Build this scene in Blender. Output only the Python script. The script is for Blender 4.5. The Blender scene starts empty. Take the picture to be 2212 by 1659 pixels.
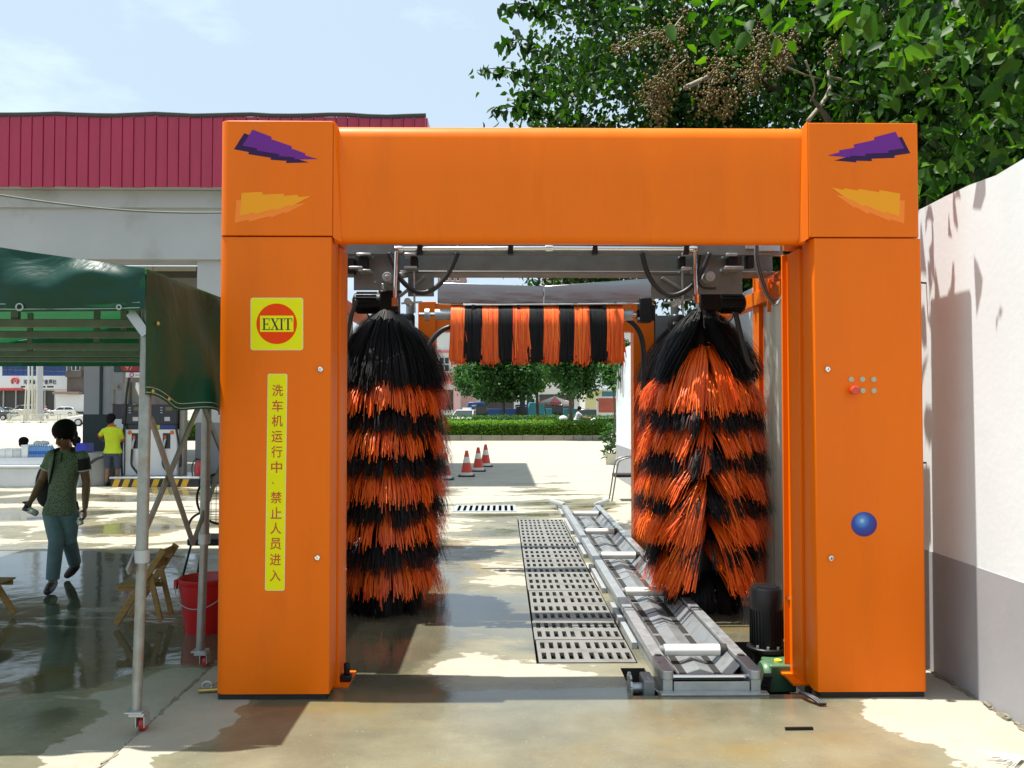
import bpy, bmesh, math, random
import numpy as np
from mathutils import Vector, Matrix, Euler
R = math.radians
sc = bpy.context.scene
col = sc.collection

# ------------------------------------------------------------------ camera
CAM_H = 1.68
FPX = 1830.0                       # focal length, in pixels of a 2212 x 1659 copy of the photograph
PITCH, YAW = R(1.456), R(0.66)
cam_d = bpy.data.cameras.new('camera')
cam_d.sensor_width = 36.0
cam_d.lens = 36.0 * FPX / 2212.0
cam_d.clip_end = 3000.0
cam = bpy.data.objects.new('camera', cam_d)
col.objects.link(cam)
cam.location = (0, 0, CAM_H)
cam.rotation_euler = (R(90) + PITCH, 0, -YAW)
sc.camera = cam

# ------------------------------------------------------------------ sky, sun, exposure
SUN_EL, SUN_AZ = R(73.5), R(-87.5)     # azimuth: from +Y (into the picture) turning to +X; the sun is to the left, a little behind the portal
sun_from = Vector((math.cos(SUN_EL) * math.sin(SUN_AZ), math.cos(SUN_EL) * math.cos(SUN_AZ), math.sin(SUN_EL)))
w = bpy.data.worlds.new('World'); sc.world = w; w.use_nodes = True
nt = w.node_tree; N = nt.nodes; L = nt.links
for n in list(N): N.remove(n)
out = N.new('ShaderNodeOutputWorld'); bg = N.new('ShaderNodeBackground')
sky = N.new('ShaderNodeTexSky'); sky.sky_type = 'NISHITA'; sky.sun_disc = False
sky.sun_elevation = SUN_EL; sky.sun_rotation = SUN_AZ
sky.air_density = 1.0; sky.dust_density = 3.0; sky.ozone_density = 1.6; sky.altitude = 50
tc = N.new('ShaderNodeTexCoord'); mp = N.new('ShaderNodeMapping'); mp.inputs['Scale'].default_value = (1, 1, 2.6)
mp.inputs['Location'].default_value = (0.35, 0.1, 0.0)
nz = N.new('ShaderNodeTexNoise'); nz.inputs['Scale'].default_value = 3.6; nz.inputs['Detail'].default_value = 7; nz.inputs['Roughness'].default_value = 0.58
rp = N.new('ShaderNodeValToRGB'); rp.color_ramp.elements[0].position = 0.52; rp.color_ramp.elements[1].position = 0.72
rp.color_ramp.elements[0].color = (0.62, 0.62, 0.62, 1); rp.color_ramp.elements[1].color = (0.97, 0.97, 0.97, 1)
mx = N.new('ShaderNodeMix'); mx.data_type = 'RGBA'
mx.inputs['B'].default_value = (8.0, 9.9, 11.4, 1)
L.new(tc.outputs['Generated'], mp.inputs['Vector']); L.new(mp.outputs[0], nz.inputs['Vector']); L.new(nz.outputs['Fac'], rp.inputs['Fac'])
L.new(rp.outputs['Color'], mx.inputs['Factor']); L.new(sky.outputs[0], mx.inputs['A']); L.new(mx.outputs['Result'], bg.inputs['Color'])
bg.inputs['Strength'].default_value = 0.066
L.new(bg.outputs[0], out.inputs['Surface'])
sun_d = bpy.data.lights.new('sun', 'SUN'); sun_d.energy = 5.0; sun_d.angle = R(0.5); sun_d.color = (1.0, 0.955, 0.88)
sun = bpy.data.objects.new('sun', sun_d); col.objects.link(sun)
sun.rotation_euler = (-sun_from).to_track_quat('-Z', 'Y').to_euler(); sun.location = (-20, 30, 60)
sc.view_settings.view_transform = 'Standard'; sc.view_settings.look = 'None'
sc.view_settings.gamma = 1.0; sc.view_settings.use_curve_mapping = False
sc.view_settings.exposure = 0.78
sc.render.engine = 'CYCLES'
sc.cycles.use_denoising = True
sc.cycles.max_bounces = 8; sc.cycles.transparent_max_bounces = 12
sc.cycles.caustics_reflective = False; sc.cycles.caustics_refractive = False

# ------------------------------------------------------------------ pixel -> place
_fw = Vector((math.sin(YAW) * math.cos(PITCH), math.cos(YAW) * math.cos(PITCH), math.sin(PITCH)))
_rt = Vector((math.cos(YAW), -math.sin(YAW), 0))
_up = _rt.cross(_fw)
CAMP = Vector((0, 0, CAM_H))
def ray(u, v):
    return (_rt * ((u - 1106.0) / FPX) + _up * (-(v - 829.5) / FPX) + _fw)
def at(u, v, Y):                   # where the sight line meets the upright plane y = Y
    d = ray(u, v); return CAMP + d * (Y / d.y)
def atX(u, v, X):
    d = ray(u, v); return CAMP + d * (X / d.x)
def gr(u, v, z=0.0):               # where the sight line meets the level plane z
    d = ray(u, v); return CAMP + d * ((z - CAM_H) / d.z)

# ------------------------------------------------------------------ materials
MATS = {}
def mat(name, color, rough=0.5, metal=0.0, var=0.0, vscale=6.0, bump=0.0, bscale=40.0, rvar=0.0, coat=0.0, stretch=None, spec=None,
        dirt=None, dscale=2.0, dlo=0.5, dhi=0.7, emis=None, trans=0.0, alpha=1.0):
    if name in MATS: return MATS[name]
    m = bpy.data.materials.new(name); m.use_nodes = True; MATS[name] = m
    nt = m.node_tree; N = nt.nodes; L = nt.links
    b = N['Principled BSDF']
    b.inputs['Base Color'].default_value = (*color, 1)
    b.inputs['Roughness'].default_value = rough; b.inputs['Metallic'].default_value = metal
    if coat: b.inputs['Coat Weight'].default_value = coat; b.inputs['Coat Roughness'].default_value = 0.12
    if spec is not None: b.inputs['Specular IOR Level'].default_value = spec
    if emis: b.inputs['Emission Color'].default_value = (*emis[0], 1); b.inputs['Emission Strength'].default_value = emis[1]
    if trans: b.inputs['Transmission Weight'].default_value = trans
    if alpha < 1: b.inputs['Alpha'].default_value = alpha
    vec = None
    if var or bump or rvar or dirt:
        tc = N.new('ShaderNodeTexCoord'); mp = N.new('ShaderNodeMapping')
        if stretch: mp.inputs['Scale'].default_value = stretch
        L.new(tc.outputs['Object'], mp.inputs['Vector']); vec = mp.outputs[0]
    cs = None
    if var or rvar:
        nz = N.new('ShaderNodeTexNoise'); nz.inputs['Scale'].default_value = vscale; nz.inputs['Detail'].default_value = 6; nz.inputs['Roughness'].default_value = 0.6
        L.new(vec, nz.inputs['Vector'])
        if var:
            mr = N.new('ShaderNodeMapRange'); mr.inputs['From Min'].default_value = 0.3; mr.inputs['From Max'].default_value = 0.7
            mr.inputs['To Min'].default_value = 1 - var; mr.inputs['To Max'].default_value = 1 + var * 0.7
            L.new(nz.outputs['Fac'], mr.inputs['Value'])
            vm = N.new('ShaderNodeVectorMath'); vm.operation = 'SCALE'; vm.inputs[0].default_value = color
            L.new(mr.outputs[0], vm.inputs['Scale']); cs = vm.outputs[0]
        if rvar:
            mr2 = N.new('ShaderNodeMapRange'); mr2.inputs['From Min'].default_value = 0.3; mr2.inputs['From Max'].default_value = 0.7
            mr2.inputs['To Min'].default_value = max(0.02, rough - rvar); mr2.inputs['To Max'].default_value = min(1, rough + rvar)
            L.new(nz.outputs['Fac'], mr2.inputs['Value']); L.new(mr2.outputs[0], b.inputs['Roughness'])
    if dirt:
        nd = N.new('ShaderNodeTexNoise'); nd.inputs['Scale'].default_value = dscale; nd.inputs['Detail'].default_value = 8; nd.inputs['Roughness'].default_value = 0.65
        L.new(vec, nd.inputs['Vector'])
        mr3 = N.new('ShaderNodeMapRange'); mr3.inputs['From Min'].default_value = dlo; mr3.inputs['From Max'].default_value = dhi
        L.new(nd.outputs['Fac'], mr3.inputs['Value'])
        mxd = N.new('ShaderNodeMix'); mxd.data_type = 'RGBA'; mxd.inputs['B'].default_value = (*dirt, 1)
        if cs is not None: L.new(cs, mxd.inputs['A'])
        else: mxd.inputs['A'].default_value = (*color, 1)
        L.new(mr3.outputs[0], mxd.inputs['Factor']); cs = mxd.outputs['Result']
    if cs is not None: L.new(cs, b.inputs['Base Color'])
    if bump:
        nb = N.new('ShaderNodeTexNoise'); nb.inputs['Scale'].default_value = bscale; nb.inputs['Detail'].default_value = 5
        L.new(vec, nb.inputs['Vector'])
        bp = N.new('ShaderNodeBump'); bp.inputs['Strength'].default_value = bump; bp.inputs['Distance'].default_value = 0.02
        L.new(nb.outputs['Fac'], bp.inputs['Height']); L.new(bp.outputs[0], b.inputs['Normal'])
    return m
def leaf_mat(name, c0, c1, c2, trans=0.45, rough=0.38):
    m = bpy.data.materials.new(name); m.use_nodes = True; MATS[name] = m
    nt = m.node_tree; N = nt.nodes; L = nt.links
    b = N['Principled BSDF']; b.inputs['Roughness'].default_value = rough; b.inputs['Specular IOR Level'].default_value = .3
    g = N.new('ShaderNodeNewGeometry'); rp = N.new('ShaderNodeValToRGB')
    e = rp.color_ramp.elements; e[0].color = (*c0, 1); e[1].color = (*c2, 1); x = e.new(0.5); x.color = (*c1, 1)
    L.new(g.outputs['Random Per Island'], rp.inputs['Fac']); L.new(rp.outputs[0], b.inputs['Base Color'])
    tr = N.new('ShaderNodeBsdfTranslucent'); mixs = N.new('ShaderNodeMixShader'); mixs.inputs[0].default_value = trans
    hs = N.new('ShaderNodeHueSaturation'); hs.inputs['Value'].default_value = 1.6; hs.inputs['Saturation'].default_value = 1.15
    L.new(rp.outputs[0], hs.inputs['Color']); L.new(hs.outputs[0], tr.inputs['Color'])
    L.new(b.outputs[0], mixs.inputs[1]); L.new(tr.outputs[0], mixs.inputs[2])
    L.new(mixs.outputs[0], N['Material Output'].inputs['Surface'])
    return m

# ------------------------------------------------------------------ mesh helpers
def root_loc(p):
    while p is not None and p.parent is not None: p = p.parent
    return Vector(p.location) if p is not None else None
class MB:
    def __init__(s): s.v = []; s.f = []
    def add(s, vs, fs):
        o = len(s.v); s.v.extend([tuple(x) for x in vs]); s.f.extend([tuple(i + o for i in f) for f in fs]); return s
    def box(s, c, d, rot=None):
        c = Vector(c); h = Vector(d) / 2
        vs = [Vector((x * h.x, y * h.y, z * h.z)) for x in (-1, 1) for y in (-1, 1) for z in (-1, 1)]
        if rot is not None:
            M = rot if isinstance(rot, Matrix) else Euler(rot).to_matrix()
            vs = [M @ q for q in vs]
        return s.add([q + c for q in vs], [(0, 1, 3, 2), (4, 6, 7, 5), (0, 4, 5, 1), (2, 3, 7, 6), (0, 2, 6, 4), (1, 5, 7, 3)])
    def bb(s, x0, x1, y0, y1, z0, z1):
        return s.box(((x0 + x1) / 2, (y0 + y1) / 2, (z0 + z1) / 2), (abs(x1 - x0), abs(y1 - y0), abs(z1 - z0)))
    def bar(s, p0, p1, w, h, roll=0.0):
        p0 = Vector(p0); p1 = Vector(p1); d = p1 - p0
        q = d.to_track_quat('Y', 'Z').to_matrix()
        if roll: q = q @ Matrix.Rotation(roll, 3, 'Y')
        return s.box((p0 + p1) / 2, (w, d.length, h), q)
    def cyl(s, p0, p1, r0, r1=None, n=16, caps=True):
        return s.tube([p0, p1], [r0, r0 if r1 is None else r1], n, caps)
    def tube(s, pts, r, n=8, caps=True, squash=None):
        pts = [Vector(p) for p in pts]; k = len(pts)
        rs = list(r) if isinstance(r, (list, tuple)) else [r] * k
        ref = Vector((0, 0, 1)); vs = []; nrm = None
        for i in range(k):
            t = (pts[min(i + 1, k - 1)] - pts[max(i - 1, 0)]).normalized()
            if nrm is None:
                a = ref if abs(t.z) < 0.9 else Vector((1, 0, 0))
                nrm = (a - t * a.dot(t)).normalized()
            else:
                nrm = (nrm - t * nrm.dot(t)).normalized()
            b = t.cross(nrm)
            for j in range(n):
                an = 2 * math.pi * j / n
                vs.append(pts[i] + (nrm * math.cos(an) + b * math.sin(an) * (squash or 1)) * rs[i])
        fs = []
        for i in range(k - 1):
            for j in range(n):
                fs.append((i * n + j, i * n + (j + 1) % n, (i + 1) * n + (j + 1) % n, (i + 1) * n + j))
        if caps: fs.append(tuple(range(n))[::-1]); fs.append(tuple((k - 1) * n + j for j in range(n)))
        return s.add(vs, fs)
    def lathe(s, c, prof, n=20, axis='Z', caps=True):
        c = Vector(c); vs = []; k = len(prof)
        for (r, z) in prof:
            for j in range(n):
                a = 2 * math.pi * j / n; x, y = r * math.cos(a), r * math.sin(a)
                if axis == 'Z': q = Vector((x, y, z))
                elif axis == 'X': q = Vector((z, x, y))
                else: q = Vector((y, z, x))
                vs.append(c + q)
        fs = []
        for i in range(k - 1):
            for j in range(n):
                fs.append((i * n + j, i * n + (j + 1) % n, (i + 1) * n + (j + 1) % n, (i + 1) * n + j))
        if caps: fs.append(tuple(range(n))[::-1]); fs.append(tuple((k - 1) * n + j for j in range(n)))
        return s.add(vs, fs)
    def prism(s, poly, a0, a1, axis='Z', caps=True):
        n = len(poly); vs = []
        for a in (a0, a1):
            for (p, q) in poly:
                vs.append((p, q, a) if axis == 'Z' else ((a, p, q) if axis == 'X' else (p, a, q)))
        fs = [(i, (i + 1) % n, n + (i + 1) % n, n + i) for i in range(n)]
        if caps: fs.append(tuple(range(n))[::-1]); fs.append(tuple(n + i for i in range(n)))
        return s.add(vs, fs)
    def ell(s, c, r, nu=14, nv=9, rot=None):
        c = Vector(c); r = (r, r, r) if not hasattr(r, '__len__') else r
        vs = []; M = None if rot is None else (rot if isinstance(rot, Matrix) else Euler(rot).to_matrix())
        for i in range(nv + 1):
            th = math.pi * i / nv
            for j in range(nu):
                ph = 2 * math.pi * j / nu
                q = Vector((r[0] * math.sin(th) * math.cos(ph), r[1] * math.sin(th) * math.sin(ph), r[2] * math.cos(th)))
                vs.append(c + (M @ q if M is not None else q))
        fs = [(i * nu + j, (i + 1) * nu + j, (i + 1) * nu + (j + 1) % nu, i * nu + (j + 1) % nu) for i in range(nv) for j in range(nu)]
        return s.add(vs, fs)
    def quad(s, a, b, c, d): return s.add([a, b, c, d], [(0, 1, 2, 3)])
    def build(s, name, m, parent=None, smooth=False, bevel=0.0, seg=2, origin=None, fix=True):
        me = bpy.data.meshes.new(name)
        o = bpy.data.objects.new(name, me); col.objects.link(o)
        v = np.array(s.v, dtype=np.float64)
        if parent is not None:
            org = root_loc(parent); o.parent = parent
        else:
            org = Vector(origin) if origin is not None else Vector(((v[:, 0].min() + v[:, 0].max()) / 2, (v[:, 1].min() + v[:, 1].max()) / 2, v[:, 2].min()))
            o.location = org
        v = v - np.array(org)
        me.from_pydata(v.tolist(), [], s.f)
        if fix:
            bm = bmesh.new(); bm.from_mesh(me)
            bmesh.ops.recalc_face_normals(bm, faces=bm.faces); bm.to_mesh(me); bm.free()
        me.materials.append(m if not isinstance(m, str) else MATS[m])
        if smooth is True:
            for p in me.polygons: p.use_smooth = True
        elif smooth:
            for p in me.polygons: p.use_smooth = True
            me.set_sharp_from_angle(angle=R(smooth))
        if bevel:
            md = o.modifiers.new('bevel', 'BEVEL'); md.width = bevel; md.segments = seg; md.limit_method = 'ANGLE'; md.angle_limit = R(35)
            md.harden_normals = False
            if not smooth:
                for p in me.polygons: p.use_smooth = True
                me.set_sharp_from_angle(angle=R(40))
        return o
def raw(name, verts, faces, m, parent=None, loc=None, smooth=False):
    """numpy vertices / quads or triangles -> one mesh"""
    verts = np.asarray(verts, dtype=np.float64).reshape(-1, 3)
    me = bpy.data.meshes.new(name); o = bpy.data.objects.new(name, me); col.objects.link(o)
    if parent is not None: o.parent = parent; org = np.array(root_loc(parent))
    else: org = np.array(loc if loc is not None else (0, 0, 0), dtype=float); o.location = org
    verts = verts - org
    faces = np.asarray(faces, dtype=np.int32); k = faces.shape[1]; nf = faces.shape[0]
    me.vertices.add(len(verts)); me.vertices.foreach_set('co', verts.astype(np.float32).ravel())
    me.loops.add(nf * k); me.loops.foreach_set('vertex_index', faces.ravel())
    me.polygons.add(nf); me.polygons.foreach_set('loop_start', np.arange(0, nf * k, k, dtype=np.int32))
    me.update(calc_edges=True); me.validate()
    me.materials.append(m)
    if smooth: me.polygons.foreach_set('use_smooth', np.ones(nf, dtype=bool))
    return o
def tag(o, label, cat, group=None):
    o['label'] = label; o['category'] = cat
    if group: o['group'] = group
    return o
def thing(name, label, cat, loc=(0, 0, 0), rz=0.0, group=None):
    o = bpy.data.objects.new(name, None); col.objects.link(o); o.empty_display_size = 0.1
    o.location = loc; o.rotation_euler = (0, 0, rz)
    return tag(o, label, cat, group)
def struct(o): o['kind'] = 'structure'; return o
def stuff(o): o['kind'] = 'stuff'; return o
def copy_tree(o, parent=None):
    c = o.copy(); col.objects.link(c); c.parent = parent
    for ch in list(o.children): copy_tree(ch, c)
    return c
def rrect(x0, x1, y0, y1, r, n=6):
    """rounded rectangle; r = radius or four radii for (x0,y0) (x1,y0) (x1,y1) (x0,y1)"""
    rr = r if hasattr(r, '__len__') else (r, r, r, r)
    pts = []
    for (cx, cy, sx, sy, a0, q) in ((x0, y0, 1, 1, 180, rr[0]), (x1, y0, -1, 1, 270, rr[1]), (x1, y1, -1, -1, 0, rr[2]), (x0, y1, 1, -1, 90, rr[3])):
        if q <= 0: pts.append((cx, cy)); continue
        for i in range(n + 1):
            a = R(a0 + 90.0 * i / n)
            pts.append((cx + sx * q + q * math.cos(a), cy + sy * q + q * math.sin(a)))
    return pts
def text(name, s, m, parent, c, h, plane='-Y', wide=None, thick=0.001, off=0.0, tilt=0.0, shear=0.0):
    """flat lettering, centred on c, cap height about h; plane = the way it faces"""
    cu = bpy.data.curves.new(name, 'FONT'); cu.body = s; cu.size = 1.0; cu.align_x = 'CENTER'; cu.align_y = 'CENTER'; cu.offset = off; cu.extrude = 0.0; cu.shear = shear
    cu.resolution_u = 3
    t = bpy.data.objects.new(name, cu); col.objects.link(t)
    bpy.context.view_layer.update()
    me = bpy.data.meshes.new_from_object(t.evaluated_get(bpy.context.evaluated_depsgraph_get()))
    bpy.data.objects.remove(t); bpy.data.curves.remove(cu)
    n = len(me.vertices); a = np.zeros(n * 3, dtype=np.float32); me.vertices.foreach_get('co', a); a = a.reshape(-1, 3)
    if n == 0: return None
    mn, mxx = a.min(0), a.max(0); k = h / max(1e-6, (mxx[1] - mn[1])); kx = k if wide is None else wide / max(1e-6, mxx[0] - mn[0])
    x = (a[:, 0] - (mn[0] + mxx[0]) / 2) * kx; y = (a[:, 1] - (mn[1] + mxx[1]) / 2) * k
    if tilt: x, y = x * math.cos(tilt) - y * math.sin(tilt), x * math.sin(tilt) + y * math.cos(tilt)
    z0 = np.zeros(n)
    if plane == '-Y': P = np.stack([x, z0, y], 1)
    elif plane == '-X': P = np.stack([z0, -x, y], 1)
    else: P = np.stack([z0, x, y], 1)
    P = P + np.array(Vector(c)) - np.array(root_loc(parent))
    me.vertices.foreach_set('co', P.astype(np.float32).ravel()); me.update()
    me.materials.clear(); me.materials.append(m)
    o = bpy.data.objects.new(name, me); col.objects.link(o); o.parent = parent
    return o
def bez(p0, p1, p2, p3, n=14):
    out = []
    for i in range(n + 1):
        t = i / n; a = (1 - t)
        out.append(Vector(p0) * a ** 3 + Vector(p1) * 3 * a * a * t + Vector(p2) * 3 * a * t * t + Vector(p3) * t ** 3)
    return out
rng = random.Random(7)
nr = np.random.default_rng(11)

# ------------------------------------------------------------------ palette
mat('orange_paint', (0.84, 0.158, 0.0), 0.42, 0, var=0.05, vscale=1.2, bump=0.02, bscale=90, rvar=0.08, spec=0.22, stretch=(3, 3, .5), dirt=(0.70, 0.128, 0.001), dscale=1.3, dlo=.55, dhi=.9)
mat('orange_red', (0.66, 0.10, 0.012), 0.4, 0, var=0.08, vscale=3, coat=0.2)
mat('steel_grey', (0.19, 0.205, 0.205), 0.45, 0.15, var=0.16, vscale=7, bump=0.03, dirt=(0.16, 0.15, 0.13), dscale=4, dlo=0.55, dhi=0.8)
mat('galv', (0.46, 0.49, 0.50), 0.36, 0.6, var=0.14, vscale=14, bump=0.03, bscale=30, rvar=0.1, dirt=(0.36, 0.34, 0.29), dscale=5, dlo=0.58, dhi=0.8)
mat('galv_white', (0.43, 0.46, 0.47), 0.40, 0.35, var=0.10, vscale=9, bump=0.02, dirt=(0.42, 0.41, 0.36), dscale=6, dlo=0.55, dhi=0.8)
mat('stainless', (0.36, 0.37, 0.37), 0.20, 1.0, var=0.08, vscale=3, rvar=0.08, stretch=(1, 8, 8))
mat('chrome', (0.8, 0.8, 0.78), 0.15, 1.0, rvar=0.05, vscale=10)
mat('black_iron', (0.009, 0.009, 0.010), 0.42, 0, spec=0.3, var=0.2, vscale=10, bump=0.05, rvar=0.1)
mat('black_rubber', (0.014, 0.014, 0.015), 0.45, 0, var=0.15)
mat('pit_black', (0.02, 0.019, 0.016), 0.7, 0, var=0.4, vscale=8)
mat('white_plastic', (0.78, 0.77, 0.70), 0.4, 0, var=0.05)
mat('gear_green', (0.075, 0.16, 0.075), 0.4, 0, var=0.15, vscale=9, bump=0.03)
mat('yellow_plastic', (0.8, 0.55, 0.02), 0.4)
mat('sign_yellow', (0.82, 0.78, 0.0), 0.5, 0, var=0.03, spec=.2)
mat('sign_red', (0.85, 0.055, 0.0), 0.5, spec=.15)
mat('text_dark', (0.012, 0.014, 0.02), 0.5)
mat('text_red', (0.55, 0.075, 0.01), 0.5)
mat('purple', (0.15, 0.018, 0.24), 0.45, spec=.25)
mat('purple_dark', (0.030, 0.005, 0.06), 0.45, spec=.25)
mat('decal_amber', (0.90, 0.34, 0.012), 0.45, spec=.2)
mat('decal_light', (0.95, 0.235, 0.03), 0.45, spec=.2)
mat('lens_grey', (0.42, 0.42, 0.30), 0.3)
mat('stop_red', (0.62, 0.035, 0.008), 0.28, coat=0.5)

# ================================================================== ground
def ground_mat():
    m = bpy.data.materials.new('wet_concrete'); m.use_nodes = True; MATS['wet_concrete'] = m
    nt = m.node_tree; N = nt.nodes; L = nt.links; b = N['Principled BSDF']
    g = N.new('ShaderNodeNewGeometry'); sp = N.new('ShaderNodeSeparateXYZ'); L.new(g.outputs['Position'], sp.inputs[0])
    def noise(scale, detail=6, rough=0.6, stretch=(1, 1, 1), off=(0, 0, 0), dist=0.0):
        mp = N.new('ShaderNodeMapping'); mp.inputs['Scale'].default_value = stretch; mp.inputs['Location'].default_value = off
        L.new(g.outputs['Position'], mp.inputs['Vector'])
        n = N.new('ShaderNodeTexNoise'); n.inputs['Scale'].default_value = scale; n.inputs['Detail'].default_value = detail
        n.inputs['Roughness'].default_value = rough; n.inputs['Distortion'].default_value = dist
        L.new(mp.outputs[0], n.inputs['Vector']); return n.outputs['Fac']
    def mr(v, a, b_, c=0.0, d=1.0, smooth=True):
        q = N.new('ShaderNodeMapRange'); q.interpolation_type = 'SMOOTHSTEP' if smooth else 'LINEAR'
        q.inputs['From Min'].default_value = a; q.inputs['From Max'].default_value = b_; q.inputs['To Min'].default_value = c; q.inputs['To Max'].default_value = d
        L.new(v, q.inputs['Value']); return q.outputs[0]
    def ma(op, a, b_):
        q = N.new('ShaderNodeMath'); q.operation = op
        for i, x in enumerate((a, b_)):
            if isinstance(x, (int, float)): q.inputs[i].default_value = x
            else: L.new(x, q.inputs[i])
        return q.outputs[0]
    def mixc(f, a, b_):
        q = N.new('ShaderNodeMix'); q.data_type = 'RGBA'; L.new(f, q.inputs['Factor'])
        for k, x in (('A', a), ('B', b_)):
            if isinstance(x, tuple): q.inputs[k].default_value = (*x, 1)
            else: L.new(x, q.inputs[k])
        return q.outputs['Result']
    X, Y = sp.outputs['X'], sp.outputs['Y']
    # wetness by distance; bay's left shade and sunlit middle also painted in here
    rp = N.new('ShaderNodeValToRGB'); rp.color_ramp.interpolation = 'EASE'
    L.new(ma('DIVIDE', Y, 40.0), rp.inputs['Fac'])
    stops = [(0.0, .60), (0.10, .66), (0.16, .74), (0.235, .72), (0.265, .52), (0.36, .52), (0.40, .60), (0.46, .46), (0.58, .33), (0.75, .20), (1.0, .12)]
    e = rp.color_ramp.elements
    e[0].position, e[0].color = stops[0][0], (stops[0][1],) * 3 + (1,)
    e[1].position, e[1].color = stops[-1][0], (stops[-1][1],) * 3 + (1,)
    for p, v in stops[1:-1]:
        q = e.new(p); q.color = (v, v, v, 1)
    right = ma('ADD', mr(X, 1.75, 2.5, 0.0, -0.30), ma('ADD', ma('MULTIPLY', ma('MULTIPLY', mr(X, -2.5, -1.95), mr(X, -1.75, -1.25, 1.0, 0.0)), mr(Y, 5.4, 5.9, -0.30, 0.0)), ma('ADD', ma('MULTIPLY', ma('MULTIPLY', mr(X, -1.6, -1.2), mr(X, -0.75, -0.25, 1.0, 0.0)), mr(Y, 8.0, 10.5, 0.16, 0.0)), ma('MULTIPLY', ma('MULTIPLY', mr(X, -0.7, -0.1), mr(X, 1.6, 2.0, 1.0, 0.0)), ma('MULTIPLY', mr(Y, 4.9, 5.6), mr(Y, 9.0, 11.0, -0.12, 0.0))))))  # left bay strip: real water plus shade put into the colour; sunlit strip paler
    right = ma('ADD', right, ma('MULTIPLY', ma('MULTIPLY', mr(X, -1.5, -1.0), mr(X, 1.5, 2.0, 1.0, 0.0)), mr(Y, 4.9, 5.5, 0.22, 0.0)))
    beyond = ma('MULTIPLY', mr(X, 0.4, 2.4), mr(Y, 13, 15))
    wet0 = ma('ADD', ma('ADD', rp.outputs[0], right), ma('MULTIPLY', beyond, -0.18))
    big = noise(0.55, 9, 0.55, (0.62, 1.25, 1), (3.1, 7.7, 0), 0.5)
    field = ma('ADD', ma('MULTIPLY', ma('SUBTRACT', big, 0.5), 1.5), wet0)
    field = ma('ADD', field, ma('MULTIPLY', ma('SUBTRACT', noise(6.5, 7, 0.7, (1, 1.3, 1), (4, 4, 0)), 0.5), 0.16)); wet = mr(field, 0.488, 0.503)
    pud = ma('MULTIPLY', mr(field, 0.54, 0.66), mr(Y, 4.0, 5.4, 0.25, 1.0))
    fine = noise(9, 8, 0.7); mid = noise(1.7, 8, 0.62, (1, 1, 1), (9, 2, 0)); speck = noise(55, 3, 0.6)
    tan = mixc(mr(mid, 0.3, 0.72), (0.250, 0.230, 0.150), (0.155, 0.144, 0.095))
    rust = mixc(mr(noise(0.8, 5, 0.5, (1, 1.4, 1), (1, 5, 0)), 0.52, 0.74), tan, (0.26, 0.185, 0.066))
    dry = mixc(mr(mid, 0.25, 0.75), (0.395, 0.372, 0.300), (0.315, 0.298, 0.238))
    dry = mixc(mr(fine, 0.55, 0.8), dry, (0.265, 0.252, 0.205))
    base = mixc(wet, dry, rust)
    base = mixc(mr(speck, 0.66, 0.72), base, (0.34, 0.325, 0.27))
    dk = N.new('ShaderNodeVectorMath'); dk.operation = 'MULTIPLY'; L.new(base, dk.inputs[0]); dk.inputs[1].default_value = (.58, .60, .62)  # wet darkening of puddles, also painted shade for the bay's left floor
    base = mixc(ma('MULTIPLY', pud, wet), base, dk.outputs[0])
    L.new(base, b.inputs['Base Color'])
    wr = ma('ADD', mr(pud, 0, 1, 0.30, 0.045), ma('MULTIPLY', ma('SUBTRACT', fine, 0.5), 0.16))
    dr = mr(fine, 0.3, 0.7, 0.72, 0.92)
    q = N.new('ShaderNodeMix'); L.new(wet, q.inputs['Factor']); L.new(dr, q.inputs['A']); L.new(wr, q.inputs['B'])
    L.new(q.outputs['Result'], b.inputs['Roughness'])
    b.inputs['Specular IOR Level'].default_value = 0.5
    h = ma('ADD', ma('MULTIPLY', fine, 0.5), ma('MULTIPLY', speck, 0.35))
    hs = ma('MULTIPLY', h, mr(pud, 0, 1, 1.0, 0.10))
    hs = ma('ADD', hs, ma('MULTIPLY', noise(3.2, 4, 0.5), ma('MULTIPLY', pud, 0.55)))
    bp = N.new('ShaderNodeBump'); bp.inputs['Strength'].default_value = 0.5; bp.inputs['Distance'].default_value = 0.008
    L.new(hs, bp.inputs['Height']); L.new(bp.outputs[0], b.inputs['Normal'])
    return m
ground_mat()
def sheet(name, xs, ys, holes, z, m, skirt=None):
    mb = MB()
    for i in range(len(xs) - 1):
        for j in range(len(ys) - 1):
            cx, cy = (xs[i] + xs[i + 1]) / 2, (ys[j] + ys[j + 1]) / 2
            if any(h[0] < cx < h[1] and h[2] < cy < h[3] for h in holes): continue
            mb.quad((xs[i], ys[j], z), (xs[i + 1], ys[j], z), (xs[i + 1], ys[j + 1], z), (xs[i], ys[j + 1], z))
    if skirt:
        x0, x1, y0, y1 = xs[0], xs[-1], ys[0], ys[-1]
        for a, b in (((x0, y0), (x1, y0)), ((x1, y0), (x1, y1)), ((x1, y1), (x0, y1)), ((x0, y1), (x0, y0))):
            mb.quad((*a, z), (*b, z), (*b, z - skirt), (*a, z - skirt))
    return struct(mb.build(name, m, origin=(0, 0, 0)))
YF = 4.888                                            # front plane of the portal
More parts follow.
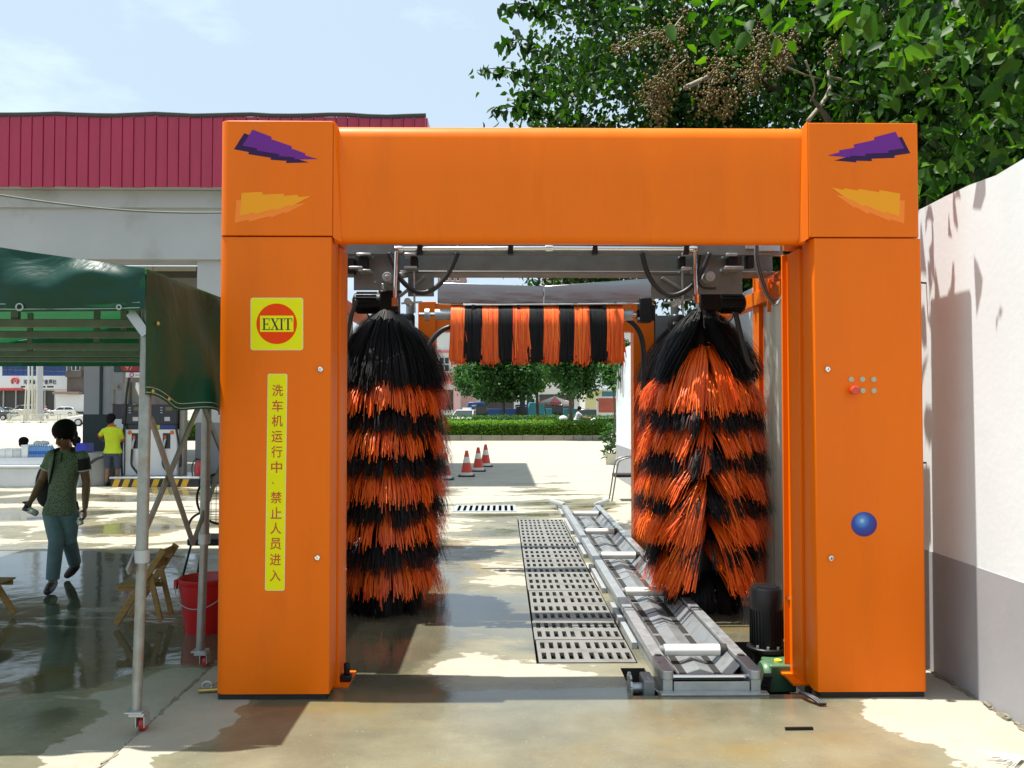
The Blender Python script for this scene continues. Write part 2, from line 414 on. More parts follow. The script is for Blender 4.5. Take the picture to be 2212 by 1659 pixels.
# conveyor and pits (metres)
CXL, CXR = 0.97, 1.487                                # centres of the two conveyor rails
CY0, CY1 = 4.98, 13.35
GX0, GX1 = gr(1163, 1430).x, gr(1374, 1430).x         # grate row
GY0, GY1 = gr(1265, 1432).y, gr(1175, 1122).y
PITA = (gr(1352, 1470).x, CXL - 0.06, gr(1380, 1503).y, gr(1380, 1443).y)   # sprocket pit
PITB = (CXR + 0.05, 2.02, gr(1680, 1500).y, 6.05)                           # gearbox pit
GP = (GX0 - 0.014, GX1 + 0.008, GY0 - 0.01, GY1 + 0.006)
DR = (gr(985, 1100).x, gr(1112, 1100).x, gr(1050, 1105).y, gr(1050, 1092).y)
holes = [PITA, PITB, GP, DR]
hx = sorted({v for h in holes for v in (h[0], h[1])}); hy = sorted({v for h in holes for v in (h[2], h[3])})
SX0, SX1, SY0, SY1 = -1.86, 2.80, -2.5, DR[3] + 0.35
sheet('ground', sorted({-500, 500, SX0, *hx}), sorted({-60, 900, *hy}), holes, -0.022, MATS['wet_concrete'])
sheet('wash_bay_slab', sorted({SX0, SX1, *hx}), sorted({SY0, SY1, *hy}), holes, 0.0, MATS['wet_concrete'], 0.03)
for h, dp, nm in ((PITA, 0.22, 'sprocket_pit'), (PITB, 0.25, 'gearbox_pit'), (GP, 0.35, 'drain_channel'), (DR, 0.3, 'cross_drain')):
    mb = MB(); x0, x1, y0, y1 = h; zb = -dp
    mb.quad((x0, y0, zb), (x1, y0, zb), (x1, y1, zb), (x0, y1, zb))
    for a, b in (((x0, y0), (x1, y0)), ((x1, y0), (x1, y1)), ((x1, y1), (x0, y1)), ((x0, y1), (x0, y0))):
        mb.quad((*a, -0.001), (*b, -0.001), (*b, zb), (*a, zb))
    struct(mb.build(nm, 'pit_black', origin=((x0 + x1) / 2, (y0 + y1) / 2, zb)))
# chipped mortar along the slab edge
mat('mortar', (0.21, 0.19, 0.14), 0.9, var=0.3, vscale=12, bump=0.3, bscale=50)
mb = MB()
for i in range(46):
    y = 2.6 + i * 0.075 + rng.uniform(-.02, .02); ww = rng.uniform(.012, .034)
    mb.box((SX0 - ww * .35, y, -0.014 + rng.uniform(0, .008)), (ww, rng.uniform(.05, .11), 0.02), (rng.uniform(-.1, .1), rng.uniform(-.3, .3), rng.uniform(-.3, .3)))
stuff(tag(mb.build('mortar_crumbs', 'mortar'), 'broken mortar along the edge of the raised wash slab', 'mortar'))

# ================================================================== right-hand wall
mat('wall_white', (0.70, 0.765, 0.79), 0.8, var=0.04, vscale=1.3, bump=0.06, bscale=25, dirt=(0.60, 0.645, 0.655), dscale=1.1, dlo=0.55, dhi=0.85)
mat('wall_grey', (0.315, 0.325, 0.345), 0.75, var=0.06, vscale=2.0, bump=0.05, bscale=25, dirt=(0.42, 0.41, 0.39), dscale=1.4, dlo=0.6, dhi=0.85)
WX = 2.72; WT = 2.96; WB = 0.755; WY0, WY1 = -4.0, 20.2
t = thing('boundary_wall', 'long white rendered boundary wall with grey lower band beside the wash bay', 'wall', (WX + .12, 8, 0))
mb = MB(); n = 90
top = [WT + 0.005 * math.sin(i * 1.7) + rng.uniform(-.009, .009) for i in range(n + 1)]
for i in range(n):
    a = WY0 + (WY1 - WY0) * i / n; b = WY0 + (WY1 - WY0) * (i + 1) / n; za, zb = top[i], top[i + 1]; x1 = WX + .24
    mb.quad((WX, a, -.03), (WX, b, -.03), (WX, b, zb), (WX, a, za)); mb.quad((x1, a, -.03), (x1, b, -.03), (x1, b, zb), (x1, a, za))
    mb.quad((WX, a, za), (WX, b, zb), (x1, b, zb), (x1, a, za))
for a, z in ((WY0, top[0]), (WY1, top[-1])): mb.quad((WX, a, -.03), (WX + .24, a, -.03), (WX + .24, a, z), (WX, a, z))
mb.build('wall_face', 'wall_white', t)
mb = MB(); mb.bb(WX - .004, WX, WY0, WY1, -.02, WB); mb.bb(WX, WX + .24, WY1, WY1 + .004, -.02, WB)
mb.build('grey_band', 'wall_grey', t)
mb = MB()
for i in range(120):
    y = rng.uniform(3.2, 9); mb.box((WX - rng.uniform(.0, .02), y, rng.uniform(-.005, .01)), (rng.uniform(.01, .04), rng.uniform(.03, .09), .02), (0, rng.uniform(-.4, .4), rng.uniform(-.3, .3)))
stuff(mb.build('mortar_line', 'mortar', t))
for (u, v) in ((2000, 612), (2000, 1000)):
    p = atX(u, v, WX); mb = MB(); mb.cyl((WX + .02, p.y, p.z), (WX - .075, p.y - .02, p.z + .004), .006, n=6); mb.build('rebar_stub', 'black_iron', t)

# ================================================================== the front portal
XL0, XL1 = at(469, 876, YF).x, at(714, 876, YF).x
XR0, XR1 = at(1762, 876, YF).x, at(1997, 876, YF).x
ZS = at(700, 511, YF).z; ZT = at(700, 262, YF).z
t = gantry = thing('car_wash_portal', 'tall orange painted steel car wash portal with exit sign and purple lightning decals', 'car wash', ((XL0 + XR1) / 2, YF + .2, 0))
OP = 'orange_paint'
# columns: a front cover with a rounded outer edge, and a flanged post behind it
for side, (x0, x1) in (('l', (XL0, XL1)), ('r', (XR0, XR1))):
    rr = (.055, .006, .006, .01) if side == 'l' else (.006, .03, .006, .006)
    if side == 'r':
        poly = rrect(x0, x1, YF, YF + .20, (.0, .03, .006, .006)); poly = [(x0 - .014, YF + .03) if p == (x0, YF) else p for p in poly]; poly.insert(1, (x0, YF))
    else: poly = rrect(x0, x1, YF, YF + .20, rr)
    mb = MB(); mb.prism(poly, .035, ZS - .004); c = mb.build('column_cover', OP, t, smooth=30)
    mb = MB(); ex = .010
    x0b, x1b = (x0 + .02, x1 + ex) if side == 'l' else (x0 - ex, x1 - .02)
    mb.prism(rrect(x0 + .03, x1 - .03, YF + .198, YF + .235, .004), .03, ZS - .02)
    mb.prism(rrect(x0b, x1b, YF + .235, YF + .47, .006), .012, ZS - .02)
    fx = x1b if side == 'l' else x0b; sg = 1 if side == 'l' else -1
    if side == 'r': mb.bb(fx, fx + sg * .03, YF + .455, YF + .47, .012, ZS - .02)
    mb.build('column_post', OP, t, bevel=.003)
    mb = MB(); mb.bb(min(x0b, x1b) - (.06 if side == 'r' else -.0), max(x0b, x1b) + (.06 if side == 'l' else 0), YF + .21, YF + .50, 0.001, .013)
    mb.build('foot_plate', OP, t)
    mb = MB(); mb.bb(x0 + .015, x1 - .015, YF + .015, YF + .19, .001, .037); mb.build('plinth', 'pit_black', t)
    # top box
    tx0, tx1 = (at(475, 400, YF).x, at(719, 400, YF).x) if side == 'l' else (at(1746, 400, YF).x, at(1985, 400, YF).x)
    rr = (.05, .004, .004, .02) if side == 'l' else (.004, .025, .01, .004)
    mb = MB(); mb.prism(rrect(tx0, tx1, YF - .008, YF + .46, rr), ZS + .004, ZT); mb.build('top_box', OP, t, smooth=30, bevel=.006)
    if side == 'l': BX0 = tx1 + .002
    else: BX1 = tx0 - .002
# beam with rolled edges
zb0, zb1 = at(1200, 522, YF).z, at(1200, 264, YF).z
mb = MB(); mb.prism(rrect(YF + .03, YF + .12, zb0, zb1, (.04, .02, .0, .085), 8), BX0, BX1, 'X'); mb.build('beam', OP, t, smooth=30)
mb = MB(); mb.bb(BX0, BX1, YF + .1201, YF + .44, zb1 - .03, zb1 - .001); mb.build('beam_top', OP, t, bevel=.006)
mb = MB(); mb.bb(BX0, BX1, YF + .42, YF + .439, zb0 + .14, zb1 - .031); mb.build('beam_back', OP, t)
# flanges between beam and top boxes
for x, sg in ((BX0, 1), (BX1, -1)):
    mb = MB(); d = Vector((0, .03, 0))
    q = [Vector(p) for p in ((x + sg * .001, YF - .004, zb1 + .01), (x + sg * .020, YF + .028, zb1 - .02), (x + sg * .045, YF + .028, zb0), (x + sg * .001, YF - .004, zb0 + .02))]
    mb.add(q + [p + d for p in q], [(0, 1, 2, 3), (7, 6, 5, 4), (0, 4, 5, 1), (1, 5, 6, 2), (2, 6, 7, 3), (3, 7, 4, 0)])
    mb.build('beam_flange', OP, t)
# lightning decals
def poly_on(name, pts, Y, m, parent, thick=.002):
    P = [at(u, v, Y) for (u, v) in pts]
    mb = MB(); mb.prism([(p.x, p.z) for p in P], Y, Y - thick, 'Y'); return mb.build(name, m, parent)
def reg(ox, oy, k): return lambda pts, dx=0, dy=0: [((ox + (x + dx) * k) * .67769, (oy + (y + dy) * k) * .67769) for (x, y) in pts]
rA = reg(680, 350, .3255); rB = reg(2240, 350, .46293)
pl = [(385, 195), (570, 265), (566, 288), (768, 358), (764, 380), (900, 428), (898, 447), (1020, 482), (795, 487), (799, 466), (643, 455), (647, 436), (425, 400), (431, 380), (285, 352)]
yl = [(278, 815), (480, 805), (484, 832), (690, 822), (692, 843), (828, 833), (832, 855), (960, 843), (752, 950), (754, 930), (610, 990), (613, 970), (398, 1027), (402, 1005), (262, 1040)]
pr = [(1327, 152), (1385, 265), (1275, 281), (1278, 297), (1118, 303), (1121, 319), (1012, 317), (1014, 328), (863, 315), (943, 293), (939, 280), (1045, 262), (1040, 240), (1184, 208), (1180, 190)]
yr = [(885, 535), (970, 552), (974, 541), (1070, 556), (1072, 544), (1212, 568), (1216, 553), (1358, 577), (1353, 733), (1257, 703), (1254, 716), (1114, 655), (1106, 668), (1015, 617), (1012, 627)]
YD = YF - .008
for r_, a, b_, dx1, dy1, dx2, dy2 in ((rA, pl, yl, -82, 34, -53, 70), (rB, pr, yr, 44, 34, 33, 50)):
    poly_on('lightning_shadow', r_(a, dx1, dy1), YD, 'purple_dark', t, .0012); poly_on('lightning_bolt', r_(a), YD, 'purple', t, .0024)
    poly_on('lightning_shadow', r_(b_, dx2, dy2), YD, 'decal_light', t, .0012); poly_on('lightning_bolt', r_(b_), YD, 'decal_amber', t, .0024)
# EXIT sign
rC = reg(680, 900, .615)
def rpoly(name, x0, y0, x1, y1, rad, m, th, parent=t, lean=0.0):
    q = [(a, b) for (a, b) in rrect(x0, x1, y0, y1, rad, 5)]
    q = [(a - lean * (b - y0), b) for (a, b) in q]
    return poly_on(name, rC(q), YF, m, parent, th)
mat('sign_border', (0.75, 0.72, 0.45), 0.4)
s = rpoly('exit_sign', 193, 80, 466, 352, 14, 'sign_border', .0015); rpoly('sign_face', 196, 83, 463, 349, 12, 'sign_yellow', .0022, s)
poly_on('sign_disc', rC([(329 + 105 * math.cos(a * math.pi / 24), 215 + 105 * math.sin(a * math.pi / 24)) for a in range(48)]), YF, 'sign_red', s, .0032)
rpoly('sign_panel', 243, 173, 416, 257, 2, 'sign_yellow', .0042, s)
def serif(ch, x, w_):                 # bold serif capitals, y from 187 to 247
    T_, B_ = 187, 247; o = []
    def q(x0, y0, x1, y1): o.append([(x0, y0), (x1, y0), (x1, y1), (x0, y1)])
    if ch == 'E':
        q(x + 5, T_, x + 14, B_); q(x, T_, x + w_ - 3, T_ + 4); q(x, B_ - 4, x + w_ - 1, B_); q(x + 13, 215, x + w_ - 10, 219)
        q(x + w_ - 6, T_ + 3.9, x + w_ - 3, T_ + 15); q(x + w_ - 4, B_ - 16, x + w_ - 1, B_ - 3.9); q(x + w_ - 12, 209, x + w_ - 9.5, 225)
    if ch == 'X':
        o.append([(x + 5, T_ + 3), (x + 15, T_ + 3), (x + w_ - 5, B_ - 3), (x + w_ - 15, B_ - 3)])
        o.append([(x + w_ - 9, T_ + 3), (x + w_ - 5.5, T_ + 3), (x + 9, B_ - 3), (x + 5.5, B_ - 3)])
        for a, b in ((0, 20), (w_ - 17, w_)): q(x + a, T_, x + b, T_ + 3.5)
        for a, b in ((0, 17), (w_ - 21, w_)): q(x + a, B_ - 3.5, x + b, B_)
    if ch == 'I': q(x + 6, T_, x + 15, B_); q(x, T_, x + 21, T_ + 3.5); q(x, B_ - 3.5, x + 21, B_)
    if ch == 'T':
        q(x + w_ / 2 - 4.5, T_, x + w_ / 2 + 4.5, B_); q(x, T_, x + w_, T_ + 4); q(x, T_ + 3.9, x + 3, T_ + 16); q(x + w_ - 3, T_ + 3.9, x + w_, T_ + 16); q(x + w_ / 2 - 11, B_ - 3.5, x + w_ / 2 + 11, B_)
    return o
for ch, x, w_ in (('E', 255, 40), ('X', 297, 46), ('I', 344, 21), ('T', 367, 42)):
    mb = MB()
    for k, pg in enumerate(serif(ch, x, w_)):
        P = [at(u, v, YF) for (u, v) in rC(pg)]; mb.prism([(p.x, p.z) for p in P], YF - .004, YF - .0047 - k * .00008, 'Y')
    mb.build('letter', 'text_dark', s)
# warning strip
s = rpoly('warning_sign', 282, 474, 384, 1598, 10, 'sign_border', .0015, t, .0128); rpoly('sign_face', 285, 477, 381, 1595, 8, 'sign_yellow', .0022, s, .0128)
ys_ = [560, 640, 718, 800, 878, 958, 1040, 1115, 1195, 1275, 1355, 1437, 1520]
for ch, y in zip('洗车机运行中、禁止人员进入', ys_):
    (u, v), = rC([(333 - .0128 * (y - 560) * 1.02, y)]); p = at(u, v, YF - .003)
    hh = .108 if ch != '、' else .028
    text('character', ch, MATS['text_red'], s, (p.x - (.0 if ch != '、' else .02), p.y, p.z), hh * .62 if ch != '、' else .018, wide=.063 if ch != '、' else .012, off=.012)
mb = MB(); (u0, v0), (u1, v1) = rC([(273, 1207), (373, 1209)]); a, b = at(u0, v0, YF), at(u1, v1, YF)
mb.bb(a.x, b.x, YF - .0030, YF - .0024, a.z - .0015, a.z + .0015); mb.build('strip_joint', 'sign_border', s)
# locks, buttons, stop knob, ball decal
rD = reg(2480, 1050, .51242)
def knob(name, u, v, rad, th, m, n=18, dome=.3):
    p = at(u, v, YF); mb = MB(); mb.lathe((p.x, YF, p.z), [(rad, .0), (rad, -th * (1 - dome)), (rad * .72, -th)], n, 'Y'); return mb.build(name, m, t, smooth=40)
for (u, v) in (*rC([(555, 452), (540, 1427)]), *rD([(308, 248), (329, 1423)])):
    k = knob('lock', u, v, .0155, .012, 'chrome'); p = at(u, v, YF)
    mb = MB(); mb.bb(p.x - .002, p.x + .002, YF - .0135, YF - .0118, p.z - .006, p.z + .006); mb.build('keyhole', 'text_dark', k)
for (u, v) in rD([(454, 311), (524, 311), (594, 311), (526, 381), (595, 381)]):
    k = knob('push_button', u, v, .0155, .006, 'lens_grey')
u, v = rD([(462, 380)])[0]; p = at(u, v, YF)
mb = MB(); mb.lathe((p.x, YF, p.z), [(.014, 0), (.014, -.02), (.026, -.022), (.027, -.042), (.02, -.048)], 20, 'Y'); mb.build('emergency_stop', 'stop_red', t, smooth=35)
mball = bpy.data.materials.new('ball_print'); mball.use_nodes = True; nb = mball.node_tree; bb_ = nb.nodes['Principled BSDF']; bb_.inputs['Roughness'].default_value = .3
u, v = rD([(535, 1212)])[0]; p = at(u, v, YF)
tcn = nb.nodes.new('ShaderNodeTexCoord'); mpn = nb.nodes.new('ShaderNodeMapping'); grd = nb.nodes.new('ShaderNodeTexGradient'); grd.gradient_type = 'SPHERICAL'; rpn = nb.nodes.new('ShaderNodeValToRGB')
mpn.vector_type = 'TEXTURE'; loc = p - Vector(t.location) + Vector((-.012, 0, .02)); mpn.inputs['Location'].default_value = loc; mpn.inputs['Scale'].default_value = (.085, .085, .085)
nb.links.new(tcn.outputs['Object'], mpn.inputs['Vector']); nb.links.new(mpn.outputs[0], grd.inputs['Vector']); nb.links.new(grd.outputs['Fac'], rpn.inputs['Fac']); nb.links.new(rpn.outputs[0], bb_.inputs['Base Color'])
el = rpn.color_ramp.elements; el[0].color = (.035, .012, .17, 1); el[1].color = (.42, .62, .80, 1); q = el.new(.45); q.color = (.012, .055, .36, 1); q = el.new(.8); q.color = (.08, .25, .62, 1)
poly_on('ball_decal', rD([(535 + 80 * math.cos(a * math.pi / 24), 1212 + 76 * math.sin(a * math.pi / 24)) for a in range(48)]), YF, mball, t, .002)
# grub screw, gear on left foot and hose clip
for (u, v) in ((745, 1230), (1702, 1290)):
    p = at(u, v, YF + .46); mb = MB(); mb.cyl((p.x, YF + .462, p.z), (p.x, YF + .44, p.z), .012, n=8); mb.build('bolt', 'chrome', t)
mb = MB(); p = gr(742, 1475); mb.bb(p.x - .03, p.x + .05, p.y - .03, p.y + .03, .014, .05); mb.cyl((p.x + .02, p.y, .05), (p.x + .02, p.y, .12), .02, n=8); mb.build('hinge_block', 'black_iron', t, bevel=.006)

# ================================================================== inside the wash bay
def bristle_mat(name, c0, c1, rough):
    m = bpy.data.materials.new(name); m.use_nodes = True; MATS[name] = m
    N = m.node_tree.nodes; L = m.node_tree.links; b = N['Principled BSDF']; b.inputs['Roughness'].default_value = rough
    g = N.new('ShaderNodeNewGeometry'); rp = N.new('ShaderNodeValToRGB'); e = rp.color_ramp.elements; e[0].color = (*c0, 1); e[1].color = (*c1, 1)
    L.new(g.outputs['Random Per Island'], rp.inputs['Fac']); L.new(rp.outputs[0], b.inputs['Base Color'])
bristle_mat('bristle_orange', (0.86, 0.075, 0.003), (0.98, 0.19, 0.006), 0.45)
bristle_mat('bristle_black', (0.004, 0.004, 0.005), (0.010, 0.010, 0.011), 0.55)
MATS['bristle_black'].node_tree.nodes['Principled BSDF'].inputs['Specular IOR Level'].default_value = .22

def strands(roots, dirs_az, rad0, R_, drop, width, seg=4, curl=None, pw=1.7, outp=2.0):
    """ribbons hanging from a shaft: arrays of root height, azimuth at root and tip, reach, drop"""
    n = len(roots); t = np.linspace(0, 1, seg + 1)[None, :]
    az = dirs_az[:, :1] + (dirs_az[:, 1:] - dirs_az[:, :1]) * t ** 1.2
    r = rad0[:, None] + (R_ - rad0)[:, None] * (1 - (1 - t) ** outp)
    z = roots[:, None] - drop[:, None] * t ** pw
    if curl is not None: r = r + curl[:, None] * np.sin(t * math.pi)
    px, py = r * np.cos(az), r * np.sin(az)
    tx, ty = -np.sin(az), np.cos(az)
    wv = width[:, None] * (1 - .25 * t)
    A = np.stack([px - tx * wv / 2, py - ty * wv / 2, z], -1); B = np.stack([px + tx * wv / 2, py + ty * wv / 2, z + 0 * wv], -1)
    V = np.stack([A, B], 2).reshape(-1, 3)                       # strand, seg, 2
    base = (np.arange(n) * (seg + 1) * 2)[:, None] + (np.arange(seg) * 2)[None, :]
    F = np.stack([base, base + 1, base + 3, base + 2], -1).reshape(-1, 4)
    return V, F
def ring(name, m, parent, c, ztip, R_, drop, n, seed, part=0.0, az0=-1.57, rad0=.10, width=.0075, pw=1.7, outp=2.0, zj=.028, spread=2.0, clumps=40, gapw=.62):
    g = np.random.default_rng(seed)
    a = g.uniform(0, 2 * math.pi, n)
    cl = g.uniform(0, 2 * math.pi, clumps); cz = g.normal(0, zj * .8, clumps); cr = g.normal(0, .018, clumps)
    dif = (a[:, None] - cl[None, :] + math.pi) % (2 * math.pi) - math.pi
    k = np.abs(dif).argmin(1); d0 = dif[np.arange(n), k]
    atip = a - d0 * .36 + g.normal(0, .045, n)
    if part:
        dd = (atip - az0 + math.pi) % (2 * math.pi) - math.pi
        atip = atip + np.where(dd > 0, 1, -1) * part * np.exp(-(dd / gapw) ** 2)
    Rr = R_ + cr[k] * 1.3 + g.normal(0, .028, n); dr = drop + g.normal(0, zj, n) - cz[k]
    zr = np.full(n, ztip + drop) + g.uniform(-.03, .03, n)
    V, F = strands(zr, np.stack([a, atip], 1), np.full(n, rad0) + g.uniform(-.02, .02, n), Rr, dr, np.full(n, width) * g.uniform(.7, 1.25, n), pw=pw, outp=outp, curl=g.normal(0, .012, n))
    V = V + np.array([c[0], c[1], 0])
    return raw(name, V, F, MATS[m], parent)
def wash_brush(label, c, zs, R_, seed, parts=None, az0=-1.57, n=1200, scale_n=1.0):
    t = thing('vertical_wash_brush', label, 'wash brush', (c[0], c[1], 0), group='upright wash brushes')
    zt = zs[0][0] + zs[0][1]
    mb = MB(); mb.cyl((*c, .03), (*c, zt + .30), .045, n=14); mb.build('shaft', 'steel_grey', t, smooth=40)
    mb = MB(); mb.lathe((*c, 0), [(.085, .04), (.12, .3), (.19, .7), (.20, zt - .5), (.10, zt - .06), (.06, zt)], 18); mb.build('hub', 'bristle_black', t, smooth=True)
    for i, (ztip, drop, colr, rr) in enumerate(zs):
        m = 'bristle_black' if colr == 'b' else 'bristle_orange'
        pt = parts[i] if parts else 0.0
        ring('bristle_ring', m, t, c, ztip, R_ * rr, drop, int((n if i else n * 1.7) * scale_n), seed + i * 7, pt, az0, rad0=.06 if i == 0 else .10, pw=1.25 if i == 0 else 1.5, outp=1.35 if i == 0 else 1.8)
    # brush skirt that touches the floor
    ring('bristle_ring', 'bristle_black', t, c, .012, R_ * .62, .28, n, seed + 99, 0, az0, rad0=.12, pw=1.1, zj=.005, outp=3.0)
    return t
def zrow(ys, s_, first): return [1.68 - (y - 876) / s_ for y in ys]
# front left brush
YB = gr(845, 1312).y; s_ = FPX / YB
cL = (at(835, 876, YB).x, YB)
tips = [834, 884, 928, 975, 1018, 1068, 1108, 1155, 1200, 1254]
zs = [(1.68 - (y - 876) / s_, .62 if i == 0 else .30, 'bo'[i % 2], 1.0 if i < 9 else .90) for i, y in enumerate(tips)]
bL = wash_brush('black and orange upright brush beside the exit sign column', cL, zs, .48, 31)
# front right brush, bristles parted down the front
cR = (at(1516, 876, YB).x, YB)
zs = [(1.68 - (y - 876) / s_, .55 if i == 0 else .30 + .05 * (i % 2), 'bo'[i % 2], q) for i, (y, q) in enumerate(((815, .98), (885, 1.06), (925, 1.08), (972, 1.08), (1015, 1.1), (1062, 1.08), (1102, 1.12), (1148, 1.12), (1200, 1.04), (1250, .96)))]
bR = wash_brush('black and orange upright brush with parted bristles beside the clear side panel', cR, zs, .475, 71,
                parts=[.50, .05, .10, .30, .10, .34, .10, .50, .10, .50], az0=-1.75)
for (zr_, ztip_, n_, cc, pt, sp_, R2, op, az_) in ((1.72 + .42, 1.66, 360, 'o', .24, .30, .47, 1.5, -1.62), (1.68 - (1030 - 876) / s_, 1.68 - (1150 - 876) / s_, 190, 'o', .75, .10, .50, 2.6, -1.62), (1.68 - (1112 - 876) / s_, 1.68 - (1242 - 876) / s_, 190, 'o', .75, .10, .48, 2.6, -1.66), (1.68 - (905 - 876) / s_, 1.68 - (1010 - 876) / s_, 70, 'o', .35, .22, .46, 1.8, -1.5)):
    g9 = np.random.default_rng(int(abs(ztip_) * 1000)); a_ = g9.normal(az_, sp_, n_); tip_ = a_ + np.sign(a_ - az_) * g9.uniform(.3, 1, n_) * pt
    V, F = strands(np.full(n_, zr_) + g9.normal(0, .02, n_), np.stack([a_, tip_], 1), np.full(n_, .12), R2 + g9.normal(0, .025, n_), zr_ - ztip_ + g9.normal(0, .035, n_), g9.uniform(.007, .012, n_), seg=6, pw=1.9, outp=op)
    raw('bristle_lock', V + np.array([cR[0], cR[1], 0]), F, MATS['bristle_orange'], bR)
# rear pair
YB2 = 9.7; s2 = FPX / YB2
for u, lab, sd in ((885, 'black and orange upright brush at the far left of the wash bay', 131), (1458, 'black and orange upright brush at the far right of the wash bay', 171)):
    c = (at(u, 876, YB2).x, YB2)
    zs = [(1.95 - i * .178, .60 if i == 0 else .30, 'bo'[i % 2], 1.0) for i in range(10)]
    wash_brush(lab, c, zs, .45, sd, n=420)

# ------------------------------------------------------------------ horizontal top brush
YT = 8.7; sT = FPX / YT
ax = at(1160, 680, YT); x0, x1 = at(976, 680, YT).x, at(1344, 680, YT).x
t = thing('top_wash_brush', 'striped orange and black horizontal top brush hanging above the bay', 'wash brush', (ax.x, YT, ax.z - .5))
mb = MB(); mb.cyl((at(905, 680, YT).x, YT, ax.z), (at(1392, 680, YT).x, YT, ax.z), .022, n=12); mb.build('axle', 'chrome', t, smooth=40)
for a, b in ((at(940, 680, YT).x, x0), (x1, at(1366, 680, YT).x)):
    mb = MB(); mb.cyl((a, YT, ax.z), (b, YT, ax.z), .058, n=18); mb.build('axle_sleeve', 'galv_white', t, smooth=40)
mb = MB(); mb.cyl((at(918, 680, YT).x, YT, ax.z), (at(928, 680, YT).x, YT, ax.z), .065, n=16); mb.build('flange', 'galv', t, smooth=40)
edges = [976, 1022, 1068, 1116, 1164, 1212, 1246, 1258]
bands = [(976, 1005, 'o'), (1005, 1042, 'b'), (1042, 1076, 'o'), (1076, 1109, 'b'), (1109, 1142, 'o'), (1142, 1174, 'b'), (1174, 1208, 'o'), (1208, 1240, 'b'), (1240, 1272, 'o'), (1272, 1308, 'b'), (1308, 1344, 'o')]
g = np.random.default_rng(5)
for bi, (ua, ub, cc) in enumerate(bands):
    xa, xb = at(ua, 680, YT).x, at(ub, 680, YT).x; n = 260
    x = g.uniform(xa, xb, n); fr = np.where(g.uniform(0, 1, n) < .6, -1, 1)
    L_ = g.normal(.46, .02, n) if cc == 'b' else g.normal(.475, .022, n)
    if cc == 'o':
        sh = g.uniform(0, 1, n) < .28; L_[sh] *= g.uniform(.55, .9, sh.sum())
    tt = np.linspace(0, 1, 6)[None, :]
    lean = g.normal(0, .018, n) + (xb - xa) * .0
    # over the top of the axle, then straight down
    ang = np.clip(tt * 4, 0, 1) * (math.pi / 2); dn = np.clip((tt - .2) / .8, 0, 1)
    rr = g.uniform(.075, .105, n)[:, None]
    PX = x[:, None] + lean[:, None] * dn ** 1.5
    PY = YT + fr[:, None] * (rr * np.sin(ang) + g.normal(0, .012, n)[:, None] * dn)
    PZ = ax.z + rr * np.cos(ang) * 1.0 - dn * L_[:, None]
    wv = (.011 * g.uniform(.7, 1.2, n))[:, None] * np.ones_like(tt)
    A = np.stack([PX - wv / 2, PY, PZ], -1); B = np.stack([PX + wv / 2, PY, PZ], -1)
    V = np.stack([A, B], 2).reshape(-1, 3)
    base = (np.arange(n) * 12)[:, None] + (np.arange(5) * 2)[None, :]
    F = np.stack([base, base + 1, base + 3, base + 2], -1).reshape(-1, 4)
    raw('bristle_band', V, F, MATS['bristle_orange' if cc == 'o' else 'bristle_black'], t)
mb = MB(); p = at(1385, 672, YT); mb.bb(p.x - .03, p.x + .10, YT - .08, YT + .08, p.z - .12, p.z + .13); mb.cyl((p.x - .05, YT, ax.z), (p.x - .03, YT, ax.z), .05, n=12)
mb.bb(p.x + .10, p.x + .14, YT - .05, YT + .05, p.z - .10, p.z + .06); mb.build('drive_motor', 'black_iron', t, bevel=.012)
p = at(1380, 688, YT - .09); mb = MB(); mb.bb(p.x - .012, p.x + .012, YT - .084, YT - .080, p.z - .01, p.z + .012); mb.build('rating_plate', 'galv_white', t)
# polished guard above it, in two lengths
for (ua, va, va2), (ub, vb, vb2) in (((945, 610, 655), (1174, 618, 661)), ((1176, 618, 661), (1412, 600, 650))):
    a0, a1, b0, b1 = at(ua, va, YT - .05), at(ua, va2, YT - .05), at(ub, vb, YT - .05), at(ub, vb2, YT - .05); d = Vector((0, .12, 0))
    mb = MB(); vs = [a0, a1, b1, b0, a0 + d, a1 + d, b1 + d, b0 + d]
    mb.add(vs, [(0, 1, 2, 3), (7, 6, 5, 4), (0, 4, 5, 1), (1, 5, 6, 2), (2, 6, 7, 3), (3, 7, 4, 0)]); mb.build('brush_guard', 'stainless', t, bevel=.006)
mb = MB(); a, b = at(1000, 659, YT - .06), at(1385, 656, YT - .06); mb.cyl(a, b, .009, n=8); mb.build('spray_pipe', 'galv', t, smooth=40)
for u in (1022, 1120, 1305):
    a = at(u, 661, YT - .06); mb = MB(); mb.bb(a.x - .015, a.x + .015, a.y - .02, a.y + .02, a.z - .03, a.z + .012); mb.build('spray_nozzle', 'black_iron', t)
for side, (pts) in ((0, [(975, 706), (945, 710), (918, 745), (916, 790)]), (1, [(1355, 690), (1395, 715), (1392, 750), (1390, 850)])):
    q = [at(u, v, YT + .12) for u, v in pts]; mb = MB(); mb.tube(bez(*q), .028, 8); mb.build('support_arm', 'black_rubber', t, smooth=True)

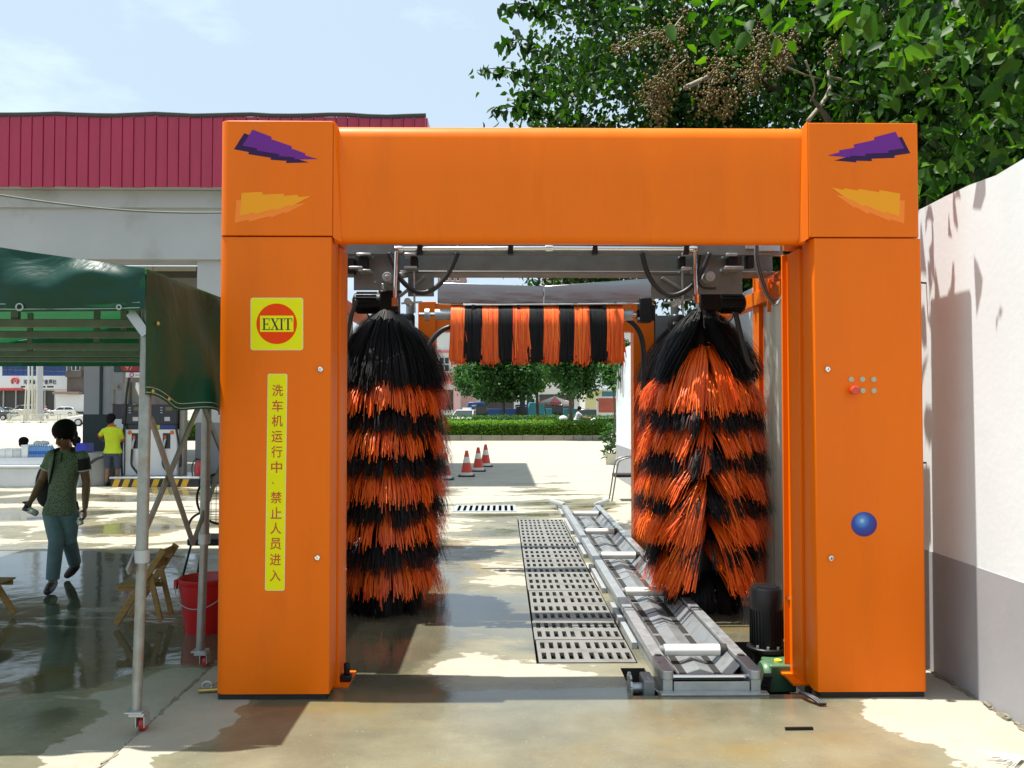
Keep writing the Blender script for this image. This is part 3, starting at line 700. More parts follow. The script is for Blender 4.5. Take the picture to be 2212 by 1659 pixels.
# ------------------------------------------------------------------ overhead carriage
def r4(x, y): return ((1040 + .3255 * x) * .67769, (730 + .3255 * y) * .67769)
def r5(x, y): return ((1740 + .3707 * x) * .67769, (730 + .3707 * y) * .67769)
YC = 6.55
t = carr = thing('overhead_carriage', 'grey steel carriage spanning the bay, carrying pipes, hoses and brush bearings', 'machine', (at(1200, 560, YC).x, YC, 2.3))
xa, xb = -1.44, 2.19
za, zb, zc = at(1200, 529, YC).z, at(1200, 550, YC).z, at(1200, 590, YC + .25).z
mb = MB(); mb.bb(xa, xb, YC, YC + .06, zb, za + .05); mb.build('front_rail', 'steel_grey', t, bevel=.004)
mb = MB(); mb.bb(xa + .02, xb - .02, YC + .20, YC + .32, zc, zb + .05); mb.bb(xa + .02, xb - .02, YC + .14, YC + .38, zc - .02, zc); mb.build('cross_beam', 'steel_grey', t, bevel=.004)
YP = YC - .05
mb = MB(); pts = [at(853, 655, YP), at(856, 545, YP), at(862, 537, YP), at(1180, 536, YP), at(1494, 537, YP), at(1501, 545, YP), at(1504, 650, YP)]; mb.tube(pts, .0165, 10); mb.build('water_pipe', 'chrome', t, smooth=50)
for u, v in ((853, 652), (1504, 645)):
    a = at(u, v, YP); mb = MB(); mb.cyl(a + Vector((0, 0, -.035)), a + Vector((0, 0, .03)), .026, .024, 8); mb.build('spray_nozzle', 'chrome', t, smooth=40)
for u, v in ((862, 538), (1497, 538), (1186, 536)):
    a = at(u, v, YP); mb = MB(); mb.lathe((a.x, a.y, a.z), [(.024, -.03), (.027, 0), (.024, .03)], 12, 'X'); mb.build('pipe_elbow', 'chrome', t, smooth=40)
for u in (907, 1103, 1285, 1482):
    a = at(u, 537, YP); mb = MB(); mb.bb(a.x - .02, a.x + .02, YP - .022, YC, a.z - .045, a.z + .035); mb.build('pipe_clamp', 'black_iron', t, bevel=.005)
Y2 = YC + .02
for pts in ([r4(620, 240), r4(700, 560), r4(880, 640), r4(960, 622)], ):
    pass
def hose(name, pts, Y, rad, m='black_rubber', parent=None, dy=0.0):
    q = [at(u, v, Y + dy * i / max(1, len(pts) - 1)) for i, (u, v) in enumerate(pts)]
    # smooth through the points
    P = []
    for i in range(len(q) - 1):
        a, b, c, d = q[max(i - 1, 0)], q[i], q[i + 1], q[min(i + 2, len(q) - 1)]
        for k in range(6):
            s = k / 6; P.append(.5 * ((2 * b) + (-a + c) * s + (2 * a - 5 * b + 4 * c - d) * s * s + (-a + 3 * b - 3 * c + d) * s ** 3))
    P.append(q[-1]); mb = MB(); mb.tube(P, rad, 8); return mb.build(name, m, parent or t, smooth=True)
hose('hose', [r4(615, 235), r4(655, 330), r4(715, 470), r4(820, 580), r4(930, 622), r4(1050, 590), r4(1170, 470), r4(1240, 350), r4(1285, 238)], YC - .02, .019)
hose('hose', [r5(828, 210), r5(860, 340), r5(920, 460), r5(1010, 550), r5(1100, 570), r5(1210, 525), r5(1300, 430), r5(1360, 320), r5(1405, 208)], YC - .02, .020)
hose('hose', [r5(1330, 210), r5(1310, 330), r5(1300, 420), r5(1345, 500), r5(1460, 510)], YC + .02, .010)
hose('hose', [r4(300, 690), r4(245, 850), r4(215, 1000), r4(165, 1180)], YC + .1, .017)
hose('hose', [r5(1630, 720), r5(1660, 850), r5(1700, 1020), r5(1740, 1150), r5(1795, 1205)], YC + .1, .022)
hose('wire', [r5(1482, 715), r5(1490, 780), r5(1545, 805), r5(1600, 770), r5(1612, 715)], YC - .02, .005)
hose('wire', [r4(405, 830), r4(425, 880), r4(470, 890)], YC, .005)
for i in range(4):
    hose('cable', [r5(1800 + i * 6, 130), r5(1800 + i * 8, 260), r5(1840 + i * 9, 430), r5(1900 + i * 8, 580), r5(1975 + i * 4, 652 - i * 9), r5(2040, 560 - i * 8), r5(2085, 400)], YC - .25 + i * .01, .0065, 'black_rubber' if i % 2 else 'steel_grey')
# end plates with wheels, brackets and rods
def plate(name, f, x0, y0, x1, y1, Y, th=.012, m='steel_grey'):
    a, b = at(*f(x0, y0), Y), at(*f(x1, y1), Y); mb = MB(); mb.bb(a.x, b.x, Y, Y + th, b.z, a.z); return mb.build(name, m, t, bevel=.003)
plate('end_plate', r4, 270, 232, 720, 600, YC + .12); plate('end_plate', r4, 800, 420, 1055, 660, YC + .14); plate('end_plate', r5, 1290, 205, 1690, 560, YC + .12); plate('end_plate', r5, 905, 400, 1290, 600, YC + .14)
for f, x, y, r_ in ((r4, 597, 470, 50), (r5, 1412, 408, 46), (r4, 795, 708, 34), (r5, 1137, 628, 32)):
    a = at(*f(x, y), YC); rr = r_ * (.000808 if f is r4 else .00092)
    mb = MB(); mb.lathe((a.x, YC, a.z), [(rr, .11), (rr, .0), (rr * .86, -.01)], 20, 'Y'); k = mb.build('guide_wheel', 'galv_white', t, smooth=40)
    mb = MB(); mb.lathe((a.x, YC, a.z), [(rr * .35, -.009), (rr * .35, -.03), (rr * .25, -.034)], 6, 'Y'); mb.build('wheel_bolt', 'galv', k)
for f, x0, y0, x1, y1, d in ((r4, 300, 240, 440, 262, .10), (r4, 760, 240, 880, 264, .10), (r4, 765, 368, 890, 390, .10), (r4, 230, 372, 360, 395, .14), (r4, 320, 400, 440, 420, .12), (r4, 545, 535, 565, 590, .05),
                             (r5, 1165, 210, 1265, 235, .1), (r5, 1165, 330, 1250, 360, .1), (r5, 1545, 212, 1640, 235, .1), (r5, 1530, 325, 1690, 352, .12), (r5, 1715, 130, 1790, 175, .1), (r5, 1830, 130, 2005, 195, .1), (r4, 700, 430, 760, 460, .05)):
    a, b = at(*f(x0, y0), YC), at(*f(x1, y1), YC); mb = MB(); mb.bb(a.x, b.x, YC - d * .3, YC + .125, b.z, a.z); mb.build('bracket', 'galv', t, bevel=.003)
for f, x0, y0, x1, y1 in ((r4, 310, 262, 400, 375), (r4, 820, 262, 890, 370), (r5, 1155, 235, 1210, 330), (r5, 1580, 235, 1660, 330), (r4, 195, 280, 270, 430), (r5, 1740, 215, 1800, 330)):
    a, b = at(*f(x0, y0), YC), at(*f(x1, y1), YC); mb = MB(); mb.bb(a.x, b.x, YC + .02, YC + .118, b.z, a.z); mb.build('limit_switch', 'black_iron', t, bevel=.008)
for f, pts in ((r4, ((858, 415), (866, 820))), (r5, ((1172, 350), (1180, 740))), (r4, ((735, 728), (940, 715))), (r5, ((1010, 640), (1240, 605)))):
    a, b = at(*f(*pts[0]), YC + .05), at(*f(*pts[1]), YC + .05); mb = MB(); mb.cyl(a, b, .008, n=8); mb.build('rod', 'galv', t, smooth=40)
for f, x, y in ((r4, 445, 418), (r4, 768, 418), (r5, 1545, 370), (r5, 1250, 370), (r4, 480, 520), (r5, 1265, 440)):
    a = at(*f(x, y), YC + .12); mb = MB(); mb.cyl((a.x, YC + .122, a.z), (a.x, YC + .105, a.z), .011, n=6); mb.build('bolt', 'galv', t)
for pa, pb in ((r4(720, 660), r4(960, 470)), (r5(1240, 570), r5(995, 420))):
    a, b = at(*pa, YC + .10), at(*pb, YC + .10); mb = MB(); mb.bar(a, b, .05, .02); mb.build('brace', 'steel_grey', t, bevel=.003)
# brush drives (parts of the carriage)
def drive(f, gx0, gy0, gx1, gy1, mx0, mx1, my, mr_, cx0, cx1, cy0, cy1, k):
    Y = YB
    a, b = at(*f(gx0, gy0), Y), at(*f(gx1, gy1), Y)
    mb = MB(); mb.bb(a.x, b.x, Y - .09, Y + .09, b.z, a.z); mb.lathe(((a.x + b.x) / 2, Y, a.z), [(.10, -.02), (.10, .012), (.04, .014)], 12); g_ = mb.build('gearbox', 'black_iron', t, bevel=.014, seg=3)
    p, q = at(*f(mx0, my), Y), at(*f(mx1, my), Y); mb = MB(); rr = mr_ * k
    mb.lathe((0, Y, p.z), [(rr * .55, p.x), (rr * .92, p.x + .015 * (1 if q.x > p.x else -1)), (rr, p.x + .03 * (1 if q.x > p.x else -1)), (rr, q.x), (rr * .8, q.x)], 20, 'X'); mm = mb.build('motor', 'black_iron', g_, smooth=35)
    mb = MB()
    for i in range(18):
        an = i / 18 * 2 * math.pi; mb.box(((p.x + q.x) / 2, Y + math.cos(an) * rr, p.z + math.sin(an) * rr), (abs(q.x - p.x) * .72, .004, .018), (an + math.pi, 0, 0) if False else (math.pi / 2 + an, 0, 0))
    stuff(mb.build('cooling_fins', 'black_iron', g_))
    p, q = at(*f(cx0, cy0), Y), at(*f(cx1, cy1), Y); mb = MB(); mb.lathe(((p.x + q.x) / 2, Y, 0), [(abs(q.x - p.x) / 2, q.z), (abs(q.x - p.x) / 2, p.z), (abs(q.x - p.x) * .3, p.z)], 20); mb.build('collar', 'galv_white', g_, smooth=40)
drive(r4, 535, 612, 715, 835, 262, 540, 722, 100, 545, 690, 848, 936, .00084)
drive(r5, 1308, 528, 1482, 712, 1712, 1470, 640, 82, 1330, 1456, 742, 822, .00095)
for f, x0, y0, x1, y1 in ((r4, 712, 832, 868, 985), (r4, 460, 835, 540, 975), (r5, 1045, 740, 1200, 870), (r5, 1200, 760, 1325, 820)):
    a, b = at(*f(x0, y0), YB + .35), at(*f(x1, y1), YB + .35); mb = MB(); mb.lathe(((a.x + b.x) / 2, YB + .35, 0), [(abs(b.x - a.x) * .42, b.z), (abs(b.x - a.x) * .5, b.z + .03), (abs(b.x - a.x) * .5, a.z - .02), (abs(b.x - a.x) * .4, a.z)], 16); mb.build('pump_motor', 'black_iron', t, smooth=40)
for f, x, y in ((r4, 812, 912), (r5, 1115, 808)):
    a = at(*f(x, y), YB + .24); mb = MB(); mb.bb(a.x - .018, a.x + .018, a.y - .012, a.y + .02, a.z - .011, a.z + .011); mb.build('rating_plate', 'galv_white', t)

# ------------------------------------------------------------------ rear frame and side rails
YR = 10.0
t = thing('rear_wash_frame', 'orange steel frame at the far end of the wash bay', 'frame', (at(1150, 876, YR).x, YR, 0))
for a, b, nm in ((at(903, 700, YR).x, at(941, 700, YR).x, 0), (at(1368, 700, YR).x, at(1413, 700, YR).x, 1)):
    mb = MB(); mb.bb(a, b, YR, YR + .22, 0.001, at(1150, 652, YR).z); mb.build('post', OP, t, bevel=.004)
mb = MB(); mb.bb(at(941, 680, YR).x + .001, at(1368, 680, YR).x - .001, YR + .03, YR + .2, at(1150, 716, YR).z, at(1150, 655, YR).z); mb.build('cross_beam', OP, t, bevel=.004)
mb = MB(); a, b = at(1416, 700, YR).x, at(1450, 700, YR).x; mb.bb(a, b, YR + .02, YR + .2, .001, 2.75); mb.build('grey_post', 'steel_grey', t, bevel=.004)
# side posts at mid length and long rails
XRL, XRR = -1.50, 2.25
for X, lab, sx in ((XRL, 'orange side frame with long top rail behind the exit sign column', -1), (XRR, 'orange side frame with long top rail next to the white wall', 1)):
    t = thing('side_frame', lab, 'frame', (X, 7.5, 0))
    mb = MB(); mb.bb(X - .05, X + .05, YF + .5, YR + .2, 2.55, 2.67); mb.build('top_rail', OP, t, bevel=.004)
    mb = MB(); mb.bb(X - .04, X + .04, YF + .5, YR + .2, .012, .10); mb.build('bottom_rail', OP, t, bevel=.004)
    mb = MB(); mb.bb(X - .06 + sx * .03, X + .06 + sx * .03, 7.30, 7.46, .001, 2.90); mb.build('post', OP, t, bevel=.004)
    mb = MB(); mb.bb(X - .035, X + .035, YF + .5, 7.29, 2.69, 2.76); mb.build('runway_rail', 'orange_red', t, bevel=.004)
    for y in (5.7, 6.2, 6.9):
        mb = MB(); mb.bb(X - .055 - sx * .01, X - .035 - sx * .01, y, y + .05, 2.45, 2.72); mb.build('rail_clip', OP, t, bevel=.003)
# clear corrugated side panels
def poly_mat():
    m = bpy.data.materials.new('polycarbonate'); m.use_nodes = True; MATS['polycarbonate'] = m
    N = m.node_tree.nodes; L = m.node_tree.links; b = N['Principled BSDF']; b.inputs['Roughness'].default_value = .22
    tcp = N.new('ShaderNodeTexCoord'); mpp = N.new('ShaderNodeMapping'); mpp.inputs['Scale'].default_value = (1, 9, .12); nzp = N.new('ShaderNodeTexNoise'); nzp.inputs['Scale'].default_value = 2.2; nzp.inputs['Detail'].default_value = 5; rpp = N.new('ShaderNodeValToRGB')
    rpp.color_ramp.elements[0].position = .36; rpp.color_ramp.elements[1].position = .62; rpp.color_ramp.elements[0].color = (.34, .29, .20, 1); rpp.color_ramp.elements[1].color = (.66, .67, .62, 1)
    L.new(tcp.outputs['Object'], mpp.inputs['Vector']); L.new(mpp.outputs[0], nzp.inputs['Vector']); L.new(nzp.outputs['Fac'], rpp.inputs['Fac']); L.new(rpp.outputs[0], b.inputs['Base Color'])
    tr = N.new('ShaderNodeBsdfTranslucent'); tr.inputs['Color'].default_value = (.74, .75, .68, 1); tp = N.new('ShaderNodeBsdfTransparent'); tp.inputs['Color'].default_value = (.9, .9, .86, 1)
    m1 = N.new('ShaderNodeMixShader'); m1.inputs[0].default_value = .30; m2 = N.new('ShaderNodeMixShader'); m2.inputs[0].default_value = .05
    L.new(b.outputs[0], m1.inputs[1]); L.new(tr.outputs[0], m1.inputs[2]); L.new(m1.outputs[0], m2.inputs[1]); L.new(tp.outputs[0], m2.inputs[2])
    L.new(m2.outputs[0], N['Material Output'].inputs['Surface'])
poly_mat()
def panel(X, y0, y1, lab):
    n = int((y1 - y0) / .042); mb = MB(); z0, z1 = .10, 2.54
    ys = [y0 + (y1 - y0) * i / n for i in range(n + 1)]
    for i in range(n):
        xa, xb = X + (.016 if i % 2 else -.016), X + (-.016 if i % 2 else .016)
        mb.quad((xa, ys[i], z0), (xb, ys[i + 1], z0), (xb, ys[i + 1], z1), (xa, ys[i], z1))
    t = thing('splash_panel', lab, 'panel', (X, (y0 + y1) / 2, z0))
    mb.build('ribbed_sheet', 'polycarbonate', t)
    mb = MB(); mb.bb(X - .012, X + .012, y0, y1, z1 - .01, z1 + .03); mb.build('top_channel', 'galv_white', t)
    mb = MB(); mb.bb(X - .012, X + .012, y1 - .004, y1 + .03, z0 + .001, z1 - .011); mb.build('edge_channel', OP, t)
panel(XRR + .02, YF + .52, 7.27, 'clear ribbed plastic splash panel beside the white wall')
panel(XRL + .02, YF + .52, 8.3, 'clear ribbed plastic splash panel behind the exit sign column')

# ================================================================== conveyor
t = conv = thing('conveyor', 'galvanized steel car conveyor track with white rollers running down the bay', 'conveyor', ((CXL + CXR) / 2, CY0, 0))
ZR = .128
for X in (CXL, CXR):
    mb = MB(); poly = rrect(X - .037, X + .037, CY0, CY1, (.034, .034, .004, .004), 6); mb.prism(poly, .075, ZR); r_ = mb.build('rail', 'galv', t, smooth=30, bevel=.004)
    mb = MB(); mb.bb(X - .027, X + .027, CY0 + .012, CY1 - .02, .002, .074); mb.build('rail_web', 'galv', t)
    mb = MB(); mb.lathe((X, CY0 + .32, ZR + .0012), [(.024, -.002), (.024, .0012), (.018, .0016)], 14); mb.build('slot', 'pit_black', t)
    for k in range(5):
        y = CY0 + .9 + k * 1.74; mb = MB(); sg = -1 if X == CXL else 1
        mb.bb(X + sg * .038, X + sg * .075, y, y + 1.2, .002, .045); mb.build('rail_bracket', 'galv_white', t)
    sx = 1 if X == CXL else -1
    mb = MB()
    for k in range(140):
        y = CY0 + .25 + k * .056; mb.bb(X + sx * .0375, X + sx * .046, y, y + .038, .07, .105)
    stuff(mb.build('chain_links', 'pit_black', t))
mat('trough_zinc', (0.29, 0.31, 0.32), 0.38, 0.45, var=.16, vscale=9, dirt=(.20, .20, .18), dscale=6, dlo=.5, dhi=.75)
cx = (CXL + CXR) / 2
prof = [(-.214, .105), (-.135, .020), (-.080, .020), (0, .044), (.080, .020), (.135, .020), (.214, .105)]
for i, (a, b) in enumerate(zip(prof[:-1], prof[1:])):
    mb = MB(); seg = 5; L_ = (CY1 - CY0 - .25) / seg
    for k in range(seg):
        y0 = CY0 + .18 + k * L_; y1 = y0 + L_ - .02
        mb.quad((cx + a[0], y0, a[1]), (cx + b[0], y0, b[1]), (cx + b[0], y1, b[1]), (cx + a[0], y1, a[1]))
    if i in (0, 1, 2, 3, 4, 5): mb.build('trough_sheet', 'trough_zinc', t)
for X in (-.108, .108):
    y = CY0 + .22
    while y < CY1 - .6:
        mb = MB(); mb.bb(cx + X - .022, cx + X + .022, y, y + .44, .0205, .0225); mb.build('drain_slot', 'pit_black', t); y += .50
for X in (-.05, .05, -.175, .175):      # fold lines
    y = CY0 + .5
    while y < CY1 - .6:
        mb = MB(); mb.box((cx + X, y, .045 if abs(X) < .1 else .066), (.085, .008, .006), (0, (-.42 if X < 0 else .42) if abs(X) < .1 else (.82 if X < 0 else -.82), 0)); mb.build('trough_rib', 'galv', t); y += .87
for y in (5.50, 7.22, 8.95, 10.65, 12.4):
    mb = MB(); mb.cyl((CXL + .075, y, .102), (CXR - .085, y, .102), .037, n=20); r_ = mb.build('roller', 'white_plastic', t, smooth=40)
    mb = MB(); mb.cyl((CXL + .04, y, .102), (CXL + .075, y, .102), .030, n=14); mb.build('bearing', 'steel_grey', r_, smooth=40)
    mb = MB(); mb.cyl((CXR - .085, y, .102), (CXR - .04, y, .102), .040, n=14); mb.build('bearing', 'pit_black', r_, smooth=40)
mb = MB(); mb.bb(CXL + .036, CXR - .036, CY0 + .012, CY0 + .022, .003, .062); mb.bb(CXL - .05, CXR + .06, CY0 - .05, CY0 + .011, .001, .012); mb.build('end_plate', 'galv', t, bevel=.002)
mb = MB(); mb.cyl((CXL + .038, CY0 + .09, .066), (CXR - .038, CY0 + .09, .066), .017, n=12); mb.build('end_shaft', 'chrome', t, smooth=40)
for X, sg in ((CXL, -1), (CXR, 1)):    # splayed guide tubes at the far end
    a = Vector((X, CY1 + .05, .115)); b = gr(1190 if sg < 0 else 1312, 1082, .115)
    mb = MB(); mb.tube([a - Vector((0, .12, 0)), a, b], .042, 12); mb.build('guide_tube', 'galv_white', t, smooth=50)
    mb = MB(); mb.bar((a + b) / 2 - Vector((0, 0, .113)), (a + b) / 2 - Vector((0, 0, .04)), .03, .03); mb.build('guide_foot', 'galv', t)
# sprocket and chain at the near end
x = CXL - .12; y = CY0 + .10
mb = MB()
for k in range(12):
    an = k / 12 * 2 * math.pi; mb.box((x - .09, y + .075 * math.cos(an), .0 + .075 * math.sin(an)), (.012, .03, .03), (an, 0, 0))
mb.lathe((x - .09, y, 0), [(.068, -.006), (.068, .006)], 20, 'X'); mb.lathe((x - .06, y, 0), [(.03, -.03), (.03, .09)], 14, 'X'); s_p = mb.build('sprocket', 'galv', t, smooth=30)
mb = MB(); mb.bb(x - .02, x + .045, y - .09, y + .09, -.10, .07); mb.build('bearing_block', 'steel_grey', t, bevel=.01)
hose('grease_line', [(1398, 1462), (1404, 1470), (1418, 1492), (1436, 1497)], CY0 + .03, .004, 'galv', t)
mb = MB()
for k in range(9):
    mb.box((CXR + .10, CY0 + .10 + k * .012, .05 - k * .018 + .02), (.05, .022, .012), (.9, 0, 0))
stuff(mb.build('drive_chain', 'black_iron', t))
# worm gearbox with upright motor
ym = 5.62; xm = at(1655, 1300, ym).x
t = thing('gear_motor', 'black upright electric motor on green worm gearbox beside the conveyor', 'motor', (xm, ym, -.25))
mb = MB(); mb.lathe((xm, ym, 0), [(.098, .10), (.098, .20), (.104, .36), (.104, .465), (.094, .482), (.0, .485)], 28); mo = mb.build('motor_housing', 'black_iron', t, smooth=40)
mb = MB(); mb.lathe((xm, ym, 0), [(.125, .07), (.128, .076), (.128, .092), (.122, .098)], 28); mb.build('motor_flange', 'black_iron', t, smooth=40)
for k in range(30):
    an = k / 30 * 2 * math.pi; mb = MB(); mb.box((xm + .102 * math.cos(an), ym + .102 * math.sin(an), .225), (.012, .003, .23), (0, 0, an)); mb.build('cooling_fin', 'black_iron', mo)
for k in range(9):
    xx = -.07 + k * .0175; hw = math.sqrt(max(0, .085 ** 2 - xx * xx)); mb = MB(); mb.bb(xm + xx - .003, xm + xx + .003, ym - hw, ym + hw, .484, .490); mb.build('fan_grille', 'black_rubber', mo)
mb = MB(); mb.bb(xm + .09, xm + .16, ym - .05, ym + .05, .15, .27); mb.build('terminal_box', 'black_iron', t, bevel=.01)
for an in (3.9, 4.5, 5.1): mb = MB(); mb.cyl((xm + .113 * math.cos(an), ym + .113 * math.sin(an), .09), (xm + .113 * math.cos(an), ym + .113 * math.sin(an), .115), .009, n=6); mb.build('bolt', 'galv', t)
yg = 5.40; xg = at(1672, 1430, yg).x
mb = MB(); mb.bb(xg - .05, xg + .12, yg - .07, yg + .12, -.12, .055); mb.build('gear_case', 'gear_green', t, bevel=.014, seg=3)
mb = MB(); mb.lathe((xg, yg, -.03), [(.08, -.085), (.092, -.07), (.092, -.045), (.05, -.04)], 20, 'X'); mb.build('end_cover', 'gear_green', t, smooth=40)
mb = MB(); mb.lathe((xg + .025, yg, .055), [(.024, -.002), (.024, .012), (.014, .017)], 14); mb.build('filler_cap', 'yellow_plastic', t, smooth=40)
mb = MB(); mb.bb(xg - .06, xg + .13, ym - .13, ym + .13, -.25, -.121); mb.bb(xm - .06, xm + .06, ym - .06, ym + .10, -.13, .071); mb.build('mount', 'pit_black', t)
# drain grates beside the conveyor
ng = 13; gl = (GY1 - GY0) / ng; gw = GX1 - GX0
def grate_mesh():
    mb = MB(); nxs = 10; sw, sl = .032, .150; z1, z0 = .004, -.02
    xs = [0]; ys = [0]
    for i in range(nxs):
        c = gw * (i + .5) / nxs * .95 + gw * .025 + (.012 if i >= 5 else -.006); xs += [c - sw / 2, c + sw / 2]
    xs.append(gw - .006)
    for j in range(2):
        c = gl * (.27 + .46 * j); ys += [c - sl / 2, c + sl / 2]
    ys.append(gl - .007)
    for i in range(len(xs) - 1):
        for j in range(len(ys) - 1):
            a, b, c, d = xs[i], xs[i + 1], ys[j], ys[j + 1]
            if i % 2 == 1 and j % 2 == 1:
                mb.quad((a, c, z1), (b, c, z1), (b, c, z0), (a, c, z0)); mb.quad((a, d, z1), (b, d, z1), (b, d, z0), (a, d, z0))
                mb.quad((a, c, z1), (a, d, z1), (a, d, z0), (a, c, z0)); mb.quad((b, c, z1), (b, d, z1), (b, d, z0), (b, c, z0))
            else: mb.quad((a, c, z1), (b, c, z1), (b, d, z1), (a, d, z1))
    W_, H_ = xs[-1], ys[-1]
    for a, b in (((0, 0), (W_, 0)), ((W_, 0), (W_, H_)), ((W_, H_), (0, H_)), ((0, H_), (0, 0))): mb.quad((*a, z1), (*b, z1), (*b, z0), (*a, z0))
    return mb
mat('grate_steel', (0.27, 0.268, 0.245), 0.45, 0.35, var=0.12, vscale=5, bump=0.05, bscale=40, dirt=(0.15, 0.14, 0.10), dscale=3.0, dlo=.5, dhi=.72)
gm = grate_mesh().build('drain_grate', 'grate_steel', origin=(0, 0, 0))
tag(gm, 'perforated galvanized floor grate in the row beside the conveyor', 'grate', 'floor grates beside the conveyor')
for i in range(ng):
    o = gm if i == 0 else gm.copy()
    if i: col.objects.link(o)
    o.location = (GX0 + rng.uniform(-.004, .004), GY0 + i * gl, rng.uniform(0, .004)); o.rotation_euler = (rng.uniform(-.003, .003), rng.uniform(-.004, .004), rng.uniform(-.004, .004))
# cross drain with slotted bars
t = thing('cross_drain_grate', 'pale slotted drain cover across the floor beyond the grates', 'grate', ((DR[0] + DR[1]) / 2, (DR[2] + DR[3]) / 2, -.02))
for a in (DR[2], DR[3]):
    mb = MB(); mb.bb(DR[0] - .05, DR[1] + .02, a - .05, a + .05, .001, .008); mb.build('frame_bar', 'galv_white', t)
for i in range(11):
    x = DR[0] + (DR[1] - DR[0]) * i / 10; mb = MB(); mb.bb(x - .025, x + .025, DR[2] + .051, DR[3] - .051, -.01, .007); mb.build('bar', 'galv_white', t)

# ================================================================== green work tent
def tarp_mat():
    m = bpy.data.materials.new('green_tarp'); m.use_nodes = True; MATS['green_tarp'] = m
    N = m.node_tree.nodes; L = m.node_tree.links; b = N['Principled BSDF']; b.inputs['Base Color'].default_value = (.010, .060, .044, 1); b.inputs['Roughness'].default_value = .42; b.inputs['Specular IOR Level'].default_value = .35
    tr = N.new('ShaderNodeBsdfTranslucent'); tr.inputs['Color'].default_value = (.004, .12, .035, 1); mx_ = N.new('ShaderNodeMixShader'); mx_.inputs[0].default_value = .32
    tcn = N.new('ShaderNodeTexCoord'); nz = N.new('ShaderNodeTexNoise'); nz.inputs['Scale'].default_value = 3.0; nz.inputs['Detail'].default_value = 4; nz.inputs['Distortion'].default_value = 1.2
    bp = N.new('ShaderNodeBump'); bp.inputs['Strength'].default_value = .5; bp.inputs['Distance'].default_value = .05
    L.new(tcn.outputs['Object'], nz.inputs['Vector']); L.new(nz.outputs['Fac'], bp.inputs['Height']); L.new(bp.outputs[0], b.inputs['Normal'])
    L.new(b.outputs[0], mx_.inputs[1]); L.new(tr.outputs[0], mx_.inputs[2]); L.new(mx_.outputs[0], N['Material Output'].inputs['Surface'])
tarp_mat()
mat('pipe_galv', (0.30, 0.315, 0.305), 0.4, 0.5, var=.2, vscale=15, dirt=(0.30, .2, .13), dscale=7, dlo=.52, dhi=.75)
mat('caster_red', (0.45, 0.035, 0.03), 0.4)
mat('rail_green', (0.16, 0.19, 0.16), 0.5, 0.3, var=.2, vscale=8)
mat('wood', (0.36, 0.20, 0.055), 0.55, var=.25, vscale=5, stretch=(2, 2, 14), bump=.05)
mat('bucket_red', (0.55, 0.010, 0.012), 0.32, coat=.2)
mat('brass', (0.5, 0.36, 0.12), 0.35, .8)
TY0, TY1, TXR, TXL, TXM = 4.275, 10.2, -1.795, -6.35, -4.1
ZE, ZRG = 2.365, 2.70
t = tent = thing('work_tent', 'green tarpaulin work tent on galvanized pipe legs with casters', 'tent', (-4.1, 7.2, 0))
def grid(name, f, nu, nv, m, parent, smooth=True):
    V = np.array([f(i / nu, j / nv) for j in range(nv + 1) for i in range(nu + 1)])
    idx = np.arange((nu + 1) * (nv + 1)).reshape(nv + 1, nu + 1)
    F = np.stack([idx[:-1, :-1], idx[:-1, 1:], idx[1:, 1:], idx[1:, :-1]], -1).reshape(-1, 4)
    return raw(name, V, F, MATS[m] if isinstance(m, str) else m, parent, smooth=smooth)
def wr(a, b, s=0.0): return math.sin(a * 5.1 + s) * math.sin(b * 3.7 + 1.3 * s) + .5 * math.sin(a * 11.3 + b * 7.7 + s * 2) + .25 * math.sin(a * 23.1 - b * 17.0 + s)
def roof(u, v):
    x = TXL + (TXR - TXL) * u; y = TY0 + (TY1 - TY0) * v
    z = ZRG - (ZRG - ZE) * abs(x - TXM) / (TXR - TXM)
    ed = min(1, min(u, 1 - u) * 8)
    z += -.035 * abs(math.sin(v * math.pi * 4)) * ed + .008 * wr(x, y)
    return (x, y, z)
grid('tarp_roof', roof, 56, 56, 'green_tarp', t)
def valance(u, v):
    x = TXL + (TXR - TXL) * u
    zt = ZRG - (ZRG - ZE) * abs(x - TXM) / (TXR - TXM) + .004; zb = 2.165 - .012 * math.sin(u * 9) - .02 * (1 - u)
    z = zt + (zb - zt) * v
    fold = math.sin(u * 34 + v * 3.5) * .020 + math.sin(u * 63 - v * 5) * .012 + math.sin(u * 121 + v * 7) * .005 + .05 * math.sin(math.pi * min(1, v)) * (.4 + .6 * math.sin(u * 12) ** 2)
    corner = math.exp(-((u - .955) / .02) ** 2) * .05 * math.sin(math.pi * v) * math.sin(v * 9)
    return (x, TY0 - .008 - fold * (.35 + v * (1 - v) * 2.6) - corner * .6, z)
grid('tarp_valance', valance, 160, 14, 'green_tarp', t)
def curtain(u, v):
    y = TY0 + 3.4 * u
    zt = ZE + .004; zb = 1.735 - .10 * math.sin(min(1, u * 2.2) * math.pi * .9) * .9 - .03 * u + .015 * math.sin(u * 40)
    z = zt + (zb - zt) * v
    k = v ** .8
    fr = min(1, u * 7); x = TXR + .002 + fr * k * (.045 * math.sin(u * 21 + v * 3.2) + .022 * math.sin(u * 47 - v * 2) + .06 * math.sin(math.pi * min(1, u * 2.6)) * math.sin(v * math.pi)) + .015 * math.sin(v * 9 + u * 15) * k * fr
    return (x + .05 * k * fr, y + .05 * math.sin(v * 5 + u * 9) * k * (1 - v) * fr, z)
grid('tarp_curtain', curtain, 90, 22, 'green_tarp', t)
def rear(u, v):
    x = TXL + (TXR - TXL) * u; zt = ZRG - (ZRG - ZE) * abs(x - TXM) / (TXR - TXM) + .004
    return (x, TY1 + .01 + .02 * math.sin(u * 30) * v, zt + (2.15 - zt) * v)
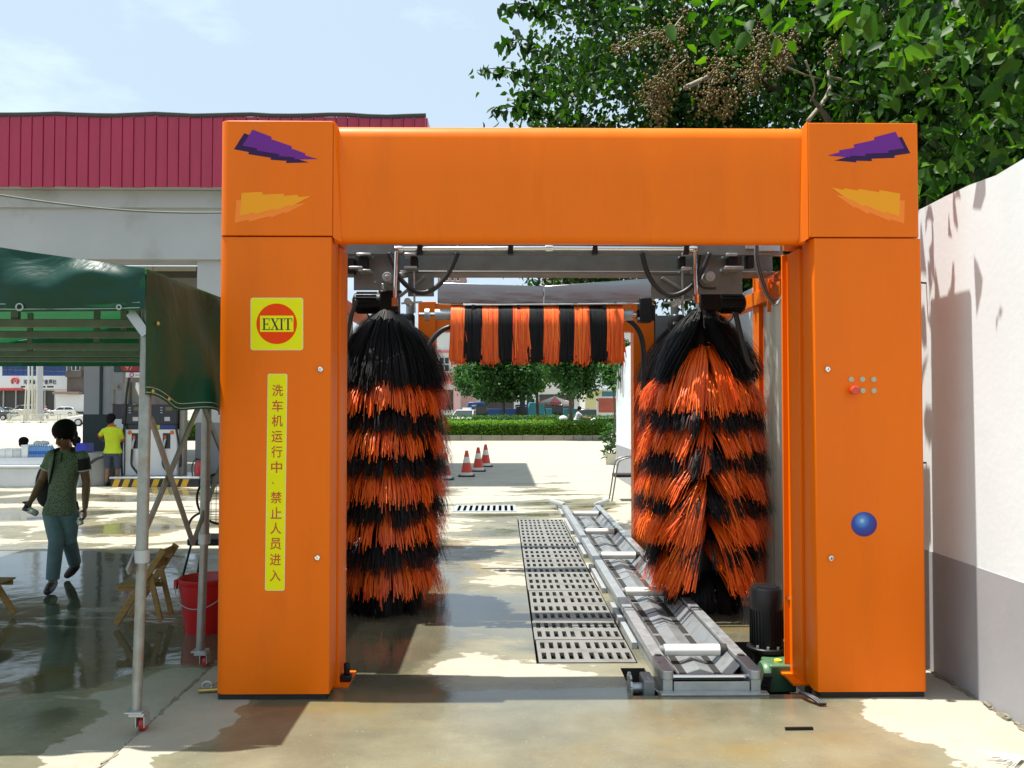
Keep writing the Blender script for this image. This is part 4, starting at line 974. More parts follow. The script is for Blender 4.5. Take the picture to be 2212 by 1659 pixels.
grid('tarp_valance', rear, 80, 4, 'green_tarp', t)
mat('thread', (0.35, .42, .36), 0.7)
for dz in (0.012, .038):
    mb = MB(); pts = [Vector(valance(u, 1.0)) + Vector((0, -.006, dz)) for u in np.linspace(.45, .995, 60)]; mb.tube(pts, .0022, 4); mb.build('hem_stitch', 'thread', t)
    mb = MB(); pts = [Vector(curtain(u, 1.0)) + Vector((.006, -.004, dz)) for u in np.linspace(0.0, .6, 40)]; mb.tube(pts, .0022, 4); mb.build('hem_stitch', 'thread', t)
for u, rr in ((.545, .014), (.865, .017), (.972, .011)):
    p = Vector(valance(u, .93)); mb = MB()
    mb.tube([p + Vector((rr * math.cos(a), -.012, rr * math.sin(a))) for a in np.linspace(0, 2 * math.pi, 15)], .004, 6); mb.build('grommet', 'galv_white', t)
for (u, v) in ((.03, .42), (.02, .97), (.075, .97)):
    p = Vector(curtain(u, v)); mb = MB(); mb.ell(p + Vector((.012, -.012, 0)), .011, 8, 6); mb.build('grommet', 'brass', t)
# legs
def leg(uf, vf, zt, joint):
    f = gr(uf, vf); x, y = f.x, f.y
    tx = x + .035
    mb = MB(); mb.cyl((x, y, .115), (x + .02, y, joint), .026, n=14); l = mb.build('leg', 'pipe_galv', t, smooth=40)
    mb = MB(); mb.cyl((x + .02, y, joint), (tx, y, zt), .030, n=14); mb.build('leg_upper', 'pipe_galv', t, smooth=40)
    mb = MB(); mb.cyl((x + .02, y, joint - .03), (x + .021, y, joint + .035), .037, n=14); mb.build('sleeve', 'galv_white', l, smooth=40)
    mb = MB(); mb.bb(x - .045, x + .045, y - .045, y + .045, .107, .116); mb.bb(x - .03, x + .05, y - .03, y + .03, .085, .106); mb.build('caster_plate', 'galv', l, bevel=.003)
    for dx in (.002, .045): mb = MB(); mb.bb(x + dx, x + dx + .005, y - .02, y + .05, .03, .086); mb.build('caster_fork', 'galv', l)
    mb = MB(); mb.lathe((x + .026, y + .03, .04), [(.034, -.016), (.04, -.011), (.04, .011), (.034, .016)], 20, 'X'); w_ = mb.build('caster_wheel', 'caster_red', l, smooth=40)
    mb = MB(); mb.lathe((x + .026, y + .03, .04), [(.020, -.018), (.020, .018)], 14, 'X'); mb.build('wheel_hub', 'black_iron', l, smooth=40)
    return x, y
leg(294, 1582, 2.36, 1.68 - (1205 - 876) / 422.); x2, y2 = leg(432, 1443, 2.36, 1.68 - (1165 - 876) / 337.)
for X, Y in ((-1.9, 7.6), (-1.9, 10.1), (-6.3, 4.4), (-6.3, 7.6), (-6.3, 10.1)):
    mb = MB(); mb.cyl((X, Y, -.02), (X, Y, 2.36), .026, n=12); mb.build('leg', 'pipe_galv', t, smooth=40)
# rails under the roof
for Y in (5.26, 6.1, 7.26, 8.4, 9.45):
    mb = MB(); mb.bb(TXL + .05, TXR - .04, Y, Y + .045, 2.165, 2.215); mb.build('roof_rail', 'rail_green', t, bevel=.004)
for Y in (4.36, 10.15):
    mb = MB(); mb.bb(TXL + .05, TXR - .035, Y, Y + .04, 2.305, 2.35); mb.build('eave_rail', 'pipe_galv', t)
for i, (X, Y) in enumerate(((-2.3, 5.28), (-2.75, 6.12), (-3.05, 5.28), (-3.5, 7.28), (-4.1, 6.12), (-2.45, 8.42), (-3.6, 8.42), (-4.7, 8.42), (-3.2, 9.47), (-4.9, 7.28))):
    zt_ = ZRG - (ZRG - ZE) * abs(X - TXM) / (TXR - TXM)
    mb = MB(); mb.bb(X, X + .045, Y, Y + .03, 2.216, zt_ - .02); mb.build('strut', 'rail_green', t)
for X in (-1.93, -6.28):
    mb = MB(); mb.bb(X, X + .04, TY0 + .05, TY1 - .05, 2.22, 2.26); mb.build('side_rail', 'pipe_galv', t)
a, b = at(282, 675, 4.37), at(316, 722, 4.37); mb = MB(); mb.bar(a, b, .012, .05); mb.build('corner_brace', 'galv', t)
r2 = lambda x, y: (x * .22058, 853.9 + .22058 * y)
for p, q, off in ((r2(1480, 230), r2(1890, 1450), .012), (r2(1965, 60), r2(1250, 1730), -.012), (r2(1975, 60), r2(2170, 560), .012), (r2(2180, 640), r2(1890, 1450), -.012)):
    a, b = atX(p[0], p[1], -1.90 + off), atX(q[0], q[1], -1.90 + off); mb = MB(); mb.bar(a, b, .012, .045); mb.build('cross_brace', 'pipe_galv', t, bevel=.002)

# ------------------------------------------------------------------ folding wooden chairs
r3 = lambda x, y: ((330 + .30143 * x) * .67769, (1560 + .30143 * y) * .67769)
def wood_chair(label):
    Y0 = gr(*r3(130, 1432)).y; O = gr(*r3(360, 1432)); t = thing('folding_chair', label, 'chair', (O.x, Y0 + .12, -.022))
    for dy, k in ((0.0, 0), (.26, 1)):
        Y = Y0 + dy
        a, b = at(*r3(128, 1430), Y0), at(*r3(632, 640), Y0); mb = MB(); d = Vector((0, dy, 0)); mb.bar(a + d, b + d, .020, .052); mb.build('back_rail', 'wood', t, bevel=.006)
        a, b = at(*r3(590, 1400), Y0), at(*r3(478, 900), Y0); d = Vector((0, dy + (.024 if k == 0 else -.024), 0)); mb = MB(); mb.bar(a + d + Vector((0, 0, -.0)), b + d, .020, .042); mb.build('leg', 'wood', t, bevel=.006)
        a, b = at(*r3(118, 1062), Y0), at(*r3(500, 1062), Y0); d = Vector((0, dy + (.048 if k == 0 else -.048), 0)); mb = MB(); mb.bar(a + d, b + d, .020, .040); mb.build('seat_rail', 'wood', t, bevel=.005)
    for i in range(5):
        a = at(*r3(150 + i * 72, 1040), Y0); mb = MB(); mb.bb(a.x - .026, a.x + .026, Y0 + .01, Y0 + .25, a.z + .004, a.z + .018); mb.build('seat_slat', 'wood', t, bevel=.004)
    for px, py in ((600, 690), (520, 815)):
        a = at(*r3(px, py), Y0); mb = MB(); mb.bb(a.x - .01, a.x + .008, Y0 + .011, Y0 + .249, a.z - .03, a.z + .03); mb.build('back_slat', 'wood', t, bevel=.004)
    return t
ch = wood_chair('yellow folding wooden chair standing behind the front tent leg')
c2 = copy_tree(ch); c2['label'] = 'wooden folding chair at the tent edge with only a foot showing'
c2.location = Vector(ch.location) + Vector((-1.30, .10, 0)); c2.rotation_euler = (0, 0, R(180))
# ------------------------------------------------------------------ red bucket
yb = gr(430, 1361, -.022).y; xb_ = at(444, 1300, yb).x
t = thing('red_bucket', 'large red plastic bucket with wire handle beside the orange column', 'bucket', (xb_, yb, -.022))
mb = MB(); mb.lathe((xb_, yb, -.022), [(.0, .0), (.148, .0), (.150, .01), (.190, .36), (.196, .362), (.200, .368), (.200, .40), (.192, .404), (.186, .395), (.146, .02), (.0, .018)], 36, caps=False); mb.build('pail', 'bucket_red', t, smooth=35)
mb = MB(); pts = [Vector((xb_ + .2 * math.cos(a), yb - .05 + .17 * math.sin(a), .345 + .16 * math.sin(a))) for a in np.linspace(math.pi, 2 * math.pi, 20)]; mb.tube(pts, .004, 6); mb.build('handle', 'galv_white', t, smooth=True)
for sg in (-1, 1): mb = MB(); mb.bb(xb_ + sg * .205 - .012, xb_ + sg * .205 + .012, yb - .07, yb - .03, .30, .37); mb.build('handle_ear', 'bucket_red', t, bevel=.005)
# ------------------------------------------------------------------ black chair with wire mesh back
yc_ = gr(455, 1258, -.022).y; xc_ = at(462, 1200, yc_).x
t = thing('wire_back_chair', 'black metal chair with round wire mesh back behind the tent leg', 'chair', (xc_, yc_, -.022))
mb = MB(); mb.prism(rrect(xc_ - .20, xc_ + .20, yc_ - .2, yc_ + .2, .05), .36, .42); mb.build('seat', 'black_iron', t, bevel=.01)
for sx in (-1, 1):
    for sy in (-1, 1): mb = MB(); mb.cyl((xc_ + sx * .24, yc_ + sy * .22, -.022), (xc_ + sx * .16, yc_ + sy * .16, .37), .011, n=8); mb.build('leg', 'black_iron', t, smooth=40)
mb = MB(); cz = .76; mb.tube([Vector((xc_ + .24 * math.cos(a), yc_ + .2, cz + .25 * math.sin(a))) for a in np.linspace(0, 2 * math.pi, 33)], .012, 8); bk = mb.build('back_hoop', 'black_iron', t, smooth=True)
for k in range(9):
    x = -.2 + k * .05; hh = .25 * math.sqrt(max(.02, 1 - (x / .24) ** 2)); mb = MB(); mb.cyl((xc_ + x, yc_ + .2, cz - hh), (xc_ + x, yc_ + .2, cz + hh), .003, n=5); mb.build('mesh_wire', 'black_iron', bk)
    z = x * 1.04; hw = .24 * math.sqrt(max(.02, 1 - (z / .25) ** 2)); mb = MB(); mb.cyl((xc_ - hw, yc_ + .2, cz + z), (xc_ + hw, yc_ + .2, cz + z), .003, n=5); mb.build('mesh_wire', 'black_iron', bk)
mb = MB(); mb.tube(bez((xc_ - .2, yc_ + .2, .62), (xc_ - .25, yc_ + .1, .60), (xc_ - .24, yc_ - .1, .58), (xc_ - .17, yc_ - .16, .40)), .012, 8); mb.build('arm', 'black_iron', t, smooth=True)
# ------------------------------------------------------------------ litter on the slab
p = gr(1726, 1577); mb = MB(); mb.box((p.x, p.y, .0085), (.145, .014, .012), (0, 0, .02)); tag(mb.build('black_stick', 'black_iron'), 'short black strip lying on the wet floor before the right column', 'strip')
p = gr(448, 1498); t = thing('hose_fitting', 'small brass hose fitting on the floor by the exit sign column', 'fitting', (p.x, p.y, 0))
mb = MB(); mb.cyl((p.x - .05, p.y, .016), (p.x + .06, p.y + .02, .016), .013, n=10); mb.build('barrel', 'brass', t, smooth=40)
mb = MB(); mb.tube([Vector((p.x - .01 + .028 * math.cos(a), p.y + .03, .035 + .024 * math.sin(a))) for a in np.linspace(0, 2 * math.pi, 16)], .008, 8); mb.build('ring', 'galv_white', t, smooth=True)
mb = MB(); mb.cyl((p.x, p.y + .05, .03), (p.x + .07, p.y + .12, .06), .007, n=8); mb.build('lever', 'galv_white', t, smooth=40)
for k in range(3):
    q = [gr(1728 + 3 * k, 1496, .03), gr(1742 + 4 * k, 1500, .05), gr(1756 + 5 * k, 1508, .03), gr(1772 + 6 * k, 1522, .012)]
    mb = MB(); mb.tube(bez(*q), .008, 7); tag(mb.build('cable', 'black_rubber', smooth=True), 'black cable trailing out from under the right orange column', 'cable', 'cables under the right column')
mat('straw', (.62, .62, .58), .6)
t = thing('wire_brush', 'splayed bunch of pale plastic strands lying near the wall foot', 'strands', tuple(gr(2190, 1640)))
for k in range(22):
    a = gr(2212, 1634, .02); an = R(150 + k * 3.2 + rng.uniform(-3, 3)); ll = rng.uniform(.1, .2); mb = MB(); mb.cyl(a, a + Vector((math.cos(an) * ll, math.sin(an) * ll * 1.2, -.012 + rng.uniform(0, .02))), .0022, n=4); mb.build('strand', 'straw', t)
# slack cable from the station
a, b = at(-60, 412, 11.5), at(560, 458, 13.0); mb = MB()
mb.tube([a.lerp(b, s) + Vector((0, 0, -.12 * math.sin(s * math.pi))) for s in np.linspace(0, 1, 24)], .014, 6)
tag(mb.build('overhead_cable', mat('cable_grey', (.16, .17, .14), .6), smooth=True), 'grey cable slung in front of the red station canopy', 'cable')

# ================================================================== people
def remeshed(mb, name, m, parent, voxel, smooth_it=4):
    me = bpy.data.meshes.new('tmp'); org = root_loc(parent)
    me.from_pydata([tuple(Vector(v) - org) for v in mb.v], [], mb.f)
    bm = bmesh.new(); bm.from_mesh(me); bmesh.ops.recalc_face_normals(bm, faces=bm.faces); bm.to_mesh(me); bm.free()
    o = bpy.data.objects.new('tmp', me); col.objects.link(o)
    md = o.modifiers.new('r', 'REMESH'); md.mode = 'VOXEL'; md.voxel_size = voxel
    ms = o.modifiers.new('s', 'SMOOTH'); ms.iterations = smooth_it; ms.factor = .5
    bpy.context.view_layer.update()
    me2 = bpy.data.meshes.new_from_object(o.evaluated_get(bpy.context.evaluated_depsgraph_get()))
    bpy.data.objects.remove(o); bpy.data.meshes.remove(me)
    me2.name = name; me2.materials.clear(); me2.materials.append(MATS[m] if isinstance(m, str) else m)
    for p in me2.polygons: p.use_smooth = True
    q = bpy.data.objects.new(name, me2); col.objects.link(q); q.parent = parent
    return q
def capsule(mb, pts, rs, n=14, squash=None):
    mb.tube(pts, rs, n, True, squash)
    for p, r in ((pts[0], rs[0]), (pts[-1], rs[-1])): mb.ell(p, r * .98, 12, 8)
def torso(mb, secs, n=20):
    """secs: (centre, half width vector, half depth vector) from bottom to top"""
    vs = []
    for c, hw, hd in secs:
        for j in range(n):
            a = 2 * math.pi * j / n; ca, sa = math.cos(a), math.sin(a)
            e = .8; vs.append(Vector(c) + Vector(hw) * (abs(ca) ** e * (1 if ca > 0 else -1)) + Vector(hd) * (abs(sa) ** e * (1 if sa > 0 else -1)))
    k = len(secs); fs = [(i * n + j, i * n + (j + 1) % n, (i + 1) * n + (j + 1) % n, (i + 1) * n + j) for i in range(k - 1) for j in range(n)]
    fs.append(tuple(range(n))[::-1]); fs.append(tuple((k - 1) * n + j for j in range(n)))
    mb.add(vs, fs)
mat('skin', (0.23, 0.115, 0.068), 0.5, var=.1, vscale=9)
mat('skin_light', (0.33, 0.18, 0.11), 0.5, var=.06)
mat('hair', (0.007, 0.006, 0.006), 0.75, spec=.15, var=.3, vscale=40, bump=.25, bscale=120)
def hand(mb, wr_, el_, fwd, k=1.0, curl=1.0, side=1):
    """palm and five bent fingers continuing the forearm"""
    d = (Vector(wr_) - Vector(el_)).normalized(); f = Vector(fwd).normalized(); f = (f - d * f.dot(d)).normalized(); s = d.cross(f) * side
    c = Vector(wr_) + d * .045 * k
    mb.tube([Vector(wr_), Vector(wr_) + d * .03 * k, c + d * .015 * k, c + d * .045 * k], [.024 * k, .030 * k, .037 * k, .034 * k], 10, True, .55)
    for i, ln in enumerate((.062, .070, .066, .052)):
        b = Vector(wr_) + d * .085 * k + s * (-.027 + .018 * i) * k
        p1 = b + d * ln * .42 * k + f * .010 * curl * k; p2 = p1 + (d * .55 + f * .75 * curl).normalized() * ln * .36 * k; p3 = p2 + (d * -.15 + f * .95 * curl).normalized() * ln * .30 * k
        mb.tube([b - d * .02 * k, b, p1, p2, p3], [.0095 * k, .0095 * k, .009 * k, .0085 * k, .0065 * k], 8)
    b = Vector(wr_) + d * .03 * k - s * .028 * k; p1 = b + (d * .6 - s * .55 + f * .5).normalized() * .036 * k; p2 = p1 + (d * .55 + f * .8).normalized() * .032 * k
    mb.tube([b, p1, p2], [.012 * k, .011 * k, .008 * k], 8)
def head(mb, c, fwd, up, k=1.0):
    f = Vector(fwd).normalized(); u = Vector(up); u = (u - f * u.dot(f)).normalized(); s = f.cross(u)
    M = Matrix((s, f, u)).transposed()
    def P(x, y, z): return Vector(c) + M @ Vector((x, y, z)) * k
    mb.ell(P(0, -.008, .03), (.076 * k, .095 * k, .092 * k), 18, 12, M); mb.ell(P(0, .022, -.035), (.058 * k, .068 * k, .080 * k), 16, 10, M)
    mb.ell(P(0, .055, -.095), (.026 * k, .025 * k, .022 * k), 10, 8, M)
    mb.tube([P(0, .088, .025), P(0, .102, -.012), P(0, .112, -.030), P(0, .092, -.040)], [.010 * k, .013 * k, .017 * k, .012 * k], 8)
    mb.ell(P(0, .087, -.064), (.026 * k, .012 * k, .009 * k), 10, 6, M); mb.ell(P(0, .080, .038), (.055 * k, .018 * k, .012 * k), 10, 6, M)
    for q in (-1, 1): mb.ell(P(q * .078, -.012, -.008), (.012 * k, .022 * k, .034 * k), 10, 8, M)
    return P, M
def person(label, J, voxel, shirt, trousers, shoe, sleeve=.55, name='person', skin='skin', hairlen=0.0, eyes=True, hand_dir=None, k=1.0, hem=None, short=0.0, hatted=None, depth=.105):
    g = lambda n: Vector(J[n])
    base = J['root']; t = thing('person', label, 'person', base)
    sw = (g('shR') - g('shL')); sdir = sw.normalized(); up = (g('neck') - g('hip')).normalized(); fd = up.cross(sdir).normalized()
    if fd.dot(Vector(J['face'])) < 0 and not J.get('keep'): pass
    body = MB()
    P, M = head(body, g('head'), J['face'], J['headup'], k)
    capsule(body, [g('neck') - up * .04 * k, g('neck') + (g('head') - g('neck')) * .35], [.056 * k, .050 * k])
    hw = sw.length / 2; hp = g('hip'); nk = g('neck')
    def sec(f_, w_, d_, sh=0.0): c = hp.lerp(nk, f_) + fd * sh; return (c, sdir * w_, fd * d_)
    tors = [sec(-.06, hw * .92, depth * .95), sec(.12, hw * .90, depth * .95), sec(.35, hw * .84, depth * .92, .01), sec(.62, hw * .98, depth * 1.05, .012), sec(.82, hw * 1.02, depth * 1.0), sec(.93, hw * .82, depth * .78), sec(1.0, hw * .40, depth * .56)]
    inner = [(c, a * .93, b * .93) for c, a, b in tors]; torso(body, inner)
    for s_ in 'LR':
        sh, el, wr_ = g('sh' + s_), g('el' + s_), g('wr' + s_)
        capsule(body, [sh, sh.lerp(el, .5), el, el.lerp(wr_, .35), wr_], [.046 * k, .043 * k, .036 * k, .037 * k, .025 * k])
        hd_ = hand_dir.get(s_) if hand_dir else Vector(J['face'])
        hand(body, wr_, el, hd_, k, side=1 if s_ == 'L' else -1)
        hi, kn, an, toe = g('hip' + s_), g('kn' + s_), g('an' + s_), g('toe' + s_)
        capsule(body, [hi, hi.lerp(kn, .4), kn, kn.lerp(an, .35), an], [.080 * k, .070 * k, .050 * k, .052 * k, .034 * k])
        capsule(body, [an, an.lerp(toe, .55) - Vector((0, 0, .012 * k)), toe], [.034 * k, .034 * k, .026 * k], 10)
    b = remeshed(body, 'body', skin, t, voxel)
    # shirt
    sh_ = MB(); torso(sh_, [(c, a * 1.05, d * 1.06) for c, a, d in ([sec(-.10, hw * 1.12, depth * 1.22), sec(0.0, hw * 1.08, depth * 1.15)] + tors[1:-1])] + [sec(.985, hw * .46, depth * .62)])
    for s_ in 'LR':
        s0, el = g('sh' + s_), g('el' + s_); e = s0.lerp(el, sleeve); capsule(sh_, [s0 - up * .0 , s0.lerp(e, .5)], [.060 * k, .060 * k]); sh_.tube([s0, e], [.060 * k, .058 * k], 14)
    so = remeshed(sh_, 'shirt', shirt, t, voxel)
    # trousers
    tr = MB(); torso(tr, [sec(-.20, hw * .93, depth * 1.0), sec(-.06, hw * .92, depth * .97), sec(.08, hw * .86, depth * .88)])
    for s_ in 'LR':
        hi, kn, an = g('hip' + s_), g('kn' + s_), g('an' + s_)
        pts = [hi + up * .02, hi.lerp(kn, .12), hi.lerp(kn, .5), kn]; rs = [.070 * k, .088 * k, .080 * k, .066 * k]
        if not short: pts += [kn.lerp(an, .45), an + (kn - an).normalized() * .015 * k]; rs += [.064 * k, .058 * k]
        tr.tube(pts, rs, 16)
    to = remeshed(tr, 'trousers', trousers, t, voxel)
    for s_ in 'LR':
        an, toe = g('an' + s_), g('toe' + s_); so_ = MB(); dv = (toe - an); fl = Vector((dv.x, dv.y, 0))
        heel = an - dv.normalized() * .02 * k + Vector((0, 0, -.03 * k))
        capsule(so_, [heel, an.lerp(toe, .5) + Vector((0, 0, -.018 * k)), toe], [.044 * k, .045 * k, .034 * k], 12); remeshed(so_, 'shoe', shoe, t, max(voxel, .009))
    # hair
    h = MB()
    if hatted: h.ell(P(0, -.005, .05), (.098 * k, .115 * k, .09 * k), 16, 10, M)
    else:
        h.ell(P(0, -.012, .050), (.101 * k, .113 * k, .098 * k), 20, 14, M); h.ell(P(0, -.045, -.015), (.088 * k, .070 * k, .085 * k), 14, 10, M)
        for q in (-1, 1): h.ell(P(q * .070, -.005, .02), (.026 * k, .05 * k, .055 * k), 10, 8, M)
    remeshed(h, 'helmet' if hatted else 'hair', hatted or 'hair', t, max(voxel, .008), 2)
    if eyes:
        for q in (-1, 1):
            e = MB(); e.ell(P(q * .033, .078, .008), (.013 * k, .008 * k, .007 * k), 10, 6, M); eo = e.build('eye', 'white_plastic', t, smooth=True)
            e = MB(); e.ell(P(q * .033, .0855, .008), (.0055 * k, .0025 * k, .0055 * k), 8, 6, M); e.build('iris', 'text_dark', eo, smooth=True)
        e = MB(); e.tube([P(-.026, .0985, -.064), P(0, .102, -.065), P(.026, .0985, -.064)], .0022 * k, 5); e.build('mouth', 'text_red', t)
    return t, P, M
# ---- man walking through the tent
YM = gr(108, 1278, -.022).y
q6 = lambda x, y, dy=0.0: at(x * .25318, 867.5 + .25318 * y, YM + dy)
def shirt_mat():
    m = bpy.data.materials.new('speckled_shirt'); m.use_nodes = True; MATS['speckled_shirt'] = m
    N = m.node_tree.nodes; L = m.node_tree.links; b = N['Principled BSDF']; b.inputs['Roughness'].default_value = .85
    tcn = N.new('ShaderNodeTexCoord'); vz = N.new('ShaderNodeTexVoronoi'); vz.inputs['Scale'].default_value = 75
    rp = N.new('ShaderNodeValToRGB'); rp.color_ramp.elements[0].color = (.045, .065, .048, 1); rp.color_ramp.elements[1].color = (.17, .23, .15, 1); rp.color_ramp.elements[0].position = .25; rp.color_ramp.elements[1].position = .45
    L.new(tcn.outputs['Object'], vz.inputs['Vector']); L.new(vz.outputs['Distance'], rp.inputs['Fac']); L.new(rp.outputs[0], b.inputs['Base Color'])
shirt_mat()
mat('jeans_pale', (.14, .22, .25), .85, var=.15, vscale=14, bump=.25, bscale=18)
mat('shoe_brown', (.03, .02, .016), .5)
mat('dark_cloth', (.02, .018, .018), .85, var=.2)
mat('white_cloth', (.6, .6, .56), .8)
zf = lambda p, z: Vector((p.x, p.y, z))
J = dict(root=(q6(480, 1540).x, YM + .1, -.022), head=q6(552, 285, .0), face=(-.30, -1, -.52), headup=(.0, -.45, 1), neck=q6(570, 405, .09), hip=q6(520, 905, .12),
         shL=q6(700, 470, .10), shR=q6(445, 465, .06), elL=q6(738, 690, .14), elR=q6(362, 665, .10), wrL=q6(726, 905, .02), wrR=q6(268, 842, -.05),
         hipL=q6(592, 930, .13), hipR=q6(448, 930, .10), knL=q6(590, 1185, .10), knR=q6(480, 1190, -.02), anL=q6(640, 1385, .36), anR=q6(448, 1490, .0), toeL=gr(575 * .25318, 867.5 + .25318 * 1482, .02), toeR=zf(q6(405, 1560, -.19), .018))
J['anR'] = zf(J['anR'], .075)
man, P, M = person('man in speckled green polo shirt and pale jeans walking with bottles', J, .0085, 'speckled_shirt', 'jeans_pale', 'shoe_brown', sleeve=.50,
                   hand_dir={'L': Vector((-.9, -.4, 0)), 'R': Vector((.4, -1, .1))}, k=1.0)
for s_, m_ in (('L', 'dark_cloth'), ('R', 'speckled_shirt')):
    s0, el = J['sh' + s_], J['el' + s_]; mb = MB()
    if s_ == 'L': mb.tube([s0.lerp(el, .05), s0.lerp(el, .5)], [.063, .062], 16); mb.build('sleeve', m_, man, smooth=40)
    mb = MB(); mb.tube([s0.lerp(el, .485), s0.lerp(el, .53)], [.0645, .0645], 16); mb.build('cuff', 'white_cloth', man, smooth=40)
nk = J['neck']; mb = MB(); mb.tube([nk + Vector((.075 * math.cos(a), .055 * math.sin(a) - .03, .012 * math.sin(a) - .005)) for a in np.linspace(-.4, math.pi + .4, 16)] , .018, 8); mb.build('collar', 'dark_cloth', man, smooth=True)
mb = MB(); a = q6(530, 440, -.045); b = q6(520, 515, -.05); mb.bar(a, b, .022, .012); mb.build('placket', 'dark_cloth', man, bevel=.003)
# backpack with straps
bp_ = thing('backpack', 'black backpack slung on the walking man', 'bag', tuple(q6(400, 860, .2)))
mb = MB(); mb.ell(q6(415, 700, .22), (.12, .09, .20), 16, 10); mb.ell(q6(405, 790, .20), (.10, .08, .13), 16, 10); remeshed(mb, 'pack', 'dark_cloth', bp_, .015)
mb = MB(); pts = [q6(440, 440, .16), q6(462, 418, .06), q6(468, 460, -.035), q6(450, 560, -.05), q6(428, 680, .0), q6(415, 760, .1)]; mb.tube(pts, .024, 8, True, .4); mb.build('strap', 'dark_cloth', bp_, smooth=True)
mb = MB(); mb.bar(q6(655, 850, .02), q6(672, 925, .02), .02, .008); mb.build('strap_end', 'dark_cloth', bp_)
# bottles in his hands
def clear_mat(name, c, al):
    m = bpy.data.materials.new(name); m.use_nodes = True; MATS[name] = m; b = m.node_tree.nodes['Principled BSDF']
    b.inputs['Base Color'].default_value = (*c, 1); b.inputs['Roughness'].default_value = .1; b.inputs['Transmission Weight'].default_value = al; b.inputs['IOR'].default_value = 1.2
clear_mat('clear_plastic', (.85, .9, .88), .55)
mat('cap_blue', (.02, .025, .22), .4); mat('tea', (.10, .07, .02), .2)
for a, b, lab, capm in ((q6(210, 905, -.12), q6(318, 958, -.13), 'clear drink bottle with dark blue cap in the walking man right hand', 'cap_blue'), (q6(672, 985, -.05), q6(690, 1050, -.06), 'small clear bottle gripped in the walking man left hand', None)):
    t = thing('drink_bottle', lab, 'bottle', tuple(b)); d = (b - a)
    mb = MB(); mb.tube([a + d * .22, a + d * .36, a + d * .92, b], [.014, .028, .028, .020], 14); mb.build('bottle_body', 'clear_plastic', t, smooth=40)
    if capm:
        mb = MB(); mb.tube([a, a + d * .24], [.030, .026], 12); mb.build('cap', capm, t, smooth=40); mb = MB(); mb.tube([a + d * .68, a + d * .97], [.0265, .018], 12); mb.build('drink', 'tea', t, smooth=40)
    else:
        mb = MB(); mb.tube([a + d * .1, a + d * .24], [.016, .016], 10); mb.build('cap', 'white_plastic', t, smooth=40)
# ---- pump attendant seen from behind
mat('hi_vis', (.50, .62, .012), .75, var=.1, vscale=9, bump=.2, bscale=14); mat('shorts_blue', (.05, .065, .11), .85, var=.15); mat('trim_orange', (.62, .08, .012), .7)
YW = 18.0; w2 = lambda x, y, dy=0.0: at(x * .22058, 853.9 + .22058 * y, YW + dy)
z0 = -.022
J = dict(root=(w2(1090, 880).x, YW, z0), head=w2(1088, 238, .02), face=(.15, 1, -.1), headup=(0, 0, 1), neck=w2(1095, 300, 0), hip=w2(1105, 545, 0),
         shL=w2(1020, 345), shR=w2(1172, 345), elL=w2(975, 400, .14), elR=w2(1200, 450, .14), wrL=w2(1010, 450, .36), wrR=w2(1180, 480, .38),
         hipL=w2(1060, 580), hipR=w2(1148, 580), knL=w2(1055, 715), knR=w2(1150, 715, .05), anL=Vector((w2(1045, 820).x, YW, .06)), anR=Vector((w2(1135, 820).x, YW + .08, .06)),
         toeL=Vector((w2(1035, 820).x, YW + .14, .01)), toeR=Vector((w2(1130, 820).x, YW + .22, .01)))
att, P, M = person('attendant in bright yellow shirt and blue shorts standing beside the fuel pump', J, .016, 'hi_vis', 'shorts_blue', 'shoe_brown', sleeve=.75, eyes=False, short=1, k=.92, hand_dir={'L': Vector((.3, 1, 0)), 'R': Vector((-.3, 1, 0))})
mb = MB(); nk = J['neck']; mb.tube([nk + Vector((.07 * math.cos(a), .05 * math.sin(a), .005)) for a in np.linspace(0, 2 * math.pi, 17)], .022, 8); mb.build('collar', 'trim_orange', att, smooth=True)
for s_ in 'LR': s0, el = J['sh' + s_], J['el' + s_]; mb = MB(); mb.tube([s0.lerp(el, .74), s0.lerp(el, .84)], [.058, .058], 12); mb.build('cuff', 'trim_orange', att, smooth=40)
# ---- two people sitting behind the water counter
def sitter(u, v, Y, lab, sh, face):
    hd_ = at(u, v, Y); x, y, z = hd_
    J = dict(root=(x, y, z0), head=hd_, face=face, headup=(0, 0, 1), neck=(x, y + .01, z - .17), hip=(x, y + .02, z - .66), shL=(x + .17, y, z - .25), shR=(x - .17, y, z - .25), elL=(x + .21, y - .05, z - .50), elR=(x - .21, y - .05, z - .50),
             wrL=(x + .12, y - .25, z - .60), wrR=(x - .12, y - .25, z - .60), hipL=(x + .09, y, z - .70), hipR=(x - .09, y, z - .70), knL=(x + .12, y - .38, z - .68), knR=(x - .12, y - .38, z - .68),
             anL=(x + .12, y - .36, .06), anR=(x - .12, y - .36, .06), toeL=(x + .13, y - .50, .01), toeR=(x - .13, y - .50, .01))
    J = {k_: (Vector(v_) if k_ not in ('face', 'headup', 'root') else v_) for k_, v_ in J.items()}
    return person(lab, J, .02, sh, 'shorts_blue', 'shoe_brown', eyes=False)
YS = 19.6
sitter(52, 957, YS, 'dark haired person in yellow top sitting behind the water boxes', 'hi_vis', (.3, 1, 0)); sitter(165, 955, YS + .4, 'dark haired person in yellow top sitting near the blue crate', 'hi_vis', (-.3, 1, 0))

